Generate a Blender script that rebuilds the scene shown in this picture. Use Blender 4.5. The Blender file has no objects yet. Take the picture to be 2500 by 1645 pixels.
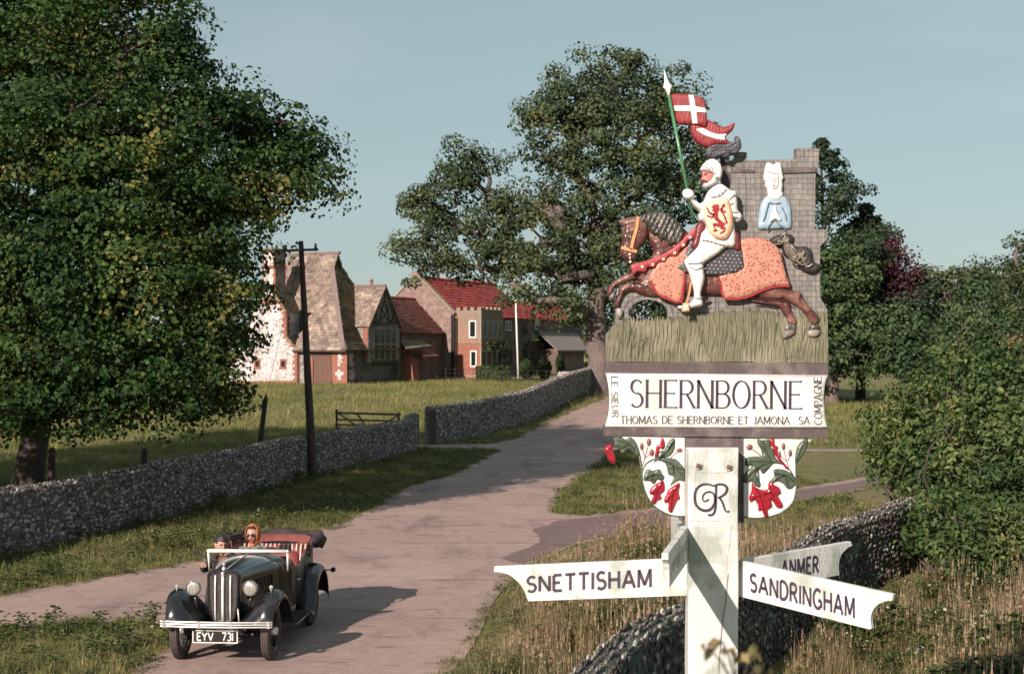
import bpy, math, random
import numpy as np
from mathutils import Vector, Matrix, noise as mnoise
from mathutils.geometry import delaunay_2d_cdt
random.seed(7); RNG = np.random.default_rng(7)
sc = bpy.context.scene
# ---------------------------------------------------------------- camera, world, sun, exposure
F, CH, HY = 3472.0, 3.6, 850.0            # focal length in photo pixels, eye height, horizon row
cd = bpy.data.cameras.new('camera'); cam = bpy.data.objects.new('camera', cd); sc.collection.objects.link(cam)
cam.location = (0, 0, CH); cam.rotation_euler = (math.radians(90), 0, 0)
cd.sensor_width = 36; cd.lens = 50; cd.shift_y = (HY - 822.5) / 2500.0
cd.clip_start = 0.1; cd.clip_end = 3000
cd.dof.use_dof = True; cd.dof.focus_distance = 9.0; cd.dof.aperture_fstop = 9.0
sc.camera = cam
SUN_EL, SUN_DIR = 26.0, Vector((-0.50, -0.866, 0)).normalized()      # horizontal direction towards the sun
wd = bpy.data.worlds.new('World'); sc.world = wd; wd.use_nodes = True
nt = wd.node_tree; nt.nodes.clear()
sky = nt.nodes.new('ShaderNodeTexSky'); sky.sky_type = 'NISHITA'; sky.sun_disc = False
sky.sun_elevation = math.radians(SUN_EL); sky.sun_rotation = math.atan2(SUN_DIR.x, SUN_DIR.y)
sky.air_density = 1.0; sky.dust_density = 0.6; sky.ozone_density = 1.5
hs = nt.nodes.new('ShaderNodeHueSaturation'); hs.inputs['Saturation'].default_value = 0.62; hs.inputs['Hue'].default_value = 0.475
tint = nt.nodes.new('ShaderNodeMix'); tint.data_type = 'RGBA'; tint.blend_type = 'MULTIPLY'; tint.inputs[0].default_value = 1.0
tint.inputs[7].default_value = (0.92, 0.98, 0.98, 1)
bg = nt.nodes.new('ShaderNodeBackground'); bg.inputs[1].default_value = 0.060
wo = nt.nodes.new('ShaderNodeOutputWorld')
nt.links.new(sky.outputs[0], hs.inputs['Color']); nt.links.new(hs.outputs[0], tint.inputs[6])
hz = nt.nodes.new('ShaderNodeMix'); hz.data_type = 'RGBA'; hz.inputs[0].default_value = 0.52; hz.inputs[7].default_value = (4.2, 5.5, 5.65, 1)   # thin even haze evens the sky out
tcw = nt.nodes.new('ShaderNodeTexCoord'); mpw = nt.nodes.new('ShaderNodeMapping'); mpw.inputs['Scale'].default_value = (2.2, 2.2, 11); nzw = nt.nodes.new('ShaderNodeTexNoise'); nzw.inputs['Scale'].default_value = 1.3; nzw.inputs['Detail'].default_value = 5
mrw = nt.nodes.new('ShaderNodeMapRange'); mrw.inputs[1].default_value = 0.5; mrw.inputs[2].default_value = 0.8; mrw.inputs[4].default_value = 0.22; clw = nt.nodes.new('ShaderNodeMix'); clw.data_type = 'RGBA'; clw.inputs[7].default_value = (8.6, 9.0, 9.4, 1)   # faint cloud streaks
nt.links.new(tcw.outputs['Generated'], mpw.inputs[0]); nt.links.new(mpw.outputs[0], nzw.inputs['Vector']); nt.links.new(nzw.outputs[0], mrw.inputs[0]); nt.links.new(mrw.outputs[0], clw.inputs[0])
nt.links.new(tint.outputs[2], hz.inputs[6]); nt.links.new(hz.outputs[2], clw.inputs[6]); nt.links.new(clw.outputs[2], bg.inputs[0]); nt.links.new(bg.outputs[0], wo.inputs[0])
sl = bpy.data.lights.new('sun', 'SUN'); sun = bpy.data.objects.new('sun', sl); sc.collection.objects.link(sun)
sl.energy = 4.8; sl.angle = math.radians(0.53); sl.color = (1.0, 0.87, 0.77)
e = math.radians(SUN_EL)
to_sun = Vector((SUN_DIR.x * math.cos(e), SUN_DIR.y * math.cos(e), math.sin(e)))
sun.rotation_euler = to_sun.to_track_quat('Z', 'Y').to_euler(); sun.location = (-20, -30, 30)
sc.view_settings.view_transform = 'Standard'; sc.view_settings.look = 'None'
sc.view_settings.exposure = 0.6; sc.view_settings.gamma = 1.0; sc.view_settings.use_curve_mapping = False
sc.cycles.max_bounces = 6; sc.cycles.diffuse_bounces = 3; sc.cycles.glossy_bounces = 3
sc.cycles.transmission_bounces = 4; sc.cycles.transparent_max_bounces = 6
sc.cycles.caustics_reflective = False; sc.cycles.caustics_refractive = False
sc.cycles.use_denoising = True
# ---------------------------------------------------------------- helpers
def P(px, py, D): return Vector(((px - 1250) / F * D, D, CH - (py - HY) / F * D))
def sstep(a, b, x):
    t = min(1, max(0, (x - a) / (b - a))); return t * t * (3 - 2 * t)
def ground_z(x, y):
    z = 1.28 * sstep(50, 90, y) * (1 - 0.9 * sstep(3.0, 14.0, x)) + 0.5 * sstep(92, 130, y) * (1 - sstep(6, 20, x))
    z += 0.35 * sstep(1.0, 5.0, x - (y - 10) * 0.5) * (1 - sstep(22, 34, y)) * sstep(2, 5, y)   # bank on the near side of the right wall
    z += 1.2 * sstep(130, 600, y)
    return z
def G(px, py):
    D = CH * F / (py - HY)
    for _ in range(6):
        x = (px - 1250) / F * D; D = (CH - ground_z(x, D)) * F / (py - HY)
    return ((px - 1250) / F * D, D)

class MB:
    def __init__(s): s.v = []; s.f = []; s.m = []
    def add(s, vs, fs, mi=0):
        o = len(s.v); s.v.extend([tuple(v) for v in vs]); s.f.extend([tuple(i + o for i in f) for f in fs]); s.m.extend([mi] * len(fs)); return s
    def box(s, c, d, M=None, mi=0):
        hx, hy, hz = d[0] / 2, d[1] / 2, d[2] / 2
        vs = [Vector((x * hx, y * hy, z * hz)) for x in (-1, 1) for y in (-1, 1) for z in (-1, 1)]
        c = Vector(c)
        vs = [((M @ v) if M else v) + c for v in vs]
        return s.add(vs, [(0, 1, 3, 2), (4, 6, 7, 5), (0, 4, 5, 1), (2, 3, 7, 6), (0, 2, 6, 4), (1, 5, 7, 3)], mi)
    def hexa(s, p, mi=0):   # 8 points: bottom loop 0-3, top loop 4-7
        return s.add(p, [(3, 2, 1, 0), (4, 5, 6, 7), (0, 1, 5, 4), (1, 2, 6, 5), (2, 3, 7, 6), (3, 0, 4, 7)], mi)
    def prism(s, poly, off, mi=0):   # poly: 3D points, off: vector
        n = len(poly); off = Vector(off); a = [Vector(p) for p in poly]
        return s.add(a + [p + off for p in a], [tuple(range(n))[::-1], tuple(range(n, 2 * n))] + [(i, (i + 1) % n, n + (i + 1) % n, n + i) for i in range(n)], mi)
    def tube(s, pts, rad, n=8, mi=0, caps=True):
        pts = [Vector(p) for p in pts]
        if not isinstance(rad, (list, tuple)): rad = [rad] * len(pts)
        vs = []; fs = []; ref = None
        for i, p in enumerate(pts):
            d = (pts[min(i + 1, len(pts) - 1)] - pts[max(i - 1, 0)])
            if d.length < 1e-9: d = Vector((0, 0, 1))
            d.normalize()
            if ref is None: ref = Vector((1, 0, 0)) if abs(d.x) < .8 else Vector((0, 1, 0))
            a = d.cross(ref).normalized(); b = d.cross(a).normalized(); ref = -b if False else b.cross(d) * 1.0
            ref = ref if ref.length > 1e-6 else Vector((0, 0, 1)); ref = a.cross(d)
            for k in range(n):
                t = 2 * math.pi * k / n; vs.append(p + (a * math.cos(t) + b * math.sin(t)) * rad[i])
        for i in range(len(pts) - 1):
            for k in range(n):
                k2 = (k + 1) % n; fs.append((i * n + k, i * n + k2, (i + 1) * n + k2, (i + 1) * n + k))
        if caps: fs.append(tuple(range(n))[::-1]); fs.append(tuple((len(pts) - 1) * n + k for k in range(n)))
        return s.add(vs, fs, mi)
    def lathe(s, prof, c, axis='z', n=24, mi=0, M=None):  # prof: (r, h)
        vs = []; fs = []; c = Vector(c)
        for r, h in prof:
            for k in range(n):
                t = 2 * math.pi * k / n
                if axis == 'z': v = Vector((r * math.cos(t), r * math.sin(t), h))
                elif axis == 'x': v = Vector((h, r * math.cos(t), r * math.sin(t)))
                else: v = Vector((r * math.cos(t), h, r * math.sin(t)))
                vs.append(((M @ v) if M else v) + c)
        for i in range(len(prof) - 1):
            for k in range(n):
                k2 = (k + 1) % n; fs.append((i * n + k, i * n + k2, (i + 1) * n + k2, (i + 1) * n + k))
        return s.add(vs, fs, mi)
    def ball(s, c, r, n=12, m=8, mi=0, M=None):
        vs = []; fs = []; c = Vector(c)
        if not isinstance(r, (tuple, list)): r = (r, r, r)
        for i in range(m + 1):
            ph = math.pi * i / m
            for k in range(n):
                t = 2 * math.pi * k / n
                v = Vector((r[0] * math.sin(ph) * math.cos(t), r[1] * math.sin(ph) * math.sin(t), r[2] * math.cos(ph)))
                vs.append(((M @ v) if M else v) + c)
        for i in range(m):
            for k in range(n):
                k2 = (k + 1) % n; fs.append((i * n + k, (i + 1) * n + k, (i + 1) * n + k2, i * n + k2))
        return s.add(vs, fs, mi)
    def build(s, name, mats, parent=None, smooth=False, local=False, bevel=0):
        me = bpy.data.meshes.new(name)
        off = ORG.get(parent.name if parent else '', Vector((0, 0, 0))) if not local else Vector((0, 0, 0))
        me.from_pydata([(v[0] - off[0], v[1] - off[1], v[2] - off[2]) for v in s.v], [], s.f)
        if not isinstance(mats, (list, tuple)): mats = [mats]
        for m_ in mats: me.materials.append(m_)
        if len(mats) > 1: me.polygons.foreach_set('material_index', s.m)
        if smooth: me.polygons.foreach_set('use_smooth', [True] * len(s.f))
        me.update()
        o = bpy.data.objects.new(name, me); sc.collection.objects.link(o)
        if parent: o.parent = parent; ORG[o.name] = off
        if bevel:
            b = o.modifiers.new('bevel', 'BEVEL'); b.width = bevel; b.segments = 2; b.limit_method = 'ANGLE'; b.angle_limit = math.radians(35)
        return o
ORG = {}
def fixn(o):   # make normals consistent
    import bmesh
    bm = bmesh.new(); bm.from_mesh(o.data); bmesh.ops.recalc_face_normals(bm, faces=bm.faces); bm.to_mesh(o.data); bm.free(); return o
def tag(o, label=None, cat=None, group=None, kind=None):
    if label: o['label'] = label
    if cat: o['category'] = cat
    if group: o['group'] = group
    if kind: o['kind'] = kind
    return o
def thing(name, label, cat, loc=(0, 0, 0), rz=0, group=None):
    o = bpy.data.objects.new(name, None); sc.collection.objects.link(o); o.location = loc; o.rotation_euler = (0, 0, rz)
    o.empty_display_size = 0.2
    ORG[o.name] = Vector(loc); return tag(o, label, cat, group)
def npmesh(name, verts, faces, mats, parent=None, smooth=False, mi=None, local=False):
    """fast mesh: faces an (n,k) int array"""
    off = np.array(ORG.get(parent.name if parent else '', (0, 0, 0)), float) if not local else 0
    verts = np.asarray(verts, dtype=np.float32) - off; faces = np.asarray(faces, dtype=np.int32)
    me = bpy.data.meshes.new(name); me.vertices.add(len(verts)); me.vertices.foreach_set('co', verts.astype(np.float32).ravel())
    k = faces.shape[1]; me.loops.add(faces.size); me.loops.foreach_set('vertex_index', faces.ravel())
    me.polygons.add(len(faces)); me.polygons.foreach_set('loop_start', np.arange(0, faces.size, k, dtype=np.int32))
    if not isinstance(mats, (list, tuple)): mats = [mats]
    for m_ in mats: me.materials.append(m_)
    if mi is not None: me.polygons.foreach_set('material_index', np.asarray(mi, dtype=np.int32))
    if smooth: me.polygons.foreach_set('use_smooth', np.ones(len(faces), dtype=bool))
    me.update(calc_edges=True); me.validate()
    o = bpy.data.objects.new(name, me); sc.collection.objects.link(o)
    if parent: o.parent = parent; ORG[o.name] = Vector(off) if parent.name in ORG and not local else Vector((0, 0, 0))
    return o
# ---------------------------------------------------------------- materials
def newmat(name):
    m = bpy.data.materials.new(name); m.use_nodes = True; t = m.node_tree; b = t.nodes['Principled BSDF']; return m, t, b
def nd(t, typ, **kw):
    n = t.nodes.new(typ)
    for k, v in kw.items(): setattr(n, k, v)
    return n
def pmat(name, c1, c2=None, scale=6, rough=0.7, bump=0.0, bscale=None, metal=0, island=0.0, spec=0.5, stretch=(1, 1, 1), detail=6, c3=None, s3=1.5, contrast=(0.35, 0.65), inst=0.0, hue=0.0, trans=0.0, coat=0):
    m, t, b = newmat(name); L = t.links
    b.inputs['Roughness'].default_value = rough; b.inputs['Metallic'].default_value = metal; b.inputs['Specular IOR Level'].default_value = spec
    if coat: b.inputs['Coat Weight'].default_value = coat; b.inputs['Coat Roughness'].default_value = 0.08
    tc = nd(t, 'ShaderNodeTexCoord'); mp = nd(t, 'ShaderNodeMapping'); mp.inputs['Scale'].default_value = stretch
    L.new(tc.outputs['Object'], mp.inputs[0])
    col = None
    if c2 is None: c2 = tuple(x * 0.8 for x in c1)
    n1 = nd(t, 'ShaderNodeTexNoise'); n1.inputs['Scale'].default_value = scale; n1.inputs['Detail'].default_value = detail; n1.inputs['Roughness'].default_value = 0.65
    L.new(mp.outputs[0], n1.inputs['Vector'])
    r = nd(t, 'ShaderNodeMapRange'); r.inputs[1].default_value = contrast[0]; r.inputs[2].default_value = contrast[1]; L.new(n1.outputs[0], r.inputs[0])
    mx = nd(t, 'ShaderNodeMix', data_type='RGBA'); mx.inputs[6].default_value = (*c1, 1); mx.inputs[7].default_value = (*c2, 1); L.new(r.outputs[0], mx.inputs[0])
    col = mx.outputs[2]
    if c3 is not None:
        n3 = nd(t, 'ShaderNodeTexNoise'); n3.inputs['Scale'].default_value = s3; n3.inputs['Detail'].default_value = 4; L.new(tc.outputs['Object'], n3.inputs['Vector'])
        r3 = nd(t, 'ShaderNodeMapRange'); r3.inputs[1].default_value = 0.5; r3.inputs[2].default_value = 0.62; L.new(n3.outputs[0], r3.inputs[0])
        m3 = nd(t, 'ShaderNodeMix', data_type='RGBA'); L.new(r3.outputs[0], m3.inputs[0]); L.new(col, m3.inputs[6]); m3.inputs[7].default_value = (*c3, 1); col = m3.outputs[2]
    for amt, src in ((island, 'geo'), (inst, 'obj')):
        if not amt: continue
        g = nd(t, 'ShaderNodeNewGeometry') if src == 'geo' else nd(t, 'ShaderNodeObjectInfo')
        out = g.outputs['Random Per Island'] if src == 'geo' else g.outputs['Random']
        hsn = nd(t, 'ShaderNodeHueSaturation'); L.new(col, hsn.inputs['Color'])
        mr = nd(t, 'ShaderNodeMapRange'); mr.inputs[3].default_value = 1 - amt; mr.inputs[4].default_value = 1 + amt; L.new(out, mr.inputs[0]); L.new(mr.outputs[0], hsn.inputs['Value'])
        if hue:
            ma = nd(t, 'ShaderNodeMath', operation='MULTIPLY'); ma.inputs[1].default_value = 7.31; L.new(out, ma.inputs[0])
            fr = nd(t, 'ShaderNodeMath', operation='FRACT'); L.new(ma.outputs[0], fr.inputs[0])
            mh = nd(t, 'ShaderNodeMapRange'); mh.inputs[3].default_value = 0.5 - hue; mh.inputs[4].default_value = 0.5 + hue; L.new(fr.outputs[0], mh.inputs[0]); L.new(mh.outputs[0], hsn.inputs['Hue'])
        col = hsn.outputs[0]
    L.new(col, b.inputs['Base Color'])
    if bump:
        nb = nd(t, 'ShaderNodeTexNoise'); nb.inputs['Scale'].default_value = bscale or scale * 4; nb.inputs['Detail'].default_value = 8; L.new(mp.outputs[0], nb.inputs['Vector'])
        bu = nd(t, 'ShaderNodeBump'); bu.inputs['Strength'].default_value = min(1, bump); bu.inputs['Distance'].default_value = 0.02; L.new(nb.outputs[0], bu.inputs['Height']); L.new(bu.outputs[0], b.inputs['Normal'])
    if trans:
        tr = nd(t, 'ShaderNodeBsdfTranslucent'); L.new(col, tr.inputs[0]); ms = nd(t, 'ShaderNodeMixShader'); ms.inputs[0].default_value = trans
        out = t.nodes['Material Output']; L.new(b.outputs[0], ms.inputs[1]); L.new(tr.outputs[0], ms.inputs[2]); L.new(ms.outputs[0], out.inputs[0])
    m['_col'] = 1
    return m
def leafmat(name, cols, trans=0.3, rough=0.45, clump=1.1):
    """leaf colour: per-leaf random pick among colours, plus clump-scale variation of kind"""
    m, t, b = newmat(name); L = t.links
    b.inputs['Roughness'].default_value = max(rough, .6); b.inputs['Specular IOR Level'].default_value = 0.2
    g = nd(t, 'ShaderNodeNewGeometry'); cr = nd(t, 'ShaderNodeValToRGB'); cr.color_ramp.interpolation = 'CONSTANT'
    el = cr.color_ramp.elements
    while len(el) < len(cols): el.new(0.5)
    acc = 0
    for i, (c, w) in enumerate(cols): el[i].position = min(acc, 0.999); el[i].color = (*c, 1); acc += w
    tc = nd(t, 'ShaderNodeTexCoord'); n = nd(t, 'ShaderNodeTexNoise'); n.inputs['Scale'].default_value = clump; n.inputs['Detail'].default_value = 3; L.new(tc.outputs['Object'], n.inputs['Vector'])
    ad = nd(t, 'ShaderNodeMath', operation='MULTIPLY_ADD'); L.new(n.outputs[0], ad.inputs[0]); ad.inputs[1].default_value = 1.9; ad.inputs[2].default_value = -0.72
    a2 = nd(t, 'ShaderNodeMath', operation='ADD', use_clamp=True); sc_ = nd(t, 'ShaderNodeMath', operation='MULTIPLY'); sc_.inputs[1].default_value = .6; L.new(g.outputs['Random Per Island'], sc_.inputs[0]); L.new(sc_.outputs[0], a2.inputs[0]); L.new(ad.outputs[0], a2.inputs[1]); L.new(a2.outputs[0], cr.inputs[0])
    hsn = nd(t, 'ShaderNodeHueSaturation'); L.new(cr.outputs[0], hsn.inputs['Color'])
    mu = nd(t, 'ShaderNodeMath', operation='MULTIPLY'); mu.inputs[1].default_value = 13.7; L.new(g.outputs['Random Per Island'], mu.inputs[0])
    fr = nd(t, 'ShaderNodeMath', operation='FRACT'); L.new(mu.outputs[0], fr.inputs[0])
    mr = nd(t, 'ShaderNodeMapRange'); mr.inputs[3].default_value = 0.7; mr.inputs[4].default_value = 1.3; L.new(fr.outputs[0], mr.inputs[0]); L.new(mr.outputs[0], hsn.inputs['Value'])
    L.new(hsn.outputs[0], b.inputs['Base Color'])
    tr = nd(t, 'ShaderNodeBsdfTranslucent'); L.new(hsn.outputs[0], tr.inputs[0]); ms = nd(t, 'ShaderNodeMixShader'); ms.inputs[0].default_value = trans
    L.new(b.outputs[0], ms.inputs[1]); L.new(tr.outputs[0], ms.inputs[2]); L.new(ms.outputs[0], t.nodes['Material Output'].inputs[0])
    return m
# ---------------------------------------------------------------- planar outline tools
def smooth_poly(pts, sub=4, closed=True, sharp=()):
    n = len(pts); out = []
    rng = range(n) if closed else range(n - 1)
    for i in rng:
        p0 = pts[(i - 1) % n] if closed or i > 0 else pts[i]; p1 = pts[i]; p2 = pts[(i + 1) % n]; p3 = pts[(i + 2) % n] if closed or i + 2 < n else pts[(i + 1) % n]
        for k in range(sub):
            t = k / sub
            f = lambda a, b, c, d: 0.5 * ((2 * b) + (-a + c) * t + (2 * a - 5 * b + 4 * c - d) * t * t + (-a + 3 * b - 3 * c + d) * t ** 3)
            out.append((f(p0[0], p1[0], p2[0], p3[0]), f(p0[1], p1[1], p2[1], p3[1])))
    if not closed: out.append(pts[-1])
    return out
def in_poly(x, y, poly):
    x = np.asarray(x, float); y = np.asarray(y, float); c = np.zeros(x.shape, bool); n = len(poly); j = n - 1
    for i in range(n):
        xi, yi = poly[i][:2]; xj, yj = poly[j][:2]
        if yi != yj: c ^= ((yi > y) != (yj > y)) & (x < (xj - xi) * (y - yi) / (yj - yi) + xi)
        j = i
    return c
def dist_poly(x, y, poly):
    d = np.full(np.shape(x), 1e9); n = len(poly)
    for i in range(n):
        ax, ay = poly[i][:2]; bx, by = poly[(i + 1) % n][:2]; dx, dy = bx - ax, by - ay; l2 = dx * dx + dy * dy + 1e-12
        t = np.clip(((x - ax) * dx + (y - ay) * dy) / l2, 0, 1); d = np.minimum(d, np.hypot(x - ax - t * dx, y - ay - t * dy))
    return d
def cdt(outline, holes=(), step=None):
    """triangulate polygon with holes and interior grid points -> pts, tris, loops"""
    pts = [Vector(p[:2]) for p in outline]; edges = [(i, (i + 1) % len(outline)) for i in range(len(outline))]; loops = [list(range(len(outline)))]
    for h in holes:
        o = len(pts); pts += [Vector(p[:2]) for p in h]; edges += [(o + i, o + (i + 1) % len(h)) for i in range(len(h))]; loops.append(list(range(o, o + len(h))))
    if step:
        xs = [p[0] for p in outline]; ys = [p[1] for p in outline]
        gx, gy = np.meshgrid(np.arange(min(xs) + step / 2, max(xs), step), np.arange(min(ys) + step / 2, max(ys), step))
        gx = gx + (np.arange(gx.shape[0]) % 2)[:, None] * step / 2
        gx = gx.ravel(); gy = gy.ravel(); ok = in_poly(gx, gy, outline) & (dist_poly(gx, gy, outline) > step * 0.45)
        for h in holes: ok &= ~in_poly(gx, gy, h) & (dist_poly(gx, gy, h) > step * 0.45)
        pts += [Vector((a, b)) for a, b in zip(gx[ok], gy[ok])]
    r = delaunay_2d_cdt(pts, edges, [], 0, 1e-7)
    V, E, T, ov = r[0], r[1], r[2], r[3]
    vx = np.array([v[:] for v in V]); tri = np.array([t for t in T if len(t) == 3])
    c = vx[tri].mean(axis=1); ok = in_poly(c[:, 0], c[:, 1], outline)
    for h in holes: ok &= ~in_poly(c[:, 0], c[:, 1], h)
    tri = tri[ok]
    a = vx[tri]; area = (a[:, 1, 0] - a[:, 0, 0]) * (a[:, 2, 1] - a[:, 0, 1]) - (a[:, 1, 1] - a[:, 0, 1]) * (a[:, 2, 0] - a[:, 0, 0])
    tri[area < 0] = tri[area < 0][:, ::-1]
    return vx, tri
def relief(mb, outline, D, edge=0.006, bulge=0.0, rad=8, step=None, mp=None, back=None, holes=(), mi=0, sm=3, fn=None):
    """carved relief: outline in photo pixels at depth D; front rises towards the camera by `edge` at the rim and edge+bulge inside.
    mp(px,py,h) -> world point, h metres towards the camera."""
    if sm: outline = smooth_poly(outline, sm)
    if mp is None: mp = lambda x, y, h: P(x, y, D) + Vector((0, -h, 0))
    if bulge and step is None: step = max(2.5, rad / 3)
    vx, tri = cdt(outline, holes, step)
    h = np.full(len(vx), edge)
    if bulge:
        d = dist_poly(vx[:, 0], vx[:, 1], outline)
        for ho in holes: d = np.minimum(d, dist_poly(vx[:, 0], vx[:, 1], ho))
        t = np.clip(d / rad, 0, 1); h = edge + .86 * bulge * np.sqrt(1 - (1 - t) ** 2)
    if fn is not None: h = h + fn(vx[:, 0], vx[:, 1]) * (np.clip(dist_poly(vx[:, 0], vx[:, 1], outline) / 3, 0, 1))
    front = [mp(a, b, c) for (a, b), c in zip(vx, h)]
    bk = 0.0 if back is None else back
    n = len(vx); vs = front + [mp(a, b, bk) for a, b in vx]
    cnt = {}
    for t_ in tri:
        for i in range(3):
            e_ = (int(t_[i]), int(t_[(i + 1) % 3])); cnt[e_] = cnt.get(e_, 0) + 1
    fs = [tuple(int(q) for q in t_) for t_ in tri] + [tuple(int(q) + n for q in t_[::-1]) for t_ in tri]
    for (a, b) in cnt:
        if (b, a) not in cnt: fs.append((b, a, a + n, b + n))
    mb.add(vs, fs, mi); return mb
def ribbon_outline(pts, w, sm=3, taper=False):
    if sm and len(pts) > 2: pts = smooth_poly(pts, sm, closed=False)
    L_, R_ = [], []
    for i, p in enumerate(pts):
        a = pts[max(i - 1, 0)]; b = pts[min(i + 1, len(pts) - 1)]; dx, dy = b[0] - a[0], b[1] - a[1]; l = math.hypot(dx, dy) + 1e-9
        ww = w if not callable(w) else w(i / (len(pts) - 1))
        L_.append((p[0] - dy / l * ww / 2, p[1] + dx / l * ww / 2)); R_.append((p[0] + dy / l * ww / 2, p[1] - dx / l * ww / 2))
    return L_ + R_[::-1]
def ribbon(mb, pts, w, mp, h0, h1, sm=3, mi=0):
    """raised stroke as a strip with sides; mp(x,y,h)"""
    o = ribbon_outline(pts, w, sm); n = len(o) // 2
    L_, R_ = o[:n], o[n:][::-1]
    vs = []
    for a, b in zip(L_, R_): vs += [mp(a[0], a[1], h0), mp(a[0], a[1], h1), mp(b[0], b[1], h1), mp(b[0], b[1], h0)]
    fs = []
    for i in range(n - 1):
        q = i * 4; r = q + 4
        fs += [(q + 1, q + 2, r + 2, r + 1), (q, q + 1, r + 1, r), (q + 2, q + 3, r + 3, r + 2)]
    fs += [(0, 3, 2, 1), (4 * n - 4, 4 * n - 3, 4 * n - 2, 4 * n - 1)]
    mb.add(vs, fs, mi)
# ---------------------------------------------------------------- stroke lettering, unit cell: x 0..w, y 0 (foot) .. 1 (top)
def arc(cx, cy, rx, ry, a0, a1, n=9):
    return [(cx + rx * math.cos(math.radians(a0 + (a1 - a0) * i / n)), cy + ry * math.sin(math.radians(a0 + (a1 - a0) * i / n))) for i in range(n + 1)]
GL = {
 'A': (.78, [[(0, 0), (.39, 1)], [(.39, 1), (.78, 0)], [(.14, .33), (.64, .33)]]),
 'B': (.6, [[(0.03, 0), (0.03, 1)], [(.03, 1), (.3, 1)] + arc(.3, .76, .25, .24, 90, -90) + [(.03, .52)], [(.03, .52), (.3, .52)] + arc(.32, .26, .28, .26, 90, -90) + [(.03, 0)]]),
 'C': (.72, [arc(.4, .5, .38, .5, 50, 310, 14)]),
 'D': (.68, [[(.03, 0), (.03, 1)], [(.03, 1), (.25, 1)] + arc(.25, .5, .42, .5, 90, -90, 12) + [(.03, 0)]]),
 'E': (.56, [[(.03, 0), (.03, 1)], [(.03, 1), (.54, 1)], [(.03, .52), (.44, .52)], [(.03, 0), (.56, 0)]]),
 'G': (.76, [arc(.4, .5, .38, .5, 50, 325, 14), [(.74, .42), (.74, .08)], [(.45, .42), (.74, .42)]]),
 'H': (.68, [[(.03, 0), (.03, 1)], [(.65, 0), (.65, 1)], [(.03, .52), (.65, .52)]]),
 'I': (.08, [[(.04, 0), (.04, 1)]]),
 'J': (.36, [[(.32, 1), (.32, .22)] + arc(.14, .2, .18, .2, 0, -120, 6)]),
 'K': (.66, [[(.03, 0), (.03, 1)], [(.62, 1), (.03, .42)], [(.22, .6), (.66, 0)]]),
 'L': (.52, [[(.03, 1), (.03, 0)], [(.03, 0), (.52, 0)]]),
 'M': (.86, [[(.04, 0), (.06, 1)], [(.06, 1), (.43, .12)], [(.43, .12), (.8, 1)], [(.8, 1), (.82, 0)]]),
 'N': (.7, [[(.03, 0), (.03, 1)], [(.03, 1), (.67, 0)], [(.67, 0), (.67, 1)]]),
 'O': (.78, [arc(.39, .5, .37, .5, 90, 450, 20)]),
 'P': (.58, [[(.03, 0), (.03, 1)], [(.03, 1), (.3, 1)] + arc(.3, .74, .26, .26, 90, -90) + [(.03, .48)]]),
 'R': (.64, [[(.03, 0), (.03, 1)], [(.03, 1), (.3, 1)] + arc(.3, .75, .26, .25, 90, -90) + [(.03, .5)], [(.3, .5), (.64, 0)]]),
 'S': (.58, [arc(.3, .75, .25, .25, 35, 250, 9) + arc(.29, .26, .27, .26, 75, -145, 9)]),
 'T': (.66, [[(.33, 0), (.33, 1)], [(0, 1), (.66, 1)]]),
 'U': (.68, [[(.04, 1), (.04, .32)] + arc(.34, .32, .3, .32, 180, 360, 10) + [(.64, 1)]]),
 'V': (.7, [[(0, 1), (.35, 0)], [(.35, 0), (.7, 1)]]),
 'Y': (.7, [[(0, 1), (.35, .48)], [(.7, 1), (.35, .48)], [(.35, .48), (.35, 0)]]),
 '7': (.55, [[(0, 1), (.55, 1)], [(.55, 1), (.18, 0)]]),
 '3': (.52, [arc(.24, .75, .25, .25, 140, -80, 9), arc(.24, .27, .27, .27, 80, -140, 9)]),
 '1': (.1, [[(.05, 0), (.05, 1)]]),
 ' ': (.4, []),
}
def text(mb, s, mp, thick, thin=None, gap=0.2, serif=0.0, h0=0.0, h1=0.002, width=1.0, total=None, slant=0):
    """letters laid out from u=0; mp(u,v,h) maps unit cells (letter height = 1) to the world. total: stretch text to this many letter heights"""
    w = sum(GL[c][0] * width for c in s) + gap * (len(s) - 1)
    k = (total / w) if total else 1.0
    u = 0
    for c in s:
        gw, strokes = GL[c]
        for st in strokes:
            q = [((u + x * width) * k + slant * y, y) for x, y in st]
            if thin is not None:
                n_ = len(q)
                def ww(t, q=q, n_=n_):
                    i = min(n_ - 2, int(t * (n_ - 1))); dx, dy = q[i + 1][0] - q[i][0], q[i + 1][1] - q[i][1]; l = math.hypot(dx, dy) + 1e-9
                    return thin + (thick - thin) * abs(dy / l) ** 1.5
            else: ww = thick
            ribbon(mb, q, ww, mp, h0, h1, sm=0)
            if serif and len(st) == 2:
                for (x, y), e in ((q[0], st[0]), (q[1], st[1])):
                    dx, dy = abs(q[1][0] - q[0][0]), abs(q[1][1] - q[0][1])
                    if dy > dx and (y < .02 or y > .98): ribbon(mb, [(x - serif, y), (x + serif, y)], thin or thick * .6, mp, h0, h1 + .0002, sm=0)
                    if dx > dy: ribbon(mb, [(q[1][0], y - serif * .6), (q[1][0], y + serif * .6)], thin or thick * .6, mp, h0, h1 + .0002, sm=0) ; break
        u += gw * width + gap
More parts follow.
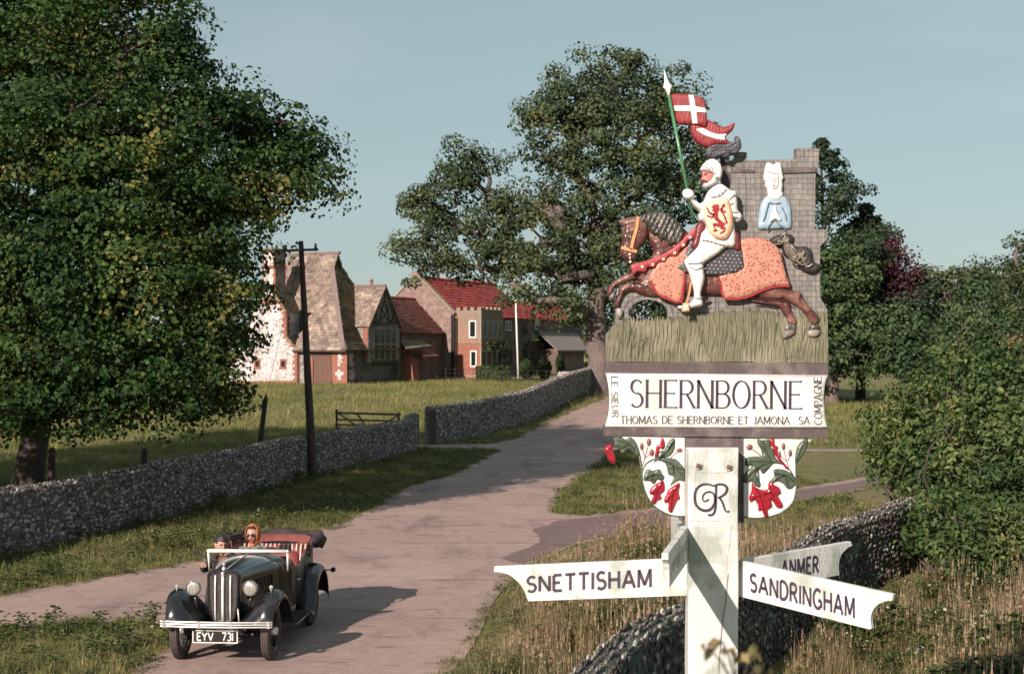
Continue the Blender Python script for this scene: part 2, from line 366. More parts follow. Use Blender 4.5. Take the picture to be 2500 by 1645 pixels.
# ================================================================ terrain and roads
def grid_axis(a, b, fine0, fine1, fs, cs):
    o = [a]; x = a
    while x < b:
        s = fs if fine0 <= x <= fine1 else min(cs, fs + (abs(x - (fine0 if x < fine0 else fine1))) * 0.12)
        x += s; o.append(min(x, b))
    return np.array(o)
def terrain():
    xs = grid_axis(-700, 700, -14, 16, .5, 60); ys = grid_axis(-80, 1600, 3, 60, .5, 80)
    X, Y = np.meshgrid(xs, ys); Z = np.vectorize(ground_z)(X, Y)
    v = np.stack([X.ravel(), Y.ravel(), Z.ravel()], 1); nx = len(xs); i = np.arange(len(ys) - 1)[:, None] * nx + np.arange(nx - 1)[None, :]; i = i.ravel()
    return v, np.stack([i, i + 1, i + nx + 1, i + nx], 1)
def ground_material():
    m, t, b = newmat('turf_soil'); L = t.links; tc = nd(t, 'ShaderNodeTexCoord')
    def nz(s, d=6, r=.6):
        n = nd(t, 'ShaderNodeTexNoise'); n.inputs['Scale'].default_value = s; n.inputs['Detail'].default_value = d; n.inputs['Roughness'].default_value = r; L.new(tc.outputs['Object'], n.inputs['Vector']); return n.outputs[0]
    def rng(s, a, b_):
        r = nd(t, 'ShaderNodeMapRange'); r.inputs[1].default_value = a; r.inputs[2].default_value = b_; L.new(s, r.inputs[0]); return r.outputs[0]
    def mix(f, a, b_):
        x = nd(t, 'ShaderNodeMix', data_type='RGBA'); L.new(f, x.inputs[0])
        for k, c in ((6, a), (7, b_)):
            if isinstance(c, tuple): x.inputs[k].default_value = (*c, 1)
            else: L.new(c, x.inputs[k])
        return x.outputs[2]
    c = mix(rng(nz(.35, 5), .38, .6), (.17, .175, .065), (.26, .22, .10))
    c = mix(rng(nz(2.5, 8, .7), .4, .65), c, (.085, .09, .038))
    c = mix(rng(nz(.12, 4), .5, .68), c, (.20, .165, .09))
    c = mix(rng(nz(14, 6, .8), .5, .72), c, (.22, .19, .10))
    L.new(c, b.inputs['Base Color']); b.inputs['Roughness'].default_value = .95; b.inputs['Specular IOR Level'].default_value = .15
    bu = nd(t, 'ShaderNodeBump'); bu.inputs['Strength'].default_value = .9; bu.inputs['Distance'].default_value = .08; L.new(nz(9, 10, .75), bu.inputs['Height']); L.new(bu.outputs[0], b.inputs['Normal']); return m
v, f = terrain(); ground = npmesh('ground', v, f, ground_material(), smooth=True); tag(ground, kind='structure')
ROAD = [(-60, 5), (-25, 15), (-12, 19), (-7.45, 20.7), (-6.9, 21.6), (-5.6, 23.6), (-3.9, 27.8), (-3.34, 30.6), (-2.7, 37.3), (-1.75, 40.4), (-.6, 49.4), (-1.2, 50.6), (-3.0, 51.0), (-5.5, 52.2), (-5.0, 54.0), (-2.9, 52.7), (-.9, 53.2), (.1, 55.5), (.86, 59.5), (2.6, 67), (4.9, 76), (6.8, 92), (10.5, 120), (17, 160),
        (21, 160), (14.5, 120), (10.6, 90), (8.2, 72), (5.6, 58), (3.3, 47.5), (2.9, 44.8), (1.57, 37), (.95, 32.2), (1.05, 31.0), (1.6, 30.6), (3.0, 32), (6, 35), (9.7, 39.5), (16, 45.3), (30, 54), (60, 66),
        (60, 62), (30, 50), (16, 42), (9.3, 36.6), (3.2, 28.4), (1.1, 26), (.1, 22.7), (-.24, 20.2), (-.47, 17.2), (-.68, 15.7), (-1.0, 13), (-1.5, 10), (-2.2, 5), (-3, -40), (-7, -40),
        (-4.6, 5), (-4.2, 12), (-4.2, 16), (-4.15, 17.6), (-4.4, 18.25), (-5.0, 18.75), (-6.55, 18.3), (-12, 16.2), (-25, 12), (-60, 1)]
def wobble(poly, amp=.10, step=.35):
    o = []; n = len(poly)
    for i in range(n):
        a, b = Vector(poly[i]), Vector(poly[(i + 1) % n]); l = (b - a).length; k = max(1, int(l / step)) if 8 < (a.y + b.y) / 2 < 95 and abs(a.x) < 20 else max(1, int(l / 4))
        for j in range(k):
            p = a.lerp(b, j / k); w = amp * (.4 + p.y / 60)
            nx = mnoise.noise(Vector((p.x * 1.3, p.y * 1.3, 3))) + .5 * mnoise.noise(Vector((p.x * 4, p.y * 4, 9)))
            ny = mnoise.noise(Vector((p.x * 1.3, p.y * 1.3, 13)))
            o.append((p.x + nx * w, p.y + ny * w))
    return o
ROADP = wobble(ROAD)
def sheet(name, poly, dz, mat_, step=.8):
    vx, tri = cdt(poly, step=step)
    v = np.column_stack([vx, [ground_z(a, b) + dz for a, b in vx]]); o = npmesh(name, v, tri, mat_, smooth=True); return tag(o, kind='structure')
def road_material():
    m, t, b = newmat('worn_tarmac'); L = t.links; tc = nd(t, 'ShaderNodeTexCoord')
    def nz(s, d=6, r=.6, st=None):
        n = nd(t, 'ShaderNodeTexNoise'); n.inputs['Scale'].default_value = s; n.inputs['Detail'].default_value = d; n.inputs['Roughness'].default_value = r
        if st: mp = nd(t, 'ShaderNodeMapping'); mp.inputs['Scale'].default_value = st[:3]; mp.inputs['Rotation'].default_value = (0, 0, st[3]); L.new(tc.outputs['Object'], mp.inputs[0]); L.new(mp.outputs[0], n.inputs['Vector'])
        else: L.new(tc.outputs['Object'], n.inputs['Vector'])
        return n.outputs[0]
    def rng(s, a, b_, lo=0, hi=1):
        r = nd(t, 'ShaderNodeMapRange'); r.inputs[1].default_value = a; r.inputs[2].default_value = b_; r.inputs[3].default_value = lo; r.inputs[4].default_value = hi; L.new(s, r.inputs[0]); return r.outputs[0]
    def mix(f, a, b_, bt='MIX'):
        x = nd(t, 'ShaderNodeMix', data_type='RGBA', blend_type=bt)
        if isinstance(f, (int, float)): x.inputs[0].default_value = f
        else: L.new(f, x.inputs[0])
        for k, c in ((6, a), (7, b_)):
            if isinstance(c, tuple): x.inputs[k].default_value = (*c, 1)
            else: L.new(c, x.inputs[k])
        return x.outputs[2]
    c = mix(rng(nz(.5, 6, .65), .35, .65), (.51, .355, .305), (.42, .29, .255))
    c = mix(rng(nz(.9, 7, .7, (1, .35, 1, .3)), .52, .66), c, (.20, .14, .135))          # darker worn streaks
    c = mix(rng(nz(2.2, 6, .7, (.6, 2.2, 1, .15)), .60, .68), c, (.15, .11, .11))        # stains across the road
    c = mix(rng(nz(.3, 4, .5), .54, .7), c, (.54, .39, .335))
    c = mix(rng(nz(3.2, 8, .8), .30, .75, 0, .6), c, (.26, .185, .17))
    c = mix(rng(nz(9, 6, .85), .42, .62, 0, .42), c, (.24, .165, .155))
    c = mix(rng(nz(1.4, 8, .75, (.5, 1.6, 1, .2)), .56, .60, 0, .8), c, (.19, .135, .13))
    c = mix(rng(nz(60, 3, .8), .3, .7, .0, .42), c, (.17, .12, .115))                      # chippings
    L.new(c, b.inputs['Base Color']); b.inputs['Roughness'].default_value = .88; b.inputs['Specular IOR Level'].default_value = .25
    bu = nd(t, 'ShaderNodeBump'); bu.inputs['Strength'].default_value = .5; bu.inputs['Distance'].default_value = .012; L.new(nz(45, 6, .8), bu.inputs['Height'])
    b2 = nd(t, 'ShaderNodeBump'); b2.inputs['Strength'].default_value = .3; b2.inputs['Distance'].default_value = .06; L.new(nz(2.5, 5, .6), b2.inputs['Height']); L.new(bu.outputs[0], b2.inputs['Normal']); L.new(b2.outputs[0], b.inputs['Normal']); return m
M_road = road_material()
road = sheet('road', ROADP, .012, M_road)
M_patch = pmat('dark_resurfaced_tarmac', (.15, .10, .10), (.20, .135, .13), 1.5, .85, .35, 40, stretch=(.6, 2.2, 1), spec=.25)
sheet('road_repair', wobble([(-.2, 24.3), (.55, 26.3), (.45, 28.2), (1.0, 29.6), (2.2, 30.6), (3.2, 31.5), (6.2, 34.6), (9.6, 38.7), (15.5, 44.2), (16, 42.8), (9.4, 37.2), (3.4, 29.0), (1.2, 26.5), (.2, 23.6)], .12), .018, M_patch)
M_track = pmat('pale_gravel', (.30, .23, .19), (.23, .18, .15), 3, .95, .5, 30)
sheet('side_track', wobble([(5.4, 50.2), (12, 49.5), (30, 50), (60, 55), (60, 56.5), (30, 51.3), (12, 50.5), (5.6, 51.6)], .08), .010, M_track)
sheet('garden_path', wobble([(-6, 93.5), (0, 90.5), (3.2, 87), (3.8, 88), (1, 92), (-5.5, 95)], .1), .03, M_track)
# ================================================================ flint walls
import bmesh
def blob_variants(n, seed=1):
    out = []
    r = random.Random(seed)
    for k in range(n):
        bm = bmesh.new(); bmesh.ops.create_icosphere(bm, subdivisions=1, radius=1)
        for v_ in bm.verts:
            v_.co *= r.uniform(.70, 1.2); v_.co.z *= .82; v_.co.y = math.copysign(abs(v_.co.y) ** .6 * .8, v_.co.y) if abs(v_.co.y) > .3 else v_.co.y
        bm.verts.ensure_lookup_table(); V = np.array([v_.co[:] for v_ in bm.verts]); Fc = np.array([[q.index for q in f_.verts] for f_ in bm.faces]); bm.free(); out.append((V, Fc))
    return out
BLOBS = blob_variants(7)
def stone_ramp(name, cols, src, bump=.5):
    m, t, b = newmat(name); L = t.links
    g = nd(t, 'ShaderNodeNewGeometry') if src == 'geo' else nd(t, 'ShaderNodeObjectInfo'); out = g.outputs['Random Per Island'] if src == 'geo' else g.outputs['Random']
    cr = nd(t, 'ShaderNodeValToRGB'); el = cr.color_ramp.elements
    while len(el) < len(cols): el.new(.5)
    for i, c in enumerate(cols): el[i].position = c[1]; el[i].color = (*c[0], 1)
    L.new(out, cr.inputs[0]); tc = nd(t, 'ShaderNodeNewGeometry'); n = nd(t, 'ShaderNodeTexNoise'); n.inputs['Scale'].default_value = 26; n.inputs['Detail'].default_value = 5; L.new(tc.outputs['Position'], n.inputs['Vector'])
    r = nd(t, 'ShaderNodeMapRange'); r.inputs[1].default_value = .35; r.inputs[2].default_value = .65; r.inputs[3].default_value = .55; r.inputs[4].default_value = 1.3; L.new(n.outputs[0], r.inputs[0])
    mx = nd(t, 'ShaderNodeMix', data_type='RGBA', blend_type='MULTIPLY'); mx.inputs[0].default_value = 1; L.new(cr.outputs[0], mx.inputs[6]); L.new(r.outputs[0], mx.inputs[7]); L.new(mx.outputs[2], b.inputs['Base Color'])
    b.inputs['Roughness'].default_value = .8; b.inputs['Specular IOR Level'].default_value = .3
    bu = nd(t, 'ShaderNodeBump'); bu.inputs['Strength'].default_value = bump; bu.inputs['Distance'].default_value = .01; L.new(n.outputs[0], bu.inputs['Height']); L.new(bu.outputs[0], b.inputs['Normal']); return m
FL_COL = [((.10, .08, .08), 0), ((.20, .165, .16), .3), ((.34, .29, .27), .6), ((.44, .39, .36), .85), ((.54, .50, .46), 1)]
FR_COL = [((.05, .038, .036), 0), ((.10, .075, .07), .4), ((.19, .145, .125), .7), ((.17, .22, .18), .87), ((.36, .33, .27), 1)]
FT_COL = [((.06, .05, .05), 0), ((.15, .125, .115), .45), ((.30, .27, .23), .85), ((.50, .46, .40), 1)]
M_mortar = pmat('wall_mortar', (.15, .125, .118), (.10, .082, .078), 6, .95, .6, 30)
M_mortar2 = pmat('old_dark_mortar', (.07, .055, .055), (.045, .038, .036), 6, .95, .6, 30, c3=(.08, .10, .08), s3=3)
def sample_path(path, step):
    pts = [Vector(p) for p in path]; seg = [(pts[i + 1] - pts[i]).length for i in range(len(pts) - 1)]; T = sum(seg)
    def at(s):
        s = max(0, min(T, s)); i = 0
        while i < len(seg) - 1 and s > seg[i]: s -= seg[i]; i += 1
        d = (pts[i + 1] - pts[i]).normalized(); return pts[i] + d * s, d
    return at, T
def flint_wall(name, label, path, height, thick, size, side, cols, top_cols, mortar, group, hfun=None, nparts=300, cap=None, seed=1, near_first=True, course=False):
    at, T = sample_path(path, 1); r = random.Random(seed)
    p0, _ = at(0); root = thing(name, label, 'wall', (p0.x, p0.y, ground_z(p0.x, p0.y)), 0, group)
    H = hfun or (lambda s: height)
    # core
    mb = MB(); N = max(4, int(T / .6)); rings = []
    for i in range(N + 1):
        s = T * i / N; p, d = at(s); n = Vector((d.y, -d.x)); z0 = ground_z(p.x, p.y) - .25; h = ground_z(p.x, p.y) + H(s) - .03
        rings.append([Vector((*(p + n * thick / 2), z0)), Vector((*(p + n * thick / 2), h)), Vector((*(p + n * thick * .25), h + .05)), Vector((*(p - n * thick * .25), h + .05)), Vector((*(p - n * thick / 2), h)), Vector((*(p - n * thick / 2), z0))])
    vs = [q for rg_ in rings for q in rg_]; fs = []
    for i in range(N):
        for k in range(6): fs.append((6 * i + k, 6 * i + (k + 1) % 6, 6 * i + 6 + (k + 1) % 6, 6 * i + 6 + k))
    fs += [tuple(range(6)), tuple(range(6 * N + 5, 6 * N - 1, -1))]
    mb.add(vs, fs); core = fixn(mb.build('mortar_core', mortar, root))
    stones = []   # pos, scale(3), rotz, tilt, kind
    def put(s, z, off_side, sz, kind, flat=1.0):
        p, d = at(s); n = Vector((d.y, -d.x)) * side
        q = p + n * off_side; stones.append((q.x, q.y, z, sz * r.uniform(.8, 1.45), sz * r.uniform(.28, .42), sz * flat * r.uniform(.75, 1.1), math.atan2(d.y, d.x), r.uniform(-.5, .5), kind, s))
    s = 0
    rows_step = size * .78
    hmax = max(H(T * i / 20) for i in range(21))
    for j in range(int(hmax / rows_step) + 1):
        z = (j + .35) * rows_step; s = r.uniform(0, size)
        while s < T:
            hh = H(s)
            if z < hh - .02:
                p, d = at(s); put(s, ground_z(p.x, p.y) + z + r.uniform(-.25, .25) * size, thick / 2 + .004 + r.uniform(-.012, .014), size * .5 * r.uniform(.7, 1.25), 0)
            s += size * r.uniform(.8, 1.25)
    for lane in (.44, .22, 0, -.22, -.44):      # top stones
        s = r.uniform(0, size)
        while s < T:
            p, d = at(s); put(s, ground_z(p.x, p.y) + H(s) + (-.005 if abs(lane) > .3 else .03) + r.uniform(-.02, .022), thick * lane, size * .5 * r.uniform(.8, 1.35), 1, .8)
            s += size * r.uniform(.85, 1.3)
    for s_, sg in ((0, -1), (T, 1)):     # ends
        z = .05
        while z < H(s_):
            for k in range(max(2, int(thick / size))):
                p, d = at(s_); n = Vector((d.y, -d.x)); q = p + d * sg * .01 + n * (thick * ((k + .5) / max(2, int(thick / size)) - .5))
                stones.append((q.x, q.y, ground_z(q.x, q.y) + z + r.uniform(-.02, .02), size * .3, size * .5 * r.uniform(.8, 1.1), size * .42, math.atan2(d.y, d.x), 0, 0, s_))
            z += rows_step
    # nearest (largest in the photo, inside the frame) become pieces of their own
    def vis(st):
        x, y, z = st[:3]; px = 1250 + F * x / y; py = HY - F * (z - CH) / y
        return y if (-20 < px < 2520 and py < 1670) else 1e6 + y
    order = sorted(range(len(stones)), key=lambda i: vis(stones[i])); first = set(order[:nparts])
    mo = [stone_ramp(name + '_stone', cols, 'obj'), stone_ramp(name + '_top_stone', top_cols, 'obj')]
    mg = [stone_ramp(name + '_stones', cols, 'geo'), stone_ramp(name + '_top_stones', top_cols, 'geo')]
    meshes = {}
    org = ORG[root.name]
    AV, AF, AM, o = [], [], [], 0
    for i, st in enumerate(stones):
        k = i % len(BLOBS); V, Fc = BLOBS[k]; x, y, z, a, b_, c_, rz, tl, kind, s_ = st
        if i in first:
            if (k, kind) not in meshes:
                me = bpy.data.meshes.new('flint'); me.from_pydata(V.tolist(), [], Fc.tolist()); me.materials.append(mo[kind]); meshes[(k, kind)] = me
            ob = bpy.data.objects.new('flint', meshes[(k, kind)]); sc.collection.objects.link(ob); ob.parent = root
            ob.location = Vector((x, y, z)) - org; ob.scale = (a, b_, c_); ob.rotation_euler = (0, tl, rz)
        else:
            ct, st_ = math.cos(tl), math.sin(tl); W = V * (a, b_, c_); W = np.column_stack([W[:, 0] * ct + W[:, 2] * st_, W[:, 1], -W[:, 0] * st_ + W[:, 2] * ct])
            cz, sz = math.cos(rz), math.sin(rz); W = np.column_stack([W[:, 0] * cz - W[:, 1] * sz + x, W[:, 0] * sz + W[:, 1] * cz + y, W[:, 2] + z])
            AV.append(W); AF.append(Fc + o); AM += [kind] * len(Fc); o += len(V)
    if AV: tag(npmesh('flint_facing', np.concatenate(AV), np.concatenate(AF), mg, root, mi=AM), kind='stuff')
    return root
WL = [(-10.4, 15.5), (-9.6, 20), (-8.8, 24.5), (-8.1, 26.65), (-7.45, 30), (-6.9, 33), (-5.75, 39.5), (-4.5, 44.2), (-3.25, 50)]
WL = [(x - .2, y) for x, y in WL]
LW = flint_wall('flint_wall', 'long low flint wall beside the telegraph pole, ending at the field entrance', WL, 1.10, .38, .112, 1, FL_COL, FL_COL, M_mortar, 'flint walls along the lane', hfun=lambda s: 1.10 + .22 * sstep(34.0, 35.6, s) - .35 * sstep(36.6, 37.0, s) + .02 * math.sin(s * .9), seed=2)
b2 = [G(1060, 1083), G(1130, 1074), G(1222, 1052), G(1300, 1033), G(1355, 1018), G(1450, 992)]
b2 = [(x - .2, y) for x, y in b2]
RW2 = flint_wall('flint_wall', 'flint wall between the field entrance and the big tree, running up the lane', b2, 1.35, .38, .13, 1, FL_COL, FL_COL, M_mortar, 'flint walls along the lane', seed=5)
WR = [(-.6, 8.4), (-.15, 9.4), (.4, 10.9), (.81, 12.2), (1.2, 13.1), (1.75, 14.2), (3.43, 17.9), (4.67, 20.6), (5.7, 22.2), (6.5, 23.6), (8.2, 26.5)]
WR = [(x + .12, y - .05) for x, y in WR]
RW = flint_wall('flint_wall', 'dark lichen-covered flint wall behind the white fingerpost among tall grass', WR, 1.10, .30, .092, 1, FR_COL, FT_COL, M_mortar2, 'flint walls along the lane', seed=9, hfun=lambda s: 1.08 + .025 * math.sin(s * 1.7))
b3 = [G(1455, 975), (8.8, 92)]
flint_wall('flint_wall', 'short sunlit flint wall at the foot of the big tree', [(2.9, 84.0), (3.7, 83.0), (4.5, 82.2)], .95, .5, .16, 1, [((.3, .26, .25), 0), ((.55, .5, .48), 1)], [((.3, .26, .25), 0), ((.6, .55, .52), 1)], M_mortar, 'flint walls along the lane', nparts=0, seed=11)
# ================================================================ telegraph pole, stay, stakes, gate
M_wood = pmat('dark_creosoted_wood', (.045, .028, .026), (.08, .05, .045), 5, .75, .4, 30, stretch=(4, 4, .4))
M_oldwood = pmat('old_grey_wood', (.10, .075, .068), (.06, .045, .042), 6, .85, .4, 30, stretch=(3, 3, .6))
M_iron = pmat('dark_iron', (.03, .028, .03), (.05, .045, .045), 10, .5, metal=.4)
M_ceram = pmat('brown_ceramic', (.05, .025, .02), None, 5, .2)
pb_, pt_ = P(765, 1166, 39.7), P(734.5, 589, 39.9); pb_.z = -.2
tp = thing('telegraph_pole', 'tall dark wooden telegraph pole with one crossarm, leaning slightly left beside the flint wall', 'telegraph pole', (pb_.x, pb_.y, 0))
mb = MB(); N = 14; mb.tube([pb_.lerp(pt_, i / N) for i in range(N + 1)], [.135 - .065 * (i / N) ** .9 for i in range(N + 1)], 14); mb.build('pole', M_wood, tp, smooth=True)
ca, cb = P(690, 612.5, 39.75), P(777, 609, 39.75)
mb = MB(); d_ = (cb - ca); M_ = Matrix.Rotation(-math.atan2(d_.z, d_.x), 3, 'Y'); mb.box((ca + cb) / 2, (d_.length, .07, .065), M_); xa = mb.build('crossarm', M_wood, tp)
for px_, py_ in ((698, 613), (770.5, 610)):
    q = P(px_, py_, 39.75); mb = MB(); mb.lathe([(0, -.16), (.008, -.16), (.008, .05)], q, 'z', 8); mb.lathe([(.016, .03), (.036, .05), (.040, .09), (.022, .11), (.034, .13), (.03, .17), (.012, .185), (0, .185)], q, 'z', 12); mb.build('insulator', M_ceram, tp, smooth=True)
sk0, sk1 = P(626, 1100, 42.5), P(650, 961, 42.3); sk0.z = ground_z(sk0.x, sk0.y) - .1
sk = thing('stay_stake', 'dark leaning stake behind the wall holding the stay wire', 'stake', (sk0.x, sk0.y, 0))
mb = MB(); mb.tube([sk0, sk0.lerp(sk1, .5), sk0.lerp(sk1, .93), sk1], [.085, .08, .07, .01], 8); mb.build('stake_post', M_wood, sk, smooth=False)
w0, w1 = P(706, 700, 40.2), sk1 - Vector((0, 0, .05))
mb = MB(); mb.tube([w1, w1.lerp(P(700, 760, 40.3), .5), P(702, 745, 40.3), P(733, 625, 39.9)], .007, 5); tag(mb.build('stay_wire', M_iron), 'thin stay wire running from the pole down to the leaning stake', 'wire')
mb = MB(); mb.tube([P(728, 640, 39.78), P(722, 665, 39.7), P(716, 700, 39.7), P(727, 735, 39.75)], .008, 5); mb.build('drop_wire', M_iron, tp)
for (px_, pt, pbm, D, lab) in ((125, 1092, 1180, 33.5, 'dark stake in the shade behind the wall, nearest the left edge'), (351, 1094, 1140, 38.0, 'dark stake in the shade behind the wall, left of the telegraph pole')):
    q = P(px_, pt, D); zg = ground_z(q.x, q.y); mb = MB(); h_ = q.z - zg + .2
    mb.tube([(q.x, q.y, zg - .2), (q.x + .01, q.y, zg + h_ * .6), (q.x + .02, q.y, q.z - .06), (q.x + .02, q.y, q.z)], [.095, .09, .085, .06], 7); tag(mb.build('fence_stake', M_wood), lab, 'stake', 'stakes in the shade under the big tree')
# open field gate
g0, g1 = P(822, 1018, 56.0), P(978, 1020, 54.6); zg = ground_z(g0.x, g0.y)
gate = thing('field_gate', 'open wooden field gate with diagonal braces behind the end of the wall', 'gate', (g0.x, g0.y, zg))
def plank(a, b, w, t, name, parent, mat_=M_wood):
    a, b = Vector(a), Vector(b); d = b - a; q = d.to_track_quat('X', 'Z').to_matrix(); mb = MB(); mb.box((a + b) / 2, (d.length, t, w), q); return mb.build(name, mat_, parent)
top_z = 1.02 + zg
for k, h in enumerate((.98, .72, .52, .34, .16)):
    plank((g0.x, g0.y, zg + h), (g1.x, g1.y, zg + h), .085 if k == 0 else .07, .03, 'rail', gate)
dv = (Vector((g1.x, g1.y, 0)) - Vector((g0.x, g0.y, 0)))
for u in (0, .97): plank((g0.x + dv.x * u, g0.y + dv.y * u, zg + .08), (g0.x + dv.x * u, g0.y + dv.y * u, zg + (1.12 if u == 0 else 1.05)), .09, .06, 'stile', gate)
for u0, u1 in ((.02, .5), (.5, .98)):
    zz = (.98, .2) if u0 < .1 else (.2, .98)
    plank((g0.x + dv.x * u0, g0.y + dv.y * u0 - .03, zg + zz[0]), (g0.x + dv.x * u1, g0.y + dv.y * u1 - .03, zg + zz[1]), .06, .02, 'brace', gate)
plank((g0.x + dv.x * .3, g0.y - .03, zg + .98), (g0.x + dv.x * .5, g0.y - .035, zg + .2), .06, .02, 'brace', gate)
gp = P(1056, 1000, 52.9); mb = MB(); zg = ground_z(gp.x, gp.y); mb.tube([(gp.x, gp.y, zg - .2), (gp.x, gp.y, zg + 1.25), (gp.x, gp.y, zg + 1.33)], [.15, .14, .10], 9); tag(mb.build('gatepost', M_wood), 'thick dark wooden gatepost at the start of the second wall', 'gatepost')
# ================================================================ trees
def rand_unit(n, r): 
    v = r.normal(size=(n, 3)); return v / np.linalg.norm(v, axis=1, keepdims=True)
def leaves_mesh(name, centres, normals, size, mat_, parent, r, fold=.25, asp=.75):
    """two-triangle kite leaves"""
    n = len(centres); size = size * r.uniform(.65, 1.3, n)[:, None]
    up = r.normal(size=(n, 3)); t = np.cross(normals, up); t /= np.linalg.norm(t, axis=1, keepdims=True) + 1e-9; b = np.cross(normals, t)
    L = size * .5; W = size * .5 * asp
    c = centres
    p0 = c - t * L; p2 = c + t * L; p1 = c + b * W + normals * size * fold * .3 + t * L * .15; p3 = c - b * W + normals * size * fold * .3 + t * L * .15
    v = np.stack([p0, p1, p2, p3], 1).reshape(-1, 3); i = np.arange(n) * 4
    f = np.concatenate([np.stack([i, i + 1, i + 2], 1), np.stack([i, i + 2, i + 3], 1)])
    return npmesh(name, v, f, mat_, parent)
def crown_points(lobes, r, clump_n, leaf_n, cl_frac=.22, shell=.5, zflat=.75, cmin=.0, cs=None):
    """lobes: (centre Vector, radius tuple) -> leaf centres, normals, clump centres"""
    C, Nn, CC = [], [], []
    for li, (c, rad) in enumerate(lobes):
        c = np.array(c[:]); rad = np.array(rad); k = max(4, int(clump_n * (np.prod(rad) ** (2 / 3)) ))
        d = rand_unit(k, r); u = shell + (1 - shell) * r.random(k) ** .6; cc = c + d * rad * u[:, None] * (1 + .16 * r.normal(size=k))[:, None]
        CC.append(cc); cr = (cs if cs else cl_frac * rad.mean()) * r.uniform(.65, 1.4, k)
        m = leaf_n
        dd = rand_unit(k * m, r).reshape(k, m, 3); uu = (.35 + .65 * r.random((k, m)) ** .5)[..., None]
        off = dd * uu * cr[:, None, None]; off[..., 2] *= zflat
        pts = cc[:, None, :] + off
        out = dd * .9 + d[:, None, :] * .5 + r.normal(size=(k, m, 3)) * .55; out[..., 2] += .45
        C.append(pts.reshape(-1, 3)); Nn.append(out.reshape(-1, 3))
    C = np.concatenate(C); Nn = np.concatenate(Nn); Nn /= np.linalg.norm(Nn, axis=1, keepdims=True); return C, Nn, CC
def limb(mb, a, b, ra, rb, r, n=7, bend=.12, seg=6):
    a, b = Vector(a), Vector(b); d = b - a; pts = []; rs = []; off = Vector((r.normal(), r.normal(), abs(r.normal()) * .6)) * d.length * bend
    for i in range(seg + 1):
        t = i / seg; pts.append(a.lerp(b, t) + off * math.sin(math.pi * t) + Vector((r.normal(), r.normal(), r.normal())) * d.length * .012 * (0 < i < seg)); rs.append(ra + (rb - ra) * t)
    mb.tube(pts, rs, n); return pts
def make_tree(name, label, base, trunk_top, tr, lobes, leaf, leafm, barkm, clump_n, leaf_n, seed, group=None, cat='tree', twigs=10, cs=None, zflat=.75, shell=.5, asp=.75, forks=None, twig_r=.25):
    r = np.random.default_rng(seed); base = Vector(base); tt = Vector(trunk_top)
    root = thing(name, label, cat, tuple(base), 0, group)
    C, Nn, CC = crown_points(lobes, r, clump_n, leaf_n, shell=shell, zflat=zflat, cs=cs)
    mb = MB()
    N = 8; pts = [base + Vector((0, 0, -.3))] + [base.lerp(tt, i / N) + Vector((r.normal(), r.normal(), 0)) * tr * .12 * (i > 0) for i in range(N + 1)]
    rad = [tr * 1.5] + [tr * (1.25 if i == 0 else 1 - .45 * i / N) for i in range(N + 1)]
    mb.tube(pts, rad, 14)
    nodes = [(pts[q], 0.0, None) for q in range(max(2, N * 5 // 10), N + 2)]; order = sorted(range(len(lobes)), key=lambda q: (Vector(lobes[q][0][:]) - pts[-1]).length)
    for q in order:
        c = Vector(lobes[q][0][:]); cc = CC[q]
        best = min(nodes, key=lambda n_: (n_[0] - c).length + .55 * n_[1] + (2.5 if n_[0].z > c.z + .5 else 0)); s = best[0]; dl = best[1] + (c - s).length
        ra = min(tr * .42, max(.05, tr * .5 / (1 + best[1] * .16))); rb = max(.03, min(ra * .6, tr * .5 / (1 + dl * .22)))
        lp_ = limb(mb, s, c, ra, rb, r, 8); nodes.append((c, dl, None)); nodes.append((lp_[3], best[1] + (c - s).length * .5, None))
        for k in range(min(twigs, len(cc))):
            e = Vector(cc[int(r.integers(len(cc)))]); q2 = lp_[int(r.integers(3, len(lp_)))]; limb(mb, q2, e, rb * .55, .008, r, 5, .1, 4)
    mb.build('trunk', barkm, root, smooth=True)
    tag(leaves_mesh('crown', C, Nn, leaf, leafm, root, r, asp=asp), None)
    return root
M_bark = pmat('tree_bark', (.045, .034, .03), (.08, .06, .05), 3, .9, 1.0, 14, stretch=(3, 3, .5))
M_bark2 = pmat('grey_brown_bark', (.16, .12, .105), (.10, .075, .068), 2.5, .9, 1.0, 10, stretch=(3, 3, .5))
ML_maple = leafmat('sycamore_leaves', [((.018, .042, .014), .36), ((.036, .074, .018), .30), ((.065, .105, .024), .19), ((.12, .135, .034), .12), ((.20, .17, .045), .03)], .30, clump=.55)
ML_oak = leafmat('oak_leaves', [((.035, .055, .028), .4), ((.062, .085, .038), .35), ((.095, .12, .046), .22), ((.14, .13, .05), .03)], .22, clump=.4)
ML_pine = leafmat('dark_conifer_foliage', [((.022, .040, .024), .5), ((.035, .055, .028), .35), ((.055, .072, .032), .15)], .1, clump=.5)
ML_lime = leafmat('mid_green_leaves', [((.032, .060, .028), .35), ((.058, .095, .038), .4), ((.10, .135, .048), .25)], .22, clump=.4)
ML_copper = leafmat('copper_beech_leaves', [((.045, .014, .022), .5), ((.075, .022, .03), .35), ((.10, .035, .04), .15)], .2, clump=.6)
ML_bush = leafmat('elder_leaves', [((.040, .070, .026), .3), ((.070, .11, .036), .35), ((.12, .155, .05), .25), ((.20, .19, .07), .1)], .3, clump=.8)
def LB(px, py, D, rpx, fx=1, fy=1, fz=1):
    R_ = rpx * D / F; return (P(px, py, D), (R_ * fx, R_ * fy, R_ * fz))
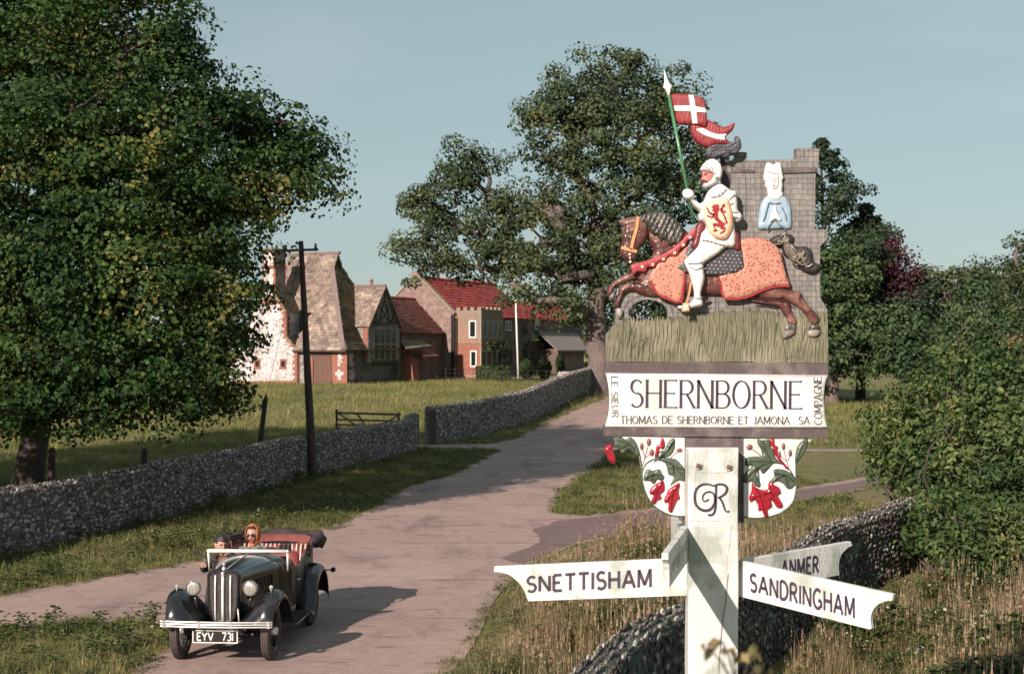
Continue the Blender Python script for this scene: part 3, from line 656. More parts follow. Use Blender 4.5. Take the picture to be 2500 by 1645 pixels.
# ================================================================ buildings
U2, W2 = Vector((.9023, -.4311)), Vector((.4311, .9023))
C0 = Vector(((838 - 1250) / F * 90, 90))
def LW(s, t, z): q = C0 + U2 * s + W2 * t; return Vector((q.x, q.y, z))
def Lp(px, py, s=None, t=None):
    """photo pixel -> (s,t,z) on the wall plane s=const or t=const"""
    k = (px - 1250) / F
    if t is not None: # x = cx + U.x s + W.x t = k*y
        s = (k * (C0.y + W2.y * t) - C0.x - W2.x * t) / (U2.x - k * U2.y)
    else: t = (k * (C0.y + U2.y * s) - C0.x - U2.x * s) / (W2.x - k * W2.y)
    y = C0.y + U2.y * s + W2.y * t
    return s, t, CH - (py - HY) / F * y
def H6(x, y): return 590 + .249 * x, 570 + .249 * y
def H7(x, y): return 950 + .21008 * x, 640 + .21008 * y
gzh = lambda s, t: ground_z(*(C0 + U2 * s + W2 * t))
U3, W3 = Vector((*U2, 0)), Vector((*W2, 0)); V3 = -W3
def flint_mat(name, pale, dark, mort, sc=11):
    m, t, b = newmat(name); L = t.links; tc = nd(t, 'ShaderNodeTexCoord')
    vo = nd(t, 'ShaderNodeTexVoronoi'); vo.inputs['Scale'].default_value = sc; L.new(tc.outputs['Object'], vo.inputs['Vector'])
    v2 = nd(t, 'ShaderNodeTexVoronoi', feature='DISTANCE_TO_EDGE'); v2.inputs['Scale'].default_value = sc; L.new(tc.outputs['Object'], v2.inputs['Vector'])
    se = nd(t, 'ShaderNodeSeparateColor'); L.new(vo.outputs['Color'], se.inputs[0])
    cr = nd(t, 'ShaderNodeValToRGB'); e_ = cr.color_ramp.elements; e_[0].color = (*dark, 1); e_[0].position = .12; e_[1].color = (*pale, 1); e_[1].position = .55; L.new(se.outputs[0], cr.inputs[0])
    r = nd(t, 'ShaderNodeMapRange'); r.inputs[1].default_value = .02; r.inputs[2].default_value = .09; L.new(v2.outputs['Distance'], r.inputs[0])
    mx = nd(t, 'ShaderNodeMix', data_type='RGBA'); mx.inputs[6].default_value = (*mort, 1); L.new(cr.outputs[0], mx.inputs[7]); L.new(r.outputs[0], mx.inputs[0])
    nz = nd(t, 'ShaderNodeTexNoise'); nz.inputs['Scale'].default_value = 1.2; nz.inputs['Detail'].default_value = 5; L.new(tc.outputs['Object'], nz.inputs['Vector'])
    mr = nd(t, 'ShaderNodeMapRange'); mr.inputs[1].default_value = .3; mr.inputs[2].default_value = .7; mr.inputs[3].default_value = .75; mr.inputs[4].default_value = 1.15; L.new(nz.outputs[0], mr.inputs[0])
    m2 = nd(t, 'ShaderNodeMix', data_type='RGBA', blend_type='MULTIPLY'); m2.inputs[0].default_value = 1; L.new(mx.outputs[2], m2.inputs[6]); L.new(mr.outputs[0], m2.inputs[7]); L.new(m2.outputs[2], b.inputs['Base Color']); b.inputs['Roughness'].default_value = .7
    bu = nd(t, 'ShaderNodeBump'); bu.inputs['Strength'].default_value = .7; bu.inputs['Distance'].default_value = .03; L.new(v2.outputs['Distance'], bu.inputs['Height']); L.new(bu.outputs[0], b.inputs['Normal']); return m
M_flint = flint_mat('knapped_flint', (.62, .56, .54), (.22, .19, .19), (.40, .34, .32))
M_flint2 = flint_mat('shaded_grey_flint', (.30, .29, .27), (.07, .065, .065), (.17, .15, .14), 9)  # darker flint copy, mainly painting shade on faces turned from the sun
M_brick = pmat('orange_red_brick', (.30, .115, .075), (.22, .085, .06), 5, .85, .3, 20)
M_brick2 = pmat('dull_brown_brick', (.15, .10, .085), (.10, .07, .062), 4, .9, .4, 16, c3=(.20, .14, .12), s3=1.2)
M_render = pmat('mellow_stone_brick', (.27, .195, .15), (.20, .145, .115), 3, .9, .4, 12, c3=(.30, .16, .11), s3=.8)
M_gable = pmat('weathered_gable_brick', (.24, .16, .14), (.17, .115, .105), 3.5, .9, .4, 12, c3=(.27, .19, .17), s3=2.6)
M_stone_b = pmat('buff_stone', (.36, .29, .20), (.26, .21, .15), 6, .8, .2)
M_glass = pmat('dark_window_glass', (.012, .012, .014), (.02, .02, .024), 2, .12, spec=.6)
M_whitef = pmat('white_window_frame', (.72, .70, .66), (.62, .6, .56), 6, .5)
M_timber = pmat('dark_timber', (.06, .035, .03), (.09, .055, .045), 6, .8)
M_door = pmat('brown_oak_door', (.15, .075, .05), (.10, .05, .035), 5, .7, stretch=(4, 4, .4))
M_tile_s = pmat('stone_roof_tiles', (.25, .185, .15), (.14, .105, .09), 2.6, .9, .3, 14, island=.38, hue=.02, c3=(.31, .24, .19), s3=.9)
M_tile_m = pmat('shaded_mossy_roof_tiles', (.16, .125, .085), (.11, .09, .06), 2.5, .9, .3, 14, island=.35, c3=(.22, .18, .10), s3=1.2)  # olive mossy tiles, darkened to paint shade on slopes turned from the sun
M_tile_r = pmat('red_pantiles', (.74, .125, .10), (.58, .092, .078), 1.2, .8, .2, 14, island=.25, hue=.012, c3=(.56, .10, .085), s3=.5)
M_tile_d = pmat('brown_red_pantiles', (.30, .105, .08), (.20, .075, .06), 1.5, .85, .2, 14, island=.28, hue=.015)
M_hip = pmat('hip_tiles', (.20, .145, .13), (.15, .11, .10), 4, .9, .2)
M_lead = pmat('lead_grey', (.16, .155, .155), (.11, .11, .11), 5, .6)
def wallpoly(name, mat_, pts, off, parent):
    mb = MB(); mb.prism(pts, off); return fixn(mb.build(name, mat_, parent))
def roof(name, mat_, pts, parent, tw=.3, th=.22, thick=.10, tt=.03, jit=.02, under=M_lead):
    """pts: planar polygon, first edge = eave (left->right). slab below + individual overlapping tiles joined as one surface"""
    p = [Vector(q) for q in pts]; e1 = (p[1] - p[0]).normalized(); n = None
    for q in p[2:]:
        n = e1.cross(q - p[0])
        if n.length > 1e-3: break
    n.normalize(); n = n if n.z > 0 else -n; e2 = n.cross(e1); e2 = e2 if e2.z > 0 else -e2
    base = fixn((lambda m_: m_.build(name, mat_, parent))(MB().prism([q - n * thick for q in p], n * thick)))
    uv = [((q - p[0]).dot(e1), (q - p[0]).dot(e2)) for q in p]; umin, umax = min(u for u, v in uv), max(u for u, v in uv); vmax = max(v for u, v in uv)
    rr = np.random.default_rng(int(abs(p[0].x * 100) + abs(p[1].y * 10)) % 9999)
    U_, V_ = [], []; j = 0
    while j * th < vmax + th:
        k = np.arange(umin - tw, umax + tw, tw) + (j % 2) * tw / 2; U_.append(k); V_.append(np.full(len(k), j * th + th * .5)); j += 1
    U_ = np.concatenate(U_); V_ = np.concatenate(V_); ok = in_poly(U_, V_, uv); U_, V_ = U_[ok], V_[ok]; m = len(U_)
    U_ = U_ + rr.normal(size=m) * jit * .4; V_ = V_ + rr.normal(size=m) * jit * .5; lift = tt * rr.uniform(.7, 1.5, m); w = tw * rr.uniform(.90, .98, m) / 2; h = th * .62
    E1, E2, NN, O = (np.array(q[:]) for q in (e1, e2, n, p[0]))
    def pt(du, dv, hgt): return O + E1 * (U_ + du)[:, None] + E2 * (V_ + dv)[:, None] + NN * np.asarray(hgt)[:, None]
    z = np.zeros(m); low = pt(-w, -h, lift), pt(w, -h, lift), pt(w, h, z + .008), pt(-w, h, z + .008), pt(-w, -h, z), pt(w, -h, z)
    v = np.stack(low, 1).reshape(-1, 3); i = np.arange(m) * 6
    f = np.concatenate([np.stack([i, i + 1, i + 2, i + 3], 1), np.stack([i + 4, i + 5, i + 1, i], 1), np.stack([i + 5, i + 2, i + 1, i + 1], 1)[:0], np.stack([i, i + 3, i + 4, i + 4], 1)[:0]])
    o = npmesh('roof_tiles', v, f, mat_, base); tag(o, kind='stuff'); return base
def quoins(parent, s, t, z0, z1, axis, sign, mat_=M_brick, h=.22, w=(.22, .36), t_=.02):
    """alternating corner blocks on a wall; axis 'u': blocks lie along u on a v-facing wall, 'w': along w on a u-facing wall"""
    z = z0; k = 0
    while z < z1 - .05:
        ln = w[k % 2]; hh = min(h * .96, z1 - z); a = LW(s, t, z); d = (U3 if axis == 'u' else W3) * sign * ln; n = (V3 if axis == 'u' else U3) * t_
        mb = MB(); mb.prism([a - n, a + d - n, a + d - n + Vector((0, 0, hh)), a - n + Vector((0, 0, hh))], n * 2); fixn(mb.build('quoin', mat_, parent)); z += h; k += 1
def panel(name, mat_, parent, px4, s=None, t=None, out=.02, back=.03):
    """flat piece on a wall plane from photo pixels; protrudes `out` metres"""
    n = V3 if t is not None else U3; pts = [LW(*Lp(*q, s=s, t=t)) for q in px4]
    mb = MB(); mb.prism([q - n * back for q in pts], n * (out + back)); return fixn(mb.build(name, mat_, parent))
def window(parent, px4, s=None, t=None, cols=1, rows=1, fr=M_whitef, fw=.06, recess=.12, sill=True):
    n = V3 if t is not None else U3; q = [LW(*Lp(*p_, s=s, t=t)) for p_ in px4]  # TL TR BR BL
    a = q[3]; ex = (q[2] - q[3]); ex.z = 0; ez = Vector((0, 0, (q[0].z - q[3].z))); 
    mb = MB(); b_ = lambda u0, u1, v0, v1, d0, d1: mb.prism([a + ex * u0 + ez * v0 + n * d0, a + ex * u1 + ez * v0 + n * d0, a + ex * u1 + ez * v1 + n * d0, a + ex * u0 + ez * v1 + n * d0], n * (d1 - d0))
    W_, H_ = ex.length, ez.length; fu, fv = fw / W_, fw / H_
    b_(0, fu, 0, 1, -.02, .05); b_(1 - fu, 1, 0, 1, -.02, .05); b_(fu, 1 - fu, 0, fv, -.02, .05); b_(fu, 1 - fu, 1 - fv, 1, -.02, .05)
    root = fixn(mb.build('window', fr, parent)); 
    for c in range(1, cols):
        mb = MB(); u = c / cols; b_(u - fu * .6, u + fu * .6, fv, 1 - fv, -.015, .04); fixn(mb.build('mullion', fr, root))
    for r_ in range(1, rows):
        mb = MB(); v_ = r_ / rows; b_(fu, 1 - fu, v_ - fv * .5, v_ + fv * .5, -.015, .03); fixn(mb.build('transom', fr, root))
    for c in range(cols):
        for r_ in range(rows):
            mb = MB(); b_(fu * .5 + c / cols * (1 - fu), fu * .5 + (c + 1) / cols * (1 - fu), fv * .5 + r_ / rows * (1 - fv), fv * .5 + (r_ + 1) / rows * (1 - fv), -.01, .008); fixn(mb.build('pane', M_glass, root))
    return root
# ---------------------------------------------------------------- village hall
cz = gzh(0, 0)
hall = thing('village_hall', 'flint and brick village hall with steep stone-tiled roofs and a half-hipped porch', 'hall', LW(0, 0, cz))
ze = Lp(*H6(1035, 1140), t=-.45)[2]; TR = 3.4
sL0 = Lp(*H6(552, 1140), t=0)[0]
R0 = Lp(*H6(480, 215), t=TR); R1 = Lp(*H6(950, 190), t=TR); zr = (R0[2] + R1[2]) / 2
g0, g1 = Lp(*H6(905, 338), t=TR - .55), None
# body
SW = -8.2
wallpoly('wall', M_flint, [LW(SW, .0, cz - .4), LW(0, 0, cz - .4), LW(0, 0, ze + .3), LW(SW, 0, ze + .3)], W3 * (2 * TR), hall)
gd = .75; zg_ = zr - gd * (zr - ze) / (TR + .45)     # gablet depth
zgb = Lp(*H6(905, 338), t=TR)[2]; k_ = (zr - zgb) / (zr - ze); tg0, tg1 = TR - (TR + .45) * k_, TR + (TR + .45) * k_
E0, E1 = LW(SW, -.45, ze), LW(.45, -.45, ze)
br = .86   # bell-cast: lower part of slope flatter
def slope_pt(s, f, back=False):   # f 0 eave .. 1 ridge, with flare
    tt = -.45 + (TR + .45) * f; zz = ze + (zr - ze) * (f - .10 * math.sin(math.pi * min(1, f * 1.0)) * (1 - f) * 1.2)
    return LW(s, 2 * TR - tt if back else tt, zz)
fl_ = .13
def zf(f): return ze + (zr - ze) * (f if f > fl_ else f * .62) if f <= fl_ else ze + (zr - ze) * (.62 * fl_ + (1 - .62 * fl_) * (f - fl_) / (1 - fl_))
def sp(s, f, back=False): tt = -.45 + (TR + .45) * f; return LW(s, 2 * TR - tt if back else tt, zf(f))
kf = 1 - k_
sH = lambda f: .45 + (R1[0] - .45) * min(1, f / kf)     # hip line s at height f
sX = sL0 - .1
roof('roof', M_tile_s, [sp(sX, 0), sp(sH(0), 0), sp(sH(fl_), fl_), sp(sX, fl_)], hall)
roof('roof', M_tile_s, [sp(sX, fl_), sp(sH(fl_), fl_), sp(sH(kf), kf), sp(R1[0], 1), sp(R0[0], 1), sp(R0[0] - .6, .72), sp(R0[0] - .7, .5), sp(sX + .4, .42), sp(sX + .2, .3)], hall)
roof('roof', M_tile_s, [sp(R1[0], fl_, True), sp(SW, fl_, True), sp(R0[0], 1, True), sp(R1[0], 1, True)], hall)
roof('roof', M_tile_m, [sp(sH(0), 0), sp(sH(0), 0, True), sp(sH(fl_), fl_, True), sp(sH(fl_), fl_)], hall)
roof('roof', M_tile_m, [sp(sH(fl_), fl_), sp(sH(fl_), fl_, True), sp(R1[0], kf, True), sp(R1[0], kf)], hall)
# gablet triangle, ridge and hip tiles
wallpoly('gablet', M_timber, [sp(R1[0] - .12, kf), sp(R1[0] - .12, kf, True), sp(R1[0] - .12, .985)], -U3 * .1, hall)
mb = MB(); mb.tube([sp(R0[0], 1) + Vector((0, 0, .03)), sp(R1[0] + .12, 1) + Vector((0, 0, .03))], .11, 8); mb.build('ridge_tiles', M_hip, hall)
for a, b in (((sH(kf), kf), (sH(fl_), fl_)), ((sH(fl_), fl_), (sH(0), 0))):
    q0, q1 = sp(*a), sp(*b); d = (q1 - q0).normalized(); sd = U3 * .26; mb = MB()
    mb.prism([q0 - U3 * .30 + V3 * .02 + Vector((0, 0, .02)), q0 + U3 * .05 + Vector((0, 0, .10)), q1 + U3 * .05 + Vector((0, 0, .10)), q1 - U3 * .30 + V3 * .02 + Vector((0, 0, .02))], Vector((0, 0, .06)) + V3 * .04)
    fixn(mb.build('hip_tiles', M_hip, hall))
wallpoly('eaves_board', M_timber, [sp(sL0 - .2, 0) + Vector((0, 0, -.12)), sp(.43, 0) + Vector((0, 0, -.12)), sp(.43, 0) + Vector((0, 0, -.02)), sp(sL0 - .2, 0) + Vector((0, 0, -.02))], W3 * .05, hall)
# door side of the porch: brick, doorway, cross-shaped flint
P6 = lambda *a: [H6(x, y) for x, y in a]
panel('brick_face', M_brick, hall, P6((552, 1165), (1035, 1165), (1035, 1485), (552, 1490)), t=0, out=.03)
panel('dark_opening', M_timber, hall, P6((682, 1160), (885, 1158), (885, 1204), (682, 1206)), t=0, out=.05)
dr = panel('door', M_door, hall, P6((712, 1206), (888, 1204), (888, 1482), (712, 1484)), t=0, out=.06)
for k in range(8): x0 = 712 + 22 * k + 1; panel('door_plank', M_door, dr, P6((x0, 1212), (x0 + 19, 1212), (x0 + 19, 1478), (x0, 1478)), t=0, out=.075 + .004 * (k % 2), back=0)
panel('door_post', M_brick, hall, P6((682, 1206), (708, 1206), (708, 1484), (682, 1486)), t=0, out=.12)
panel('threshold', M_stone_b, hall, P6((700, 1405), (900, 1405), (905, 1488), (700, 1488)), t=0, out=.09) if False else None
for q in ([(948, 1168), (978, 1168), (978, 1205), (1000, 1215), (972, 1240), (998, 1262), (972, 1270), (972, 1300), (945, 1300)], [(945, 1335), (975, 1335), (975, 1358), (1002, 1358), (1002, 1385), (978, 1385), (978, 1432), (940, 1432), (940, 1388), (918, 1385), (918, 1358), (945, 1355)]):
    panel('flint_panel', M_flint, hall, P6(*q), t=0, out=.045)
panel('flint_panel', M_flint2, hall, P6((578, 1170), (622, 1170), (622, 1480), (578, 1482)), t=0, out=.04)
# flank pier and main flank wall
SB = -.38
wallpoly('wall', M_flint2, [LW(SB, 1.5, cz - .4), LW(SB, 2 * TR + .2, cz - .3), LW(SB, 2 * TR + .2, ze + .2), LW(SB, 1.5, ze + .2)], U3 * .37, hall)
for q in ([(1045, 1175), (1090, 1172), (1092, 1210), (1075, 1240), (1092, 1262), (1090, 1300), (1048, 1302)], [(1048, 1335), (1095, 1332), (1092, 1365), (1105, 1390), (1095, 1430), (1052, 1432)]):
    panel('flint_panel', M_flint, hall, P6(*q), s=0, out=.03)
panel('brick_face', M_brick2, hall, P6((1036, 1160), (1128, 1150), (1130, 1475), (1036, 1482)), s=0, out=.015)
panel('plinth', M_brick2, hall, P6((1130, 1432), (1672, 1402), (1675, 1435), (1132, 1472)), s=0, out=.08)
wallpoly('wall', M_flint2, [LW(.0, 1.45, cz - .4), LW(0, 7.4, cz - .3), LW(0, 7.4, ze + .1), LW(0, 1.45, ze + .1)], -U3 * .3, hall)
# gabled bay
sb = .38; bL, bR, bA = Lp(*H6(1240, 912), s=sb), Lp(*H6(1548, 886), s=sb), Lp(*H6(1400, 522), s=sb); zb = (bL[2] + bR[2]) / 2; tm = (bL[1] + bR[1]) / 2; za = bA[2]
zsill = Lp(*H6(1400, 1262), s=sb)[2]
bay = wallpoly('bay', M_flint2, [LW(sb, bL[1], zsill), LW(sb, bR[1], zsill), LW(sb, bR[1], zb), LW(sb, tm, za - .06), LW(sb, bL[1], zb)], -U3 * 3.4, hall)
wallpoly('cheek', M_brick, [LW(sb - .03, bL[1], zsill + .3), LW(-.02, bL[1], zsill + .3), LW(-.02, bL[1], zb), LW(sb - .03, bL[1], zb)], V3 * .04, hall)
ov = .14
roof('bay_roof', M_tile_s, [LW(-3.4, bL[1] - ov, zb - .12), LW(sb + .12, bL[1] - ov, zb - .12), LW(sb + .12, tm, za + .04), LW(-3.4, tm, za + .04)], hall, tw=.26, th=.2)
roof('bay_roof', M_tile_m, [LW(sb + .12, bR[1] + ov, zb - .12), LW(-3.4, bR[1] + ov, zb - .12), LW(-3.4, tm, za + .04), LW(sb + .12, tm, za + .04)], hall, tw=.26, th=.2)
mb = MB(); mb.tube([LW(-3.4, tm, za + .07), LW(sb + .14, tm, za + .07)], .09, 8); mb.build('ridge_tiles', M_hip, hall)
mb = MB(); q = LW(-.6, tm, za + .1); mb.lathe([(.10, 0), (.10, .25), (.13, .3), (.09, .42), (0, .44)], q, 'z', 10); mb.build('finial', M_brick, hall)
def strut(a, b, w, mat_, s, out, name='timber'):
    a, b = Vector(a), Vector(b); d = (b - a).normalized(); n = U3; sd = d.cross(n).normalized() * w / 2; mb = MB(); mb.prism([a - sd, a + sd, b + sd, b - sd], n * out); return fixn(mb.build(name, mat_, hall))
LS = lambda x, y: LW(*Lp(*H6(x, y), s=sb + .01))
for a, b in (((1400, 640), (1340, 880)), ((1345, 700), (1450, 880)), ((1400, 640), (1455, 880)), ((1450, 720), (1345, 880)), ((1310, 800), (1330, 880)), ((1495, 790), (1465, 880)), ((1400, 540), (1400, 640)), ((1290, 850), (1300, 880)), ((1330, 770), (1310, 880)), ((1475, 770), (1500, 880))):
    strut(LS(*a), LS(*b), .07, M_timber, sb, .04)
strut(LS(1250, 893), LS(1540, 878), .13, M_timber, sb, .06, 'tie_beam')
M_barge = pmat('pale_bargeboard', (.30, .19, .14), (.2, .13, .1), 5, .7)
strut(LW(sb + .13, bL[1] - ov, zb - .16), LW(sb + .13, tm, za + .02), .10, M_barge, sb, .04, 'bargeboard'); strut(LW(sb + .13, bR[1] + ov, zb - .16), LW(sb + .13, tm, za + .02), .10, M_barge, sb, .04, 'bargeboard')
window(hall, P6((1282, 920), (1508, 905), (1512, 1232), (1288, 1245)), s=sb, cols=4, rows=2, fr=M_stone_b, fw=.09)
panel('sill', M_timber, hall, P6((1275, 1242), (1520, 1232), (1520, 1262), (1278, 1268)), s=sb, out=.08)
# left wing: white flint gable with brick edges, side roofs, chimney
tg = -.25
GP = [(545, 1485), (545, 1135), (475, 1080), (440, 1010), (440, 760), (330, 600), (205, 600), (120, 760), (60, 1010), (20, 1080), (-160, 1135), (-160, 1490)]
gpts = [LW(*Lp(*H6(x, y), t=tg)) for x, y in GP]
for q in (0, -1): gpts[q].z = cz - .3
wing = wallpoly('gable_wing', M_flint, gpts, W3 * 3.4, hall)
def wingroof(i, j, mat_, lift=.06, name='wing_roof'):
    a, b = gpts[i], gpts[j]; lo, hi = (a, b) if a.z < b.z else (b, a); o_ = V3 * .06; ex = W3 * 3.4; d = (lo - hi).normalized() * .10
    return roof(name, mat_, [lo + o_ + d + Vector((0, 0, lift)), lo + ex + d + Vector((0, 0, lift)), hi + ex + Vector((0, 0, lift)), hi + o_ + Vector((0, 0, lift))], hall, tw=.26, th=.2, thick=.08)
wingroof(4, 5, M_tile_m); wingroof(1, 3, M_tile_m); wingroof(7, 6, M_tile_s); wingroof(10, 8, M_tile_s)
def brickedge(p0, p1, n=9):   # toothed brick along a gable edge
    for k in range(n):
        a = p0.lerp(p1, k / n); b = p0.lerp(p1, (k + 1) / n); w = (.20, .34)[k % 2]; mb = MB(); mb.prism([a, b, b - U3 * w, a - U3 * w], V3 * .03); fixn(mb.build('quoin', M_brick, hall))
brickedge(gpts[0] + Vector((0, 0, .3)), gpts[1], 12); brickedge(gpts[1], gpts[3], 6); brickedge(gpts[3], gpts[4], 8); brickedge(gpts[4], gpts[5], 7)
panel('plinth', M_brick, hall, P6((-100, 1445), (548, 1442), (548, 1495), (-100, 1500)), t=tg, out=.05)
for x in (155, 408):
    panel('window_surround', M_brick, hall, P6((x - 36, 1228), (x + 34, 1228), (x + 30, 1250), (x + 30, 1300), (x + 38, 1330), (x - 42, 1330), (x - 32, 1300), (x - 32, 1250)), t=tg, out=.035)
    window(hall, P6((x - 18, 1246), (x + 18, 1246), (x + 18, 1304), (x - 18, 1304)), t=tg - .036, fr=M_timber, fw=.04)
# cheek panel quoins
quoins(hall, gpts and Lp(*H6(440, 800), t=tg)[0] + .01, tg + .02, Lp(*H6(440, 1010), t=tg)[2], Lp(*H6(440, 770), t=tg)[2], 'w', 1, M_brick2)
quoins(hall, Lp(*H6(440, 800), t=tg)[0] + .01, tg + 1.75, Lp(*H6(440, 1010), t=tg)[2], Lp(*H6(440, 770), t=tg)[2], 'w', -1, M_brick2)
# chimney
cs0, cs1 = Lp(*H6(207, 400), t=tg - .04)[0], Lp(*H6(330, 400), t=tg - .04)[0]; zt0, zt1 = Lp(*H6(270, 640), t=tg)[2], Lp(*H6(270, 160), t=tg)[2]; cd_ = 1.15
ch = wallpoly('chimney', M_brick, [LW(cs0, tg - .04, zt0 - .4), LW(cs1, tg - .04, zt0 - .4), LW(cs1, tg - .04, zt1), LW(cs0, tg - .04, zt1)], W3 * cd_, hall)
for za_, zb_ in (((.03, .60)), ((.68, .93))):
    a, b = zt0 + (zt1 - zt0) * za_, zt0 + (zt1 - zt0) * zb_
    for nm, o_, d_, n_, ml in (('flint_panel', LW(cs0 + .13, tg - .04, 0), U3 * (cs1 - cs0 - .26), V3, M_flint), ('flint_panel', LW(cs1, tg + .12, 0), W3 * (cd_ - .32), U3, M_flint2)):
        nn = 7; poly = []
        for k in range(nn + 1):
            z = a + (b - a) * k / nn; w = 0 if k % 2 else .05; poly += [o_ + d_.normalized() * w + Vector((0, 0, z))] + ([o_ + d_.normalized() * (.05 - w) + Vector((0, 0, z))] if k < nn else [])
        rgt = []
        for k in range(nn + 1):
            z = a + (b - a) * k / nn; w = 0 if k % 2 else .05; rgt += [o_ + d_ - d_.normalized() * w + Vector((0, 0, z))] + ([o_ + d_ - d_.normalized() * (.05 - w) + Vector((0, 0, z))] if k < nn else [])
        mb = MB(); mb.prism(poly + rgt[::-1], n_ * .02); fixn(mb.build(nm, ml, ch))
for zc, hh in ((zt0 + (zt1 - zt0) * .64, .10), (zt1 - .06, .14)):
    wallpoly('brick_band', M_brick2 if zc > zt1 - .1 else M_brick, [LW(cs0 - .05, tg - .09, zc), LW(cs1 + .05, tg - .09, zc), LW(cs1 + .05, tg - .09, zc + hh), LW(cs0 - .05, tg - .09, zc + hh)], W3 * (cd_ + .1), ch)
# small canopies and brick buttress by the right end
def slab(name, mat_, pts, th, parent, tiles=False, **k):
    if tiles: return roof(name, mat_, pts, parent, **k)
    return wallpoly(name, mat_, pts, Vector((0, 0, -th)), parent)
P7 = lambda *a: [H7(x, y) for x, y in a]
q = [LW(*Lp(*H7(205, 1003), s=1.1)), LW(*Lp(*H7(490, 965), s=1.1)), LW(*Lp(*H7(345, 897), s=0)), LW(*Lp(*H7(122, 908), s=0))]
slab('canopy_roof', M_tile_m, q, .08, hall)
wallpoly('buttress', M_brick, [LW(.0, 7.35, cz - .3), LW(1.0, 7.35, cz - .3), LW(.75, 7.35, 2.9), LW(0, 7.35, 3.3)], W3 * .9, hall)
panel('flint_panel', M_flint2, hall, P7((338, 1062), (392, 1062), (440, 1350), (345, 1350)), s=1.0, out=.02) if False else None
# link building with brown-red roof
lz = gzh(0, 10); link = thing('red_roofed_outbuilding', 'low brown outbuilding with a dark red pantiled roof between the hall and the farmhouse', 'building', LW(0, 8, lz))
zl = 4.82; zlr = 7.12; r_ = 2.45
wallpoly('wall', M_brick2, [LW(-.12, 7.5, lz - .4), LW(-.12, 13.5, lz - .4), LW(-.12, 13.5, zl - .05), LW(-.12, 7.5, zl - .05)], -U3 * 4.6, link)
roof('roof', M_tile_d, [LW(.05, 7.2, zl - .15), LW(.05, 13.5, zl - .15), LW(-r_, 13.5, zlr), LW(-r_, 6.2, zlr)], link, tw=.28, th=.26)
roof('roof', M_tile_d, [LW(-2 * r_, 13.5, zl - .15), LW(-2 * r_, 7.2, zl - .15), LW(-r_, 6.2, zlr), LW(-r_, 13.5, zlr)], link, tw=.28, th=.26)
mb = MB(); mb.tube([LW(-r_, 6.2, zlr + .04), LW(-r_, 13.5, zlr + .04)], .11, 8); mb.build('ridge_tiles', M_tile_d, link)
slab('porch_roof', M_tile_d, [LW(*Lp(*H7(395, 1090), s=1.3)), LW(*Lp(*H7(580, 1082), s=1.3)), LW(*Lp(*H7(440, 1003), s=0)), LW(*Lp(*H7(370, 1003), s=0))], .08, link)
# farmhouse
fz = gzh(.6, 18); T0, T1, T2 = 13.6, 26.5, 37.9; SE = .64; SR = -2.4; ZE = 6.08; ZR = 8.72
farm = thing('farmhouse', 'long two-storey farmhouse under a bright red pantiled roof with a battlemented bay', 'house', LW(SE, 14, fz))
wallpoly('gable_wall', M_gable, [LW(SE, T0, fz - .4), LW(SE, T0, ZE), LW(SR, T0, ZR + .12), LW(2 * SR - SE, T0, ZE), LW(2 * SR - SE, T0, fz - .4)], W3 * .45, farm)
for sgn in (0, 1):
    a, b = (LW(SE + .12, T0 - .03, ZE - .05), LW(SR, T0 - .03, ZR + .22)) if sgn == 0 else (LW(2 * SR - SE - .12, T0 - .03, ZE - .05), LW(SR, T0 - .03, ZR + .22))
    mb = MB(); mb.prism([a, b, b + Vector((0, 0, .12)), a + Vector((0, 0, .12))], W3 * .5); fixn(mb.build('coping', M_stone_b, farm))
wallpoly('chimney_stub', M_gable, [LW(SR - .35, T0 - .02, ZR - .2), LW(SR + .3, T0 - .02, ZR - .2), LW(SR + .3, T0 - .02, ZR + .45), LW(SR - .35, T0 - .02, ZR + .45)], W3 * .6, farm)
wallpoly('wall', M_brick2, [LW(SE - .1, T0 + .45, fz - .4), LW(SE - .1, T2, fz - .4), LW(SE - .1, T2, ZE - .05), LW(SE - .1, T0 + .45, ZE - .05)], -U3 * 5.8, farm)
roof('roof', M_tile_r, [LW(SE + .15, T0 + .46, ZE - .12), LW(SE + .15, T1, ZE - .12), LW(SR, T1, ZR), LW(SR, T0 + .46, ZR)], farm, tw=.30, th=.33, tt=.05)
roof('roof', M_tile_r, [LW(2 * SR - SE, T1, ZE - .12), LW(2 * SR - SE, T0 + .46, ZE - .12), LW(SR, T0 + .46, ZR), LW(SR, T1, ZR)], farm, tw=.30, th=.33, tt=.05)
ZR2 = 7.5
roof('lower_roof', M_tile_r, [LW(SE + .15, T1 + .02, ZE - .12), LW(SE + .15, T2 + .2, ZE - .12), LW(-1.5, T2 - 1.2, ZR2), LW(-1.5, T1 + .02, ZR2)], farm, tw=.30, th=.33, tt=.05)
wallpoly('inner_gable', M_brick2, [LW(SE - .1, T1, ZE - .15), LW(SR, T1, ZR - .1), LW(2 * SR - SE, T1, ZE - .15)], W3 * .25, farm)
mb = MB(); mb.tube([LW(SR, T0 + .46, ZR + .05), LW(SR, T1, ZR + .05)], .12, 8); mb.build('ridge_tiles', M_tile_r, farm)
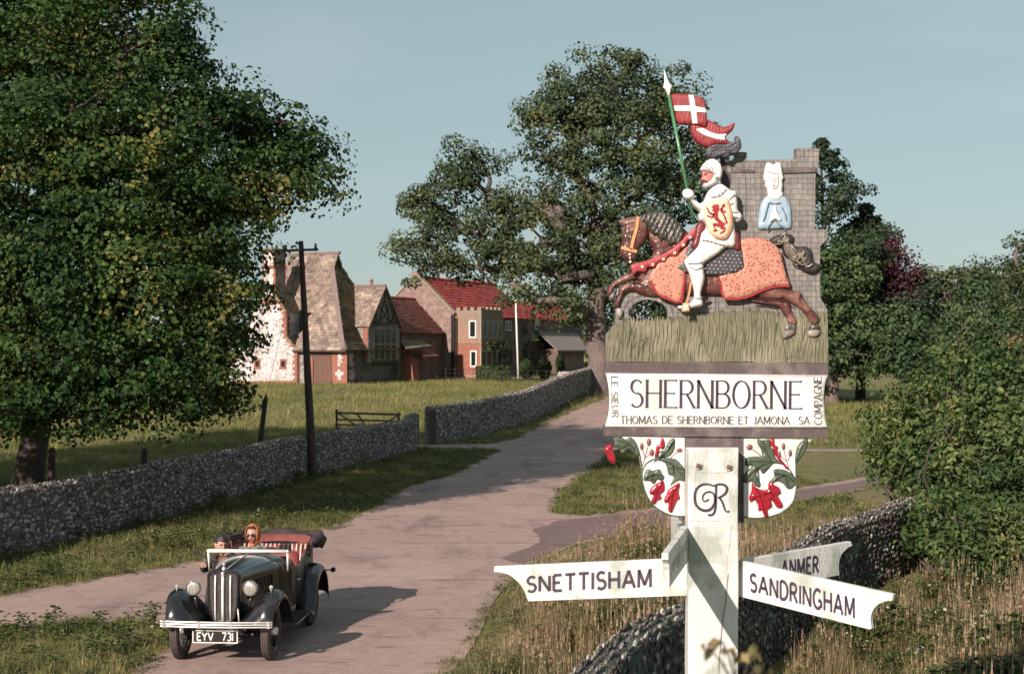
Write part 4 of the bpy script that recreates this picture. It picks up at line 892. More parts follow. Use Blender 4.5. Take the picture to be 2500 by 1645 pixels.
# battlemented bay
SBY = 2.75; TB0, TB1 = 13.95, 17.5; ZB = 6.30
bw = wallpoly('battlemented_bay', M_render, [LW(SE - .1, TB0, fz - .4), LW(SBY, TB0, fz - .4), LW(SBY, TB0, ZB), LW(SE - .1, TB0, ZB)], W3 * (TB1 - TB0), farm)
for k in range(4):
    s0 = SE + .1 + k * .56; wallpoly('merlon', M_render, [LW(s0, TB0, ZB + .002), LW(s0 + .32, TB0, ZB + .002), LW(s0 + .32, TB0, ZB + .24), LW(s0, TB0, ZB + .24)], W3 * .25, bw)
for k in range(5):
    t0 = TB0 + .35 + k * .68; wallpoly('merlon', M_stone_b, [LW(SBY, t0, ZB + .002), LW(SBY, t0 + .36, ZB + .002), LW(SBY, t0 + .36, ZB + .26), LW(SBY, t0, ZB + .26)], -U3 * .25, bw)
zs = Lp(*H7(900, 955), t=TB0)[2]
wallpoly('string_course', M_brick, [LW(SE, TB0 - .04, zs), LW(SBY + .04, TB0 - .04, zs), LW(SBY + .04, TB0 - .04, zs + .10), LW(SE, TB0 - .04, zs + .10)], W3 * (TB1 - TB0), bw)
panel('brick_face', M_brick, bw, P7((780, 968), (1048, 968), (1048, 1290), (780, 1290)), t=TB0, out=.012)
window(farm, P7((930, 677), (1015, 680), (1015, 880), (930, 880)), t=TB0, cols=1, rows=1, fw=.09)
window(farm, P7((944, 1026), (1020, 1028), (1020, 1216), (944, 1216)), t=TB0 - .012, cols=1, rows=1, fw=.09)
for y0, y1 in ((670, 882), (1022, 1222)):
    window(farm, P7((1062, y0), (1310, y0 - 2), (1310, y1), (1062, y1)), s=SBY, cols=4, rows=1, fr=M_stone_b, fw=.13)
window(farm, P7((1345, 680), (1415, 678), (1415, 792), (1345, 795)), s=SE - .1, cols=2, rows=1, fw=.07)
window(farm, P7((1690, 672), (1748, 670), (1748, 780), (1690, 782)), s=SE - .1, cols=2, rows=1, fw=.10)
window(farm, P7((1350, 1000), (1420, 998), (1420, 1180), (1350, 1185)), s=SE - .1, cols=2, rows=1, fw=.05, fr=M_timber)
for px_ in (735, 758): 
    a = Lp(*H7(px_, 620), t=T0); mb = MB(); q = LW(a[0], T0 - .10, 0); mb.tube([(q.x, q.y, fz), (q.x, q.y, ZE - .1)], .07, 6); mb.build('drainpipe', M_iron, farm)
wallpoly('lean_to_wall', M_brick2, [LW(2.3, 28.6, fz - .4), LW(2.3, 34, fz - .4), LW(2.3, 34, 3.55), LW(2.3, 28.6, 3.55)], -U3 * 1.8, farm)
lt = [LW(2.7, 27.6, 3.45), LW(2.7, 34.2, 3.45), LW(SE - .05, 36.4, 4.95), LW(SE - .05, 28.4, 4.95)]
slab('lean_to_roof', pmat('pale_slate', (.24, .20, .18), (.18, .15, .14), 3, .8), lt, .1, farm)
# flagpole, fence, topiary, hedges, creeper
q0, q1 = P(1266, 917, 101), P(1257, 682, 101); q0.z = ground_z(q0.x, q0.y) - .1
fp = thing('flagpole', 'tall thin white flagpole leaning slightly in front of the farmhouse', 'flagpole', (q0.x, q0.y, 0)); mb = MB(); mb.tube([q0, q0.lerp(q1, .5), q1], [.085, .07, .045], 10); mb.build('pole', pmat('white_gloss_paint', (.82, .80, .76), None, 5, .4), fp, smooth=True)
mb = MB(); mb.ball(q1 + Vector((0, 0, .05)), .08, 8, 6); mb.build('finial', M_stone_b, fp)
fence = thing('iron_fence', 'thin dark iron estate fence between the field and the farmhouse garden', 'fence', (-5, 97, ground_z(-5, 97)))
prev = None
for i in range(17):
    px_ = 1066 + i * 22.3; D_ = 98.5 - i * .62; x = (px_ - 1250) / F * D_; zg = ground_z(x, D_)
    mb = MB(); mb.box((x, D_, zg + .42), (.035, .035, 1.0)); mb.build('fence_post', M_iron, fence)
    if prev:
        for h in (.30, .58, .86): mb = MB(); mb.tube([(prev[0], prev[1], prev[2] + h), (x, D_, zg + h)], .014, 4); mb.build('rail', M_iron, fence)
    prev = (x, D_, zg)
ML_box = leafmat('clipped_yew', [((.030, .050, .018), .4), ((.048, .072, .024), .4), ((.07, .09, .03), .2)], .12, clump=1.0)
def clipped(name, label, cat, px_, pyt, wpx, D, seed, mat_=ML_box, shape='egg', pyb=None, group='clipped shrubs before the farmhouse'):
    r = np.random.default_rng(seed); x = (px_ - 1250) / F * D; zg = ground_z(x, D); zt = CH - (pyt - HY) / F * D; Rr = wpx / 2 * D / F; H_ = zt - zg
    root = thing(name, label, cat, (x, D, zg), 0, group); n = int(2600 * (Rr * H_))
    d = rand_unit(n, r); d[:, 2] = np.abs(d[:, 2]) * np.sign(r.random(n) - .25)
    if shape == 'egg': w = 1 - .25 * (d[:, 2] < 0) * np.abs(d[:, 2]); pts = np.column_stack([d[:, 0] * Rr * w, d[:, 1] * Rr * w, H_ * .52 + d[:, 2] * H_ * .48])
    else: u = r.uniform(-1, 1, (n, 3)); k = r.integers(0, 3, n); sg = np.sign(u[np.arange(n), k]); u[np.arange(n), k] = sg; d = np.zeros((n, 3)); d[np.arange(n), k] = sg; pts = np.column_stack([u[:, 0] * Rr, u[:, 1] * .5, H_ * .5 + u[:, 2] * H_ * .5])
    pts = pts * (1 + r.normal(size=(n, 1)) * .035) + np.array([x, D, zg]); nn = d + r.normal(size=(n, 3)) * .45; nn /= np.linalg.norm(nn, axis=1, keepdims=True)
    mb = MB(); mb.ball((x, D, zg + H_ * .5), (Rr * .8, Rr * .8 if shape == 'egg' else .4, H_ * .47), 12, 8); mb.build('branches', M_bark, root); leaves_mesh('foliage', pts, nn, .13, mat_, root, r); return root
clipped('clipped_bush', 'round-headed clipped bush just right of the flagpole foot', 'shrub', *[H7(1595, 1135)[0], H7(1595, 1135)[1]], 33, 100, 1)
clipped('clipped_bush', 'dome-shaped clipped bush in the middle of the three by the farmhouse', 'shrub', H7(1805, 1125)[0], H7(1805, 1125)[1], 34, 99, 2)
clipped('clipped_bush', 'narrow egg-shaped clipped bush nearest the big trunk', 'shrub', H7(1988, 1078)[0], H7(1988, 1078)[1], 22, 104, 3)
clipped('hedge', 'low clipped hedge under the battlemented bay', 'hedge', H7(1160, 1215)[0], H7(1160, 1215)[1], 60, 99, 4, shape='box', group='low hedges before the farmhouse')
clipped('hedge', 'short blocky hedge between the bay and the flagpole', 'hedge', H7(1330, 1212)[0], H7(1330, 1212)[1], 30, 97.5, 5, shape='box', group='low hedges before the farmhouse')
def creeper(label, blobs, seed, mat_):
    r = np.random.default_rng(seed); cs_ = [(LW(s, t, z), (rr * .6, rr * .8, rr)) for s, t, z, rr in blobs]; C, Nn, CC = crown_points([(c, rd) for c, rd in cs_], r, 12, 22, shell=.3, cs=.22)
    c0 = cs_[0][0]; root = thing('climbing_plant', label, 'climber', (c0.x, c0.y, ground_z(c0.x, c0.y)), 0, 'climbers on the farmhouse'); mb = MB()
    for c, rd in cs_: limb(mb, (cs_[0][0].x, cs_[0][0].y, ground_z(c0.x, c0.y)), c, .05, .02, r, 5, .05, 5)
    mb.build('stems', M_bark, root); leaves_mesh('foliage', C, Nn, .16, mat_, root, r)
# --- big sycamore at the left
T1 = P(20, 1100, 30.5)
def gz0(p): return (p.x, p.y, ground_z(p.x, p.y))
lob = [LB(120, 60, 31, 190), LB(330, 90, 30, 140), LB(420, 170, 30, 100), LB(-120, 200, 30, 260), LB(180, 270, 29, 200), LB(420, 330, 29.5, 170), LB(560, 310, 30, 110), LB(650, 350, 30.5, 75), LB(745, 440, 30.5, 78), LB(705, 300, 30.5, 55), LB(600, 240, 30.5, 60), LB(735, 360, 30.5, 55), LB(640, 455, 30, 95), LB(560, 470, 29.5, 80),
       LB(60, 430, 28, 190), LB(300, 500, 28, 180), LB(480, 560, 28.5, 120), LB(570, 620, 29.5, 80), LB(120, 700, 27.5, 170), LB(340, 720, 27.5, 170), LB(500, 760, 28, 120), LB(600, 700, 29.5, 62), LB(590, 830, 29, 58), LB(-80, 650, 28, 230),
       LB(160, 900, 27, 140), LB(350, 910, 27, 130), LB(490, 930, 27.8, 95), LB(560, 900, 28, 60), LB(20, 900, 28, 150), LB(260, 985, 27.5, 80), LB(420, 990, 27.5, 66), LB(110, 960, 29, 90), LB(545, 960, 28.5, 42),
       LB(-250, 450, 31, 260), LB(-300, 900, 31, 200), LB(0, -150, 32, 300), LB(300, -120, 32, 200), LB(150, 300, 35, 260), LB(330, 650, 35, 220), LB(100, 800, 35, 200), LB(450, 450, 34, 170), LB(-200, -100, 34, 300), LB(-500, 500, 33, 260), LB(-720, 700, 34, 250), LB(-470, 900, 34, 190), LB(-900, 400, 35, 260), LB(-40, 1010, 25.5, 85), LB(60, 1020, 27, 60), LB(180, 1010, 27.5, 55), LB(-180, 1000, 26, 120), LB(-350, 700, 36, 220), LB(-600, 300, 38, 300), LB(-300, 300, 38, 250), LB(-694, 800, 25, 300), LB(-100, -300, 31, 280), LB(-400, -200, 30, 260), LB(200, -260, 31, 200), LB(-1100, 600, 30, 300), LB(-850, 100, 34, 300), LB(-1000, 850, 28, 260)]
make_tree('sycamore_tree', 'huge leafy sycamore filling the left of the view, its trunk behind the wall', (T1.x, 31.5, ground_z(T1.x, 31.5)), (T1.x + 1.0, 32, 7.5), .34, lob, .098, ML_maple, M_bark, 24, 125, 21, twigs=7, cs=.60, zflat=.45, shell=.58, asp=.9)
# --- two big trees in the middle
lobA = [LB(1500, 215, 83, 95), LB(1420, 230, 83, 90), LB(1580, 230, 84, 95), LB(1350, 300, 82, 80), LB(1450, 330, 82, 110), LB(1560, 340, 82, 120), LB(1650, 290, 84, 90), LB(1700, 380, 85, 80), LB(1300, 290, 82, 40), LB(1320, 380, 82, 45), LB(1530, 165, 83, 50), LB(1400, 160, 84, 0.1),
        LB(1400, 430, 82, 70), LB(1560, 480, 82, 110), LB(1660, 480, 84, 90), LB(1450, 520, 82, 85), LB(1560, 600, 82, 100), LB(1480, 640, 81, 75), LB(1400, 600, 81, 75), LB(1320, 590, 80, 62), LB(1290, 650, 80, 52), LB(1370, 680, 80, 62), LB(1250, 690, 80, 42), LB(1310, 735, 80, 38), LB(1400, 750, 80, 45), LB(1480, 730, 83, 45), LB(1620, 640, 84, 90), LB(1340, 470, 81, 34), LB(1290, 455, 81, 0.1)]
lobA = [l for l in lobA if l[1][0] > .1]
lobB = [LB(1135, 385, 86, 55), LB(1180, 400, 86, 45), LB(1110, 440, 86, 70), LB(1190, 470, 86, 60), LB(1060, 500, 86, 60), LB(1230, 520, 86, 70), LB(1010, 500, 86, 32), LB(1030, 560, 85, 60), LB(990, 600, 85, 45), LB(1120, 560, 85, 60), LB(1190, 590, 85, 62), LB(1060, 630, 85, 55), LB(1260, 600, 86, 55), LB(1130, 650, 85, 45), LB(1020, 660, 85, 42), LB(1310, 520, 86, 50), LB(1350, 500, 86, 42), LB(1210, 660, 85, 34), LB(1270, 660, 85, 34)]
tb = P(1458, 965, 81.5)
make_tree('oak_tree', 'tallest spreading oak with a thick trunk, behind the knight and over the farmhouse roof', (tb.x, tb.y, ground_z(tb.x, tb.y)), P(1452, 640, 82), .78, lobA + lobB, .20, ML_oak, M_bark2, 4.6, 125, 31, twigs=8, cs=.92, zflat=.66, shell=.5, asp=.85, twig_r=.3)
bushx = P(1600, 940, 97)
make_tree('lime_tree', 'low dark tree seen through the painted archway of the sign', gz0(bushx), P(1600, 860, 97), .25, [LB(1590, 770, 97, 70), LB(1660, 790, 97, 80), LB(1530, 830, 98, 60), LB(1620, 850, 97, 80), LB(1740, 780, 98, 90), LB(1820, 800, 98, 80), LB(1900, 800, 98, 80), LB(1535, 760, 99, 55)], .25, ML_lime, M_bark2, 6, 60, 33, group='trees on the right', cs=.9, zflat=.6)
# --- trees to the right
def conifer(name, label, base, H, R0, seed, mat_, tiers=15, lean=0):
    r = np.random.default_rng(seed); root = thing(name, label, 'tree', base, 0, 'trees on the right'); base = Vector(base)
    mb = MB(); mb.tube([base, base + Vector((lean * .5, 0, H * .5)), base + Vector((lean, 0, H))], [.35, .2, .04], 10)
    cc = []
    for i in range(tiers):
        t = i / (tiers - 1); z = H * (.2 + .78 * t); R = R0 * (1 - t) ** .75 + .35; k = int(6 + 7 * (1 - t))
        for j in range(k):
            if t > .45 and r.random() < .25: continue
            a = r.random() * 6.28; L_ = R * r.uniform(.55, 1.1); e = base + Vector((math.cos(a) * L_ + lean * t, math.sin(a) * L_, z + L_ * r.uniform(-.05, .28))); s = base + Vector((lean * t, 0, z))
            limb(mb, s, e, .07 * (1 - t) + .03, .015, r, 5, .06, 4)
            for q in (.45, .65, .82, 1.0):
                if L_ * q > .12: cc.append(np.append(np.array(s.lerp(e, q)[:]) + r.normal(size=3) * .15 * (1.2 - t), 1.25 - .80 * t))
    mb.build('trunk', M_bark, root, smooth=True)
    cc = np.array(cc); m = 44; off = rand_unit(len(cc) * m, r).reshape(-1, m, 3) * (r.random((len(cc), m, 1)) ** .5) * .85 * cc[:, 3][:, None, None]; cc = cc[:, :3]; off[..., 2] *= .95
    pts = (cc[:, None, :] + off).reshape(-1, 3); nn = off.reshape(-1, 3) + r.normal(size=pts.shape) * .4; nn[:, 2] += .3; nn /= np.linalg.norm(nn, axis=1, keepdims=True)
    leaves_mesh('crown', pts, nn, .27, mat_, root, r, asp=.6); return root
def gz(p): return (p.x, p.y, ground_z(p.x, p.y))
conifer('conifer_tree', 'tall dark conifer with a sparse pointed top, right of the sign tower', gz(P(2025, 960, 92)), 17.0, 6.6, 41, ML_pine, 19, -.6)
conifer('conifer_tree', 'shorter dark conifer with a pointed tip, just right of the tall sparse one', gz(P(2100, 960, 94)), 12.9, 5.2, 42, ML_pine, 15, .4)
def bushy(name, label, mat_, base, tt, tr, lobes, leaf, cn, ln, seed, **k): return make_tree(name, label, base, tt, tr, lobes, leaf * .92, mat_, M_bark2, cn * 1.7, int(ln * 2.0), seed, group='trees on the right', **k)
bushy('lime_tree', 'rounded mid-green tree with a reddish trunk just right of the name board', ML_lime, gz(P(2032, 985, 88)), P(2034, 820, 88), .42,
      [LB(2060, 640, 88, 85), LB(2030, 720, 88, 95), LB(2105, 700, 88, 55), LB(2060, 800, 87, 100), LB(2120, 800, 87, 60), LB(2020, 850, 88, 70), LB(2110, 865, 87, 70), LB(2165, 855, 87, 50), LB(1990, 780, 89, 70), LB(1960, 860, 89, 60), LB(2100, 620, 89, 50)], .27, 4.4, 30, 51, cs=.8, zflat=.6)
bushy('copper_beech', 'purple-leaved copper beech between the conifers and the green trees', ML_copper, gz(P(2210, 960, 92)), P(2205, 760, 92), .35, [LB(2185, 650, 91, 46), LB(2215, 690, 91, 44), LB(2165, 620, 91, 32), LB(2235, 670, 91, 28), LB(2200, 735, 91, 42), LB(2150, 650, 91, 36), LB(2178, 600, 91, 16), LB(2180, 700, 91, 40)], .25, 5.2, 30, 52, cs=.7)
bushy('lime_tree', 'leafy green tree in front of the purple beech', ML_lime, gz(P(2210, 985, 84)), P(2210, 860, 84), .3, [LB(2190, 800, 84, 55), LB(2240, 830, 84, 60), LB(2210, 880, 84, 60), LB(2170, 870, 84, 45)], .26, 4.6, 30, 53, cs=.75)
bushy('lime_tree', 'dull green broad tree with ragged top, right of the purple beech', ML_oak, gz(P(2290, 980, 96)), P(2290, 820, 96), .4, [LB(2270, 690, 96, 42), LB(2310, 680, 96, 32), LB(2250, 760, 96, 60), LB(2320, 760, 96, 70), LB(2290, 840, 95, 80), LB(2370, 700, 99, 42), LB(2350, 820, 95, 60), LB(2340, 700, 96, 45), LB(2300, 710, 96, 48), LB(2400, 690, 98, 48)], .27, 4.2, 30, 54, cs=.8)
bushy('field_maple', 'browning field maple with pinkish top far behind the green trees', leafmat('browning_leaves', [((.10, .075, .045), .5), ((.15, .10, .06), .5)], .2), gz(P(2360, 960, 110)), P(2360, 800, 110), .3, [LB(2350, 690, 110, 28), LB(2380, 680, 110, 24), LB(2340, 740, 110, 40)], .28, 4.5, 28, 55, cs=.7)
bushy('lime_tree', 'large rounded green tree second from the right edge', ML_lime, gz(P(2400, 1000, 80)), P(2400, 850, 80), .4, [LB(2390, 760, 80, 70), LB(2340, 830, 80, 60), LB(2430, 800, 80, 70), LB(2400, 870, 80, 80), LB(2460, 880, 80, 60), LB(2330, 900, 80, 60)], .25, 4.6, 30, 56, cs=.75)
bushy('lime_tree', 'tall grey-green tree cut off by the right edge of the photo', ML_oak, gz(P(2500, 980, 120)), P(2490, 800, 120), .6, [LB(2490, 600, 120, 32), LB(2450, 670, 120, 50), LB(2500, 690, 120, 60), LB(2420, 700, 120, 30), LB(2480, 770, 118, 90), LB(2550, 700, 120, 80), LB(2420, 760, 118, 55)], .30, 3.8, 30, 57, cs=.95)
bushy('field_maple', 'rusty brown bush at the right edge above the elder bushes', leafmat('rusty_leaves', [((.13, .10, .05), .5), ((.18, .13, .07), .3), ((.09, .09, .04), .2)], .25), gz(P(2495, 1000, 60)), P(2495, 900, 60), .2, [LB(2490, 830, 60, 40), LB(2510, 880, 60, 50), LB(2480, 900, 60, 35)], .2, 7, 26, 58, cs=.5)
# --- elder bushes by the right wall
def bush(label, lobes, leaf, cn, ln, seed, cs, mat_=None, base=None, cat='bush', name='elder_bush'):
    r = np.random.default_rng(seed); root = thing(name, label, cat, base, 0, 'bushes by the right wall'); C, Nn, CC = crown_points(lobes, r, cn, ln, shell=.6, zflat=.7, cs=cs)
    keep = C[:, 2] > ground_z(base[0], base[1]) + .05; mb = MB(); b = Vector(base)
    for (c, rd), cc in zip(lobes, CC):
        for k in range(4): limb(mb, b + Vector((r.normal() * .3, r.normal() * .3, 0)), Vector(cc[int(r.integers(len(cc)))]), .04, .01, r, 5, .12, 5)
    mb.build('stems', M_bark, root, smooth=True); leaves_mesh('foliage', C[keep], Nn[keep], leaf, mat_ or ML_bush, root, r, asp=.5); return root
bush('big green elder bush leaning over the end of the right wall', [LB(2290, 1060, 25, 140), LB(2200, 1100, 25, 95), LB(2330, 1180, 24, 120), LB(2240, 1200, 24.5, 80), LB(2180, 1040, 26, 80), LB(2280, 950, 26, 100), LB(2160, 1140, 26, 50), LB(2270, 1275, 23, 60)], .115, 75, 40, 61, .28, base=gz(P(2280, 1300, 25)))
bush('tallest green elder bush at the right edge of the photo', [LB(2420, 960, 24, 110), LB(2360, 930, 25, 80), LB(2480, 1060, 23, 130), LB(2400, 1120, 23, 120), LB(2450, 1220, 22.5, 100), LB(2540, 950, 24, 130), LB(2520, 1200, 22, 110), LB(2390, 890, 25, 40)], .115, 75, 40, 62, .28, base=gz(P(2450, 1350, 23)))
bush('lower green bush at the foot of the elder, above the dry grass', [LB(2320, 1275, 21.5, 85), LB(2400, 1310, 20.5, 80), LB(2250, 1290, 22, 60), LB(2470, 1310, 20.5, 90), LB(2340, 1340, 20.5, 60), LB(2260, 1340, 21.5, 45), LB(2430, 1360, 20, 60)], .10, 80, 40, 63, .25, base=gz(P(2350, 1360, 21.5)))
# far woodland closing the horizon
r = np.random.default_rng(77); lw = []
for i in range(46):
    x = -190 + i * 9.5 + r.normal() * 2; y = 215 + r.normal() * 14; lw.append((Vector((x, y, ground_z(x, y) + 2.0 + r.random() * 2.0)), (6.5, 5, 3.2 + r.random() * 1.6)))
C, Nn, CC = crown_points(lw, r, 1.1, 30, cs=1.5); tag(leaves_mesh('distant_woodland', C, Nn, .8, ML_oak, None, r), kind='stuff')
t_ivy = lambda x: Lp(H7(x, 900)[0], 800, s=SE)[1]
creeper('dark green creeper covering the farmhouse wall right of the flagpole', [(SE + .2, t_ivy(1560), 3.2, .9), (SE + .2, t_ivy(1600), 4.4, .9), (SE + .2, t_ivy(1680), 3.4, 1.0), (SE + .2, t_ivy(1700), 4.6, .9), (SE + .2, t_ivy(1640), 2.2, .8), (SE + .2, t_ivy(1560), 5.0, .5)], 71, ML_lime)
creeper('yellow-green creeper hanging between the two rows of bay windows', [(SBY + .1, TB0 + .9, 3.75, .28), (SBY + .1, TB0 + 1.8, 3.8, .32), (SBY + .1, TB0 + 2.7, 3.85, .36), (SBY + .1, TB0 + 3.4, 3.7, .5), (SBY + .1, TB0 + 3.5, 2.9, .4), (SBY + .1, TB0 + 3.5, 2.2, .3)], 72, ML_bush)
fb = P(966, 727, 150); zz = ground_z(fb.x, fb.y)
far = thing('white_cottage', 'pale distant building just showing above the red outbuilding roof', 'building', (fb.x, fb.y, zz)); mb = MB(); mb.box((fb.x, fb.y, zz + 3.4), (1.9, 5, 6.8)); mb.build('wall', M_whitef, far); mb = MB(); mb.prism([(fb.x - 1.1, fb.y - 2.6, zz + 6.8), (fb.x + 1.1, fb.y - 2.6, zz + 6.8), (fb.x, fb.y - 2.6, zz + 7.2)], (0, 5.2, 0)); fixn(mb.build('roof', M_lead, far))
# ================================================================ the carved village sign
M_white = pmat('sign_white_paint', (.70, .675, .66), (.62, .60, .58), 9, .42, .12, 60, c3=(.54, .54, .50), s3=5)
M_stone = None
def castle_mat():
    m, t, b = newmat('carved_castle_board'); L = t.links
    tc = nd(t, 'ShaderNodeTexCoord'); mp = nd(t, 'ShaderNodeMapping'); mp.inputs['Rotation'].default_value = (math.radians(90), 0, 0)
    L.new(tc.outputs['Object'], mp.inputs[0])
    nz = nd(t, 'ShaderNodeTexNoise'); nz.inputs['Scale'].default_value = 14; L.new(tc.outputs['Object'], nz.inputs['Vector'])
    vm = nd(t, 'ShaderNodeVectorMath', operation='MULTIPLY_ADD'); L.new(nz.outputs['Color'], vm.inputs[0]); vm.inputs[1].default_value = (.014, .014, .014); L.new(mp.outputs[0], vm.inputs[2])
    br = nd(t, 'ShaderNodeTexBrick'); br.inputs['Scale'].default_value = 1; br.inputs['Brick Width'].default_value = .042; br.inputs['Row Height'].default_value = .0265
    br.inputs['Mortar Size'].default_value = .0009; br.inputs['Mortar Smooth'].default_value = .4; br.inputs['Bias'].default_value = 0
    br.inputs['Color1'].default_value = (.22, .198, .182, 1); br.inputs['Color2'].default_value = (.165, .15, .142, 1); br.inputs['Mortar'].default_value = (.095, .08, .08, 1)
    L.new(vm.outputs[0], br.inputs['Vector'])
    st = nd(t, 'ShaderNodeMapping'); st.inputs['Scale'].default_value = (90, 90, 6); L.new(tc.outputs['Object'], st.inputs[0])
    n2 = nd(t, 'ShaderNodeTexNoise'); n2.inputs['Scale'].default_value = 1; n2.inputs['Detail'].default_value = 4; L.new(st.outputs[0], n2.inputs['Vector'])
    mr = nd(t, 'ShaderNodeMapRange'); mr.inputs[1].default_value = .3; mr.inputs[2].default_value = .7; mr.inputs[3].default_value = .6; mr.inputs[4].default_value = 1.35; L.new(n2.outputs[0], mr.inputs[0])
    mx = nd(t, 'ShaderNodeMix', data_type='RGBA', blend_type='MULTIPLY'); mx.inputs[0].default_value = 1; L.new(br.outputs[0], mx.inputs[6]); L.new(mr.outputs[0], mx.inputs[7])
    L.new(mx.outputs[2], b.inputs['Base Color']); b.inputs['Roughness'].default_value = .75
    iv = nd(t, 'ShaderNodeMath', operation='SUBTRACT'); iv.inputs[0].default_value = 1; L.new(br.outputs['Fac'], iv.inputs[1])
    bu = nd(t, 'ShaderNodeBump'); bu.inputs['Strength'].default_value = .9; bu.inputs['Distance'].default_value = .004; L.new(iv.outputs[0], bu.inputs['Height'])
    b2 = nd(t, 'ShaderNodeBump'); b2.inputs['Strength'].default_value = .35; b2.inputs['Distance'].default_value = .004; L.new(n2.outputs[0], b2.inputs['Height']); L.new(bu.outputs[0], b2.inputs['Normal'])
    L.new(b2.outputs[0], b.inputs['Normal']); return m
def dots_mat(name, base, base2, dot, sx, sz, r, rot=0, stagger=True, rough=.5):
    m, t, b = newmat(name); L = t.links
    tc = nd(t, 'ShaderNodeTexCoord'); mp = nd(t, 'ShaderNodeMapping'); mp.inputs['Rotation'].default_value = (0, rot, 0); mp.inputs['Scale'].default_value = (1 / sx, 1, 1 / sz); L.new(tc.outputs['Object'], mp.inputs[0])
    nz = nd(t, 'ShaderNodeTexNoise'); nz.inputs['Scale'].default_value = 30; L.new(tc.outputs['Object'], nz.inputs['Vector'])
    vm = nd(t, 'ShaderNodeVectorMath', operation='MULTIPLY_ADD'); L.new(nz.outputs['Color'], vm.inputs[0]); vm.inputs[1].default_value = (.8, 0, .8); L.new(mp.outputs[0], vm.inputs[2])
    sx_ = nd(t, 'ShaderNodeSeparateXYZ'); L.new(vm.outputs[0], sx_.inputs[0])
    fl = nd(t, 'ShaderNodeMath', operation='FLOOR'); L.new(sx_.outputs[2], fl.inputs[0])
    ha = nd(t, 'ShaderNodeMath', operation='MULTIPLY_ADD'); L.new(fl.outputs[0], ha.inputs[0]); ha.inputs[1].default_value = .5 if stagger else 0; L.new(sx_.outputs[0], ha.inputs[2])
    o = []
    for s_ in (ha.outputs[0], sx_.outputs[2]):
        f = nd(t, 'ShaderNodeMath', operation='FRACT'); L.new(s_, f.inputs[0]); a = nd(t, 'ShaderNodeMath', operation='SUBTRACT'); L.new(f.outputs[0], a.inputs[0]); a.inputs[1].default_value = .5
        p = nd(t, 'ShaderNodeMath', operation='POWER'); ab = nd(t, 'ShaderNodeMath', operation='ABSOLUTE'); L.new(a.outputs[0], ab.inputs[0]); L.new(ab.outputs[0], p.inputs[0]); p.inputs[1].default_value = 1.3; o.append(p.outputs[0])
    ad = nd(t, 'ShaderNodeMath', operation='ADD'); L.new(o[0], ad.inputs[0]); L.new(o[1], ad.inputs[1])
    lt = nd(t, 'ShaderNodeMapRange'); lt.inputs[1].default_value = r; lt.inputs[2].default_value = r * .7; L.new(ad.outputs[0], lt.inputs[0])
    n2 = nd(t, 'ShaderNodeTexNoise'); n2.inputs['Scale'].default_value = 25; n2.inputs['Detail'].default_value = 5; L.new(tc.outputs['Object'], n2.inputs['Vector'])
    mb_ = nd(t, 'ShaderNodeMix', data_type='RGBA'); mb_.inputs[6].default_value = (*base, 1); mb_.inputs[7].default_value = (*base2, 1); L.new(n2.outputs[0], mb_.inputs[0])
    mx = nd(t, 'ShaderNodeMix', data_type='RGBA'); L.new(lt.outputs[0], mx.inputs[0]); L.new(mb_.outputs[2], mx.inputs[6]); mx.inputs[7].default_value = (*dot, 1)
    L.new(mx.outputs[2], b.inputs['Base Color']); b.inputs['Roughness'].default_value = rough
    bu = nd(t, 'ShaderNodeBump'); bu.inputs['Strength'].default_value = .5; bu.inputs['Distance'].default_value = .003; L.new(n2.outputs[0], bu.inputs['Height']); L.new(bu.outputs[0], b.inputs['Normal']); return m
M_stone = castle_mat()
M_backdark = pmat('sign_dark_joint_and_shade', (.055, .035, .045), (.09, .065, .07), 8, .8, .2, 60, stretch=(4, 1, .5))
M_beam = pmat('weathered_beam', (.115, .085, .085), (.075, .055, .06), 25, .8, .4, 50, stretch=(6, 1, 1), c3=(.17, .14, .13), s3=6)
M_mound = pmat('carved_grass_paint', (.20, .185, .115), (.115, .11, .07), 30, .7, .9, 40, stretch=(2.2, 1, .28), c3=(.25, .22, .155), s3=6, contrast=(.3, .7))
M_mtip = pmat('carved_grass_tips', (.09, .13, .06), (.16, .17, .08), 40, .7, .4)
M_horse = pmat('horse_brown_paint', (.125, .045, .038), (.07, .022, .022), 10, .28, .4, 50, c3=(.21, .105, .08), s3=11)
M_horsedk = pmat('horse_dark_line', (.03, .01, .012), (.05, .02, .02), 20, .5)
M_mane = pmat('mane_black_paint', (.035, .032, .025), (.07, .065, .05), 14, .22, .5, 45, c3=(.12, .11, .09), s3=16)
M_tail = pmat('tail_dark_bronze', (.022, .017, .016), (.045, .036, .03), 40, .4, .3)
M_tail2 = pmat('tail_highlight_strand', (.32, .27, .21), (.10, .08, .06), 34, .25)  # strands coloured pale to paint the highlights on the curls
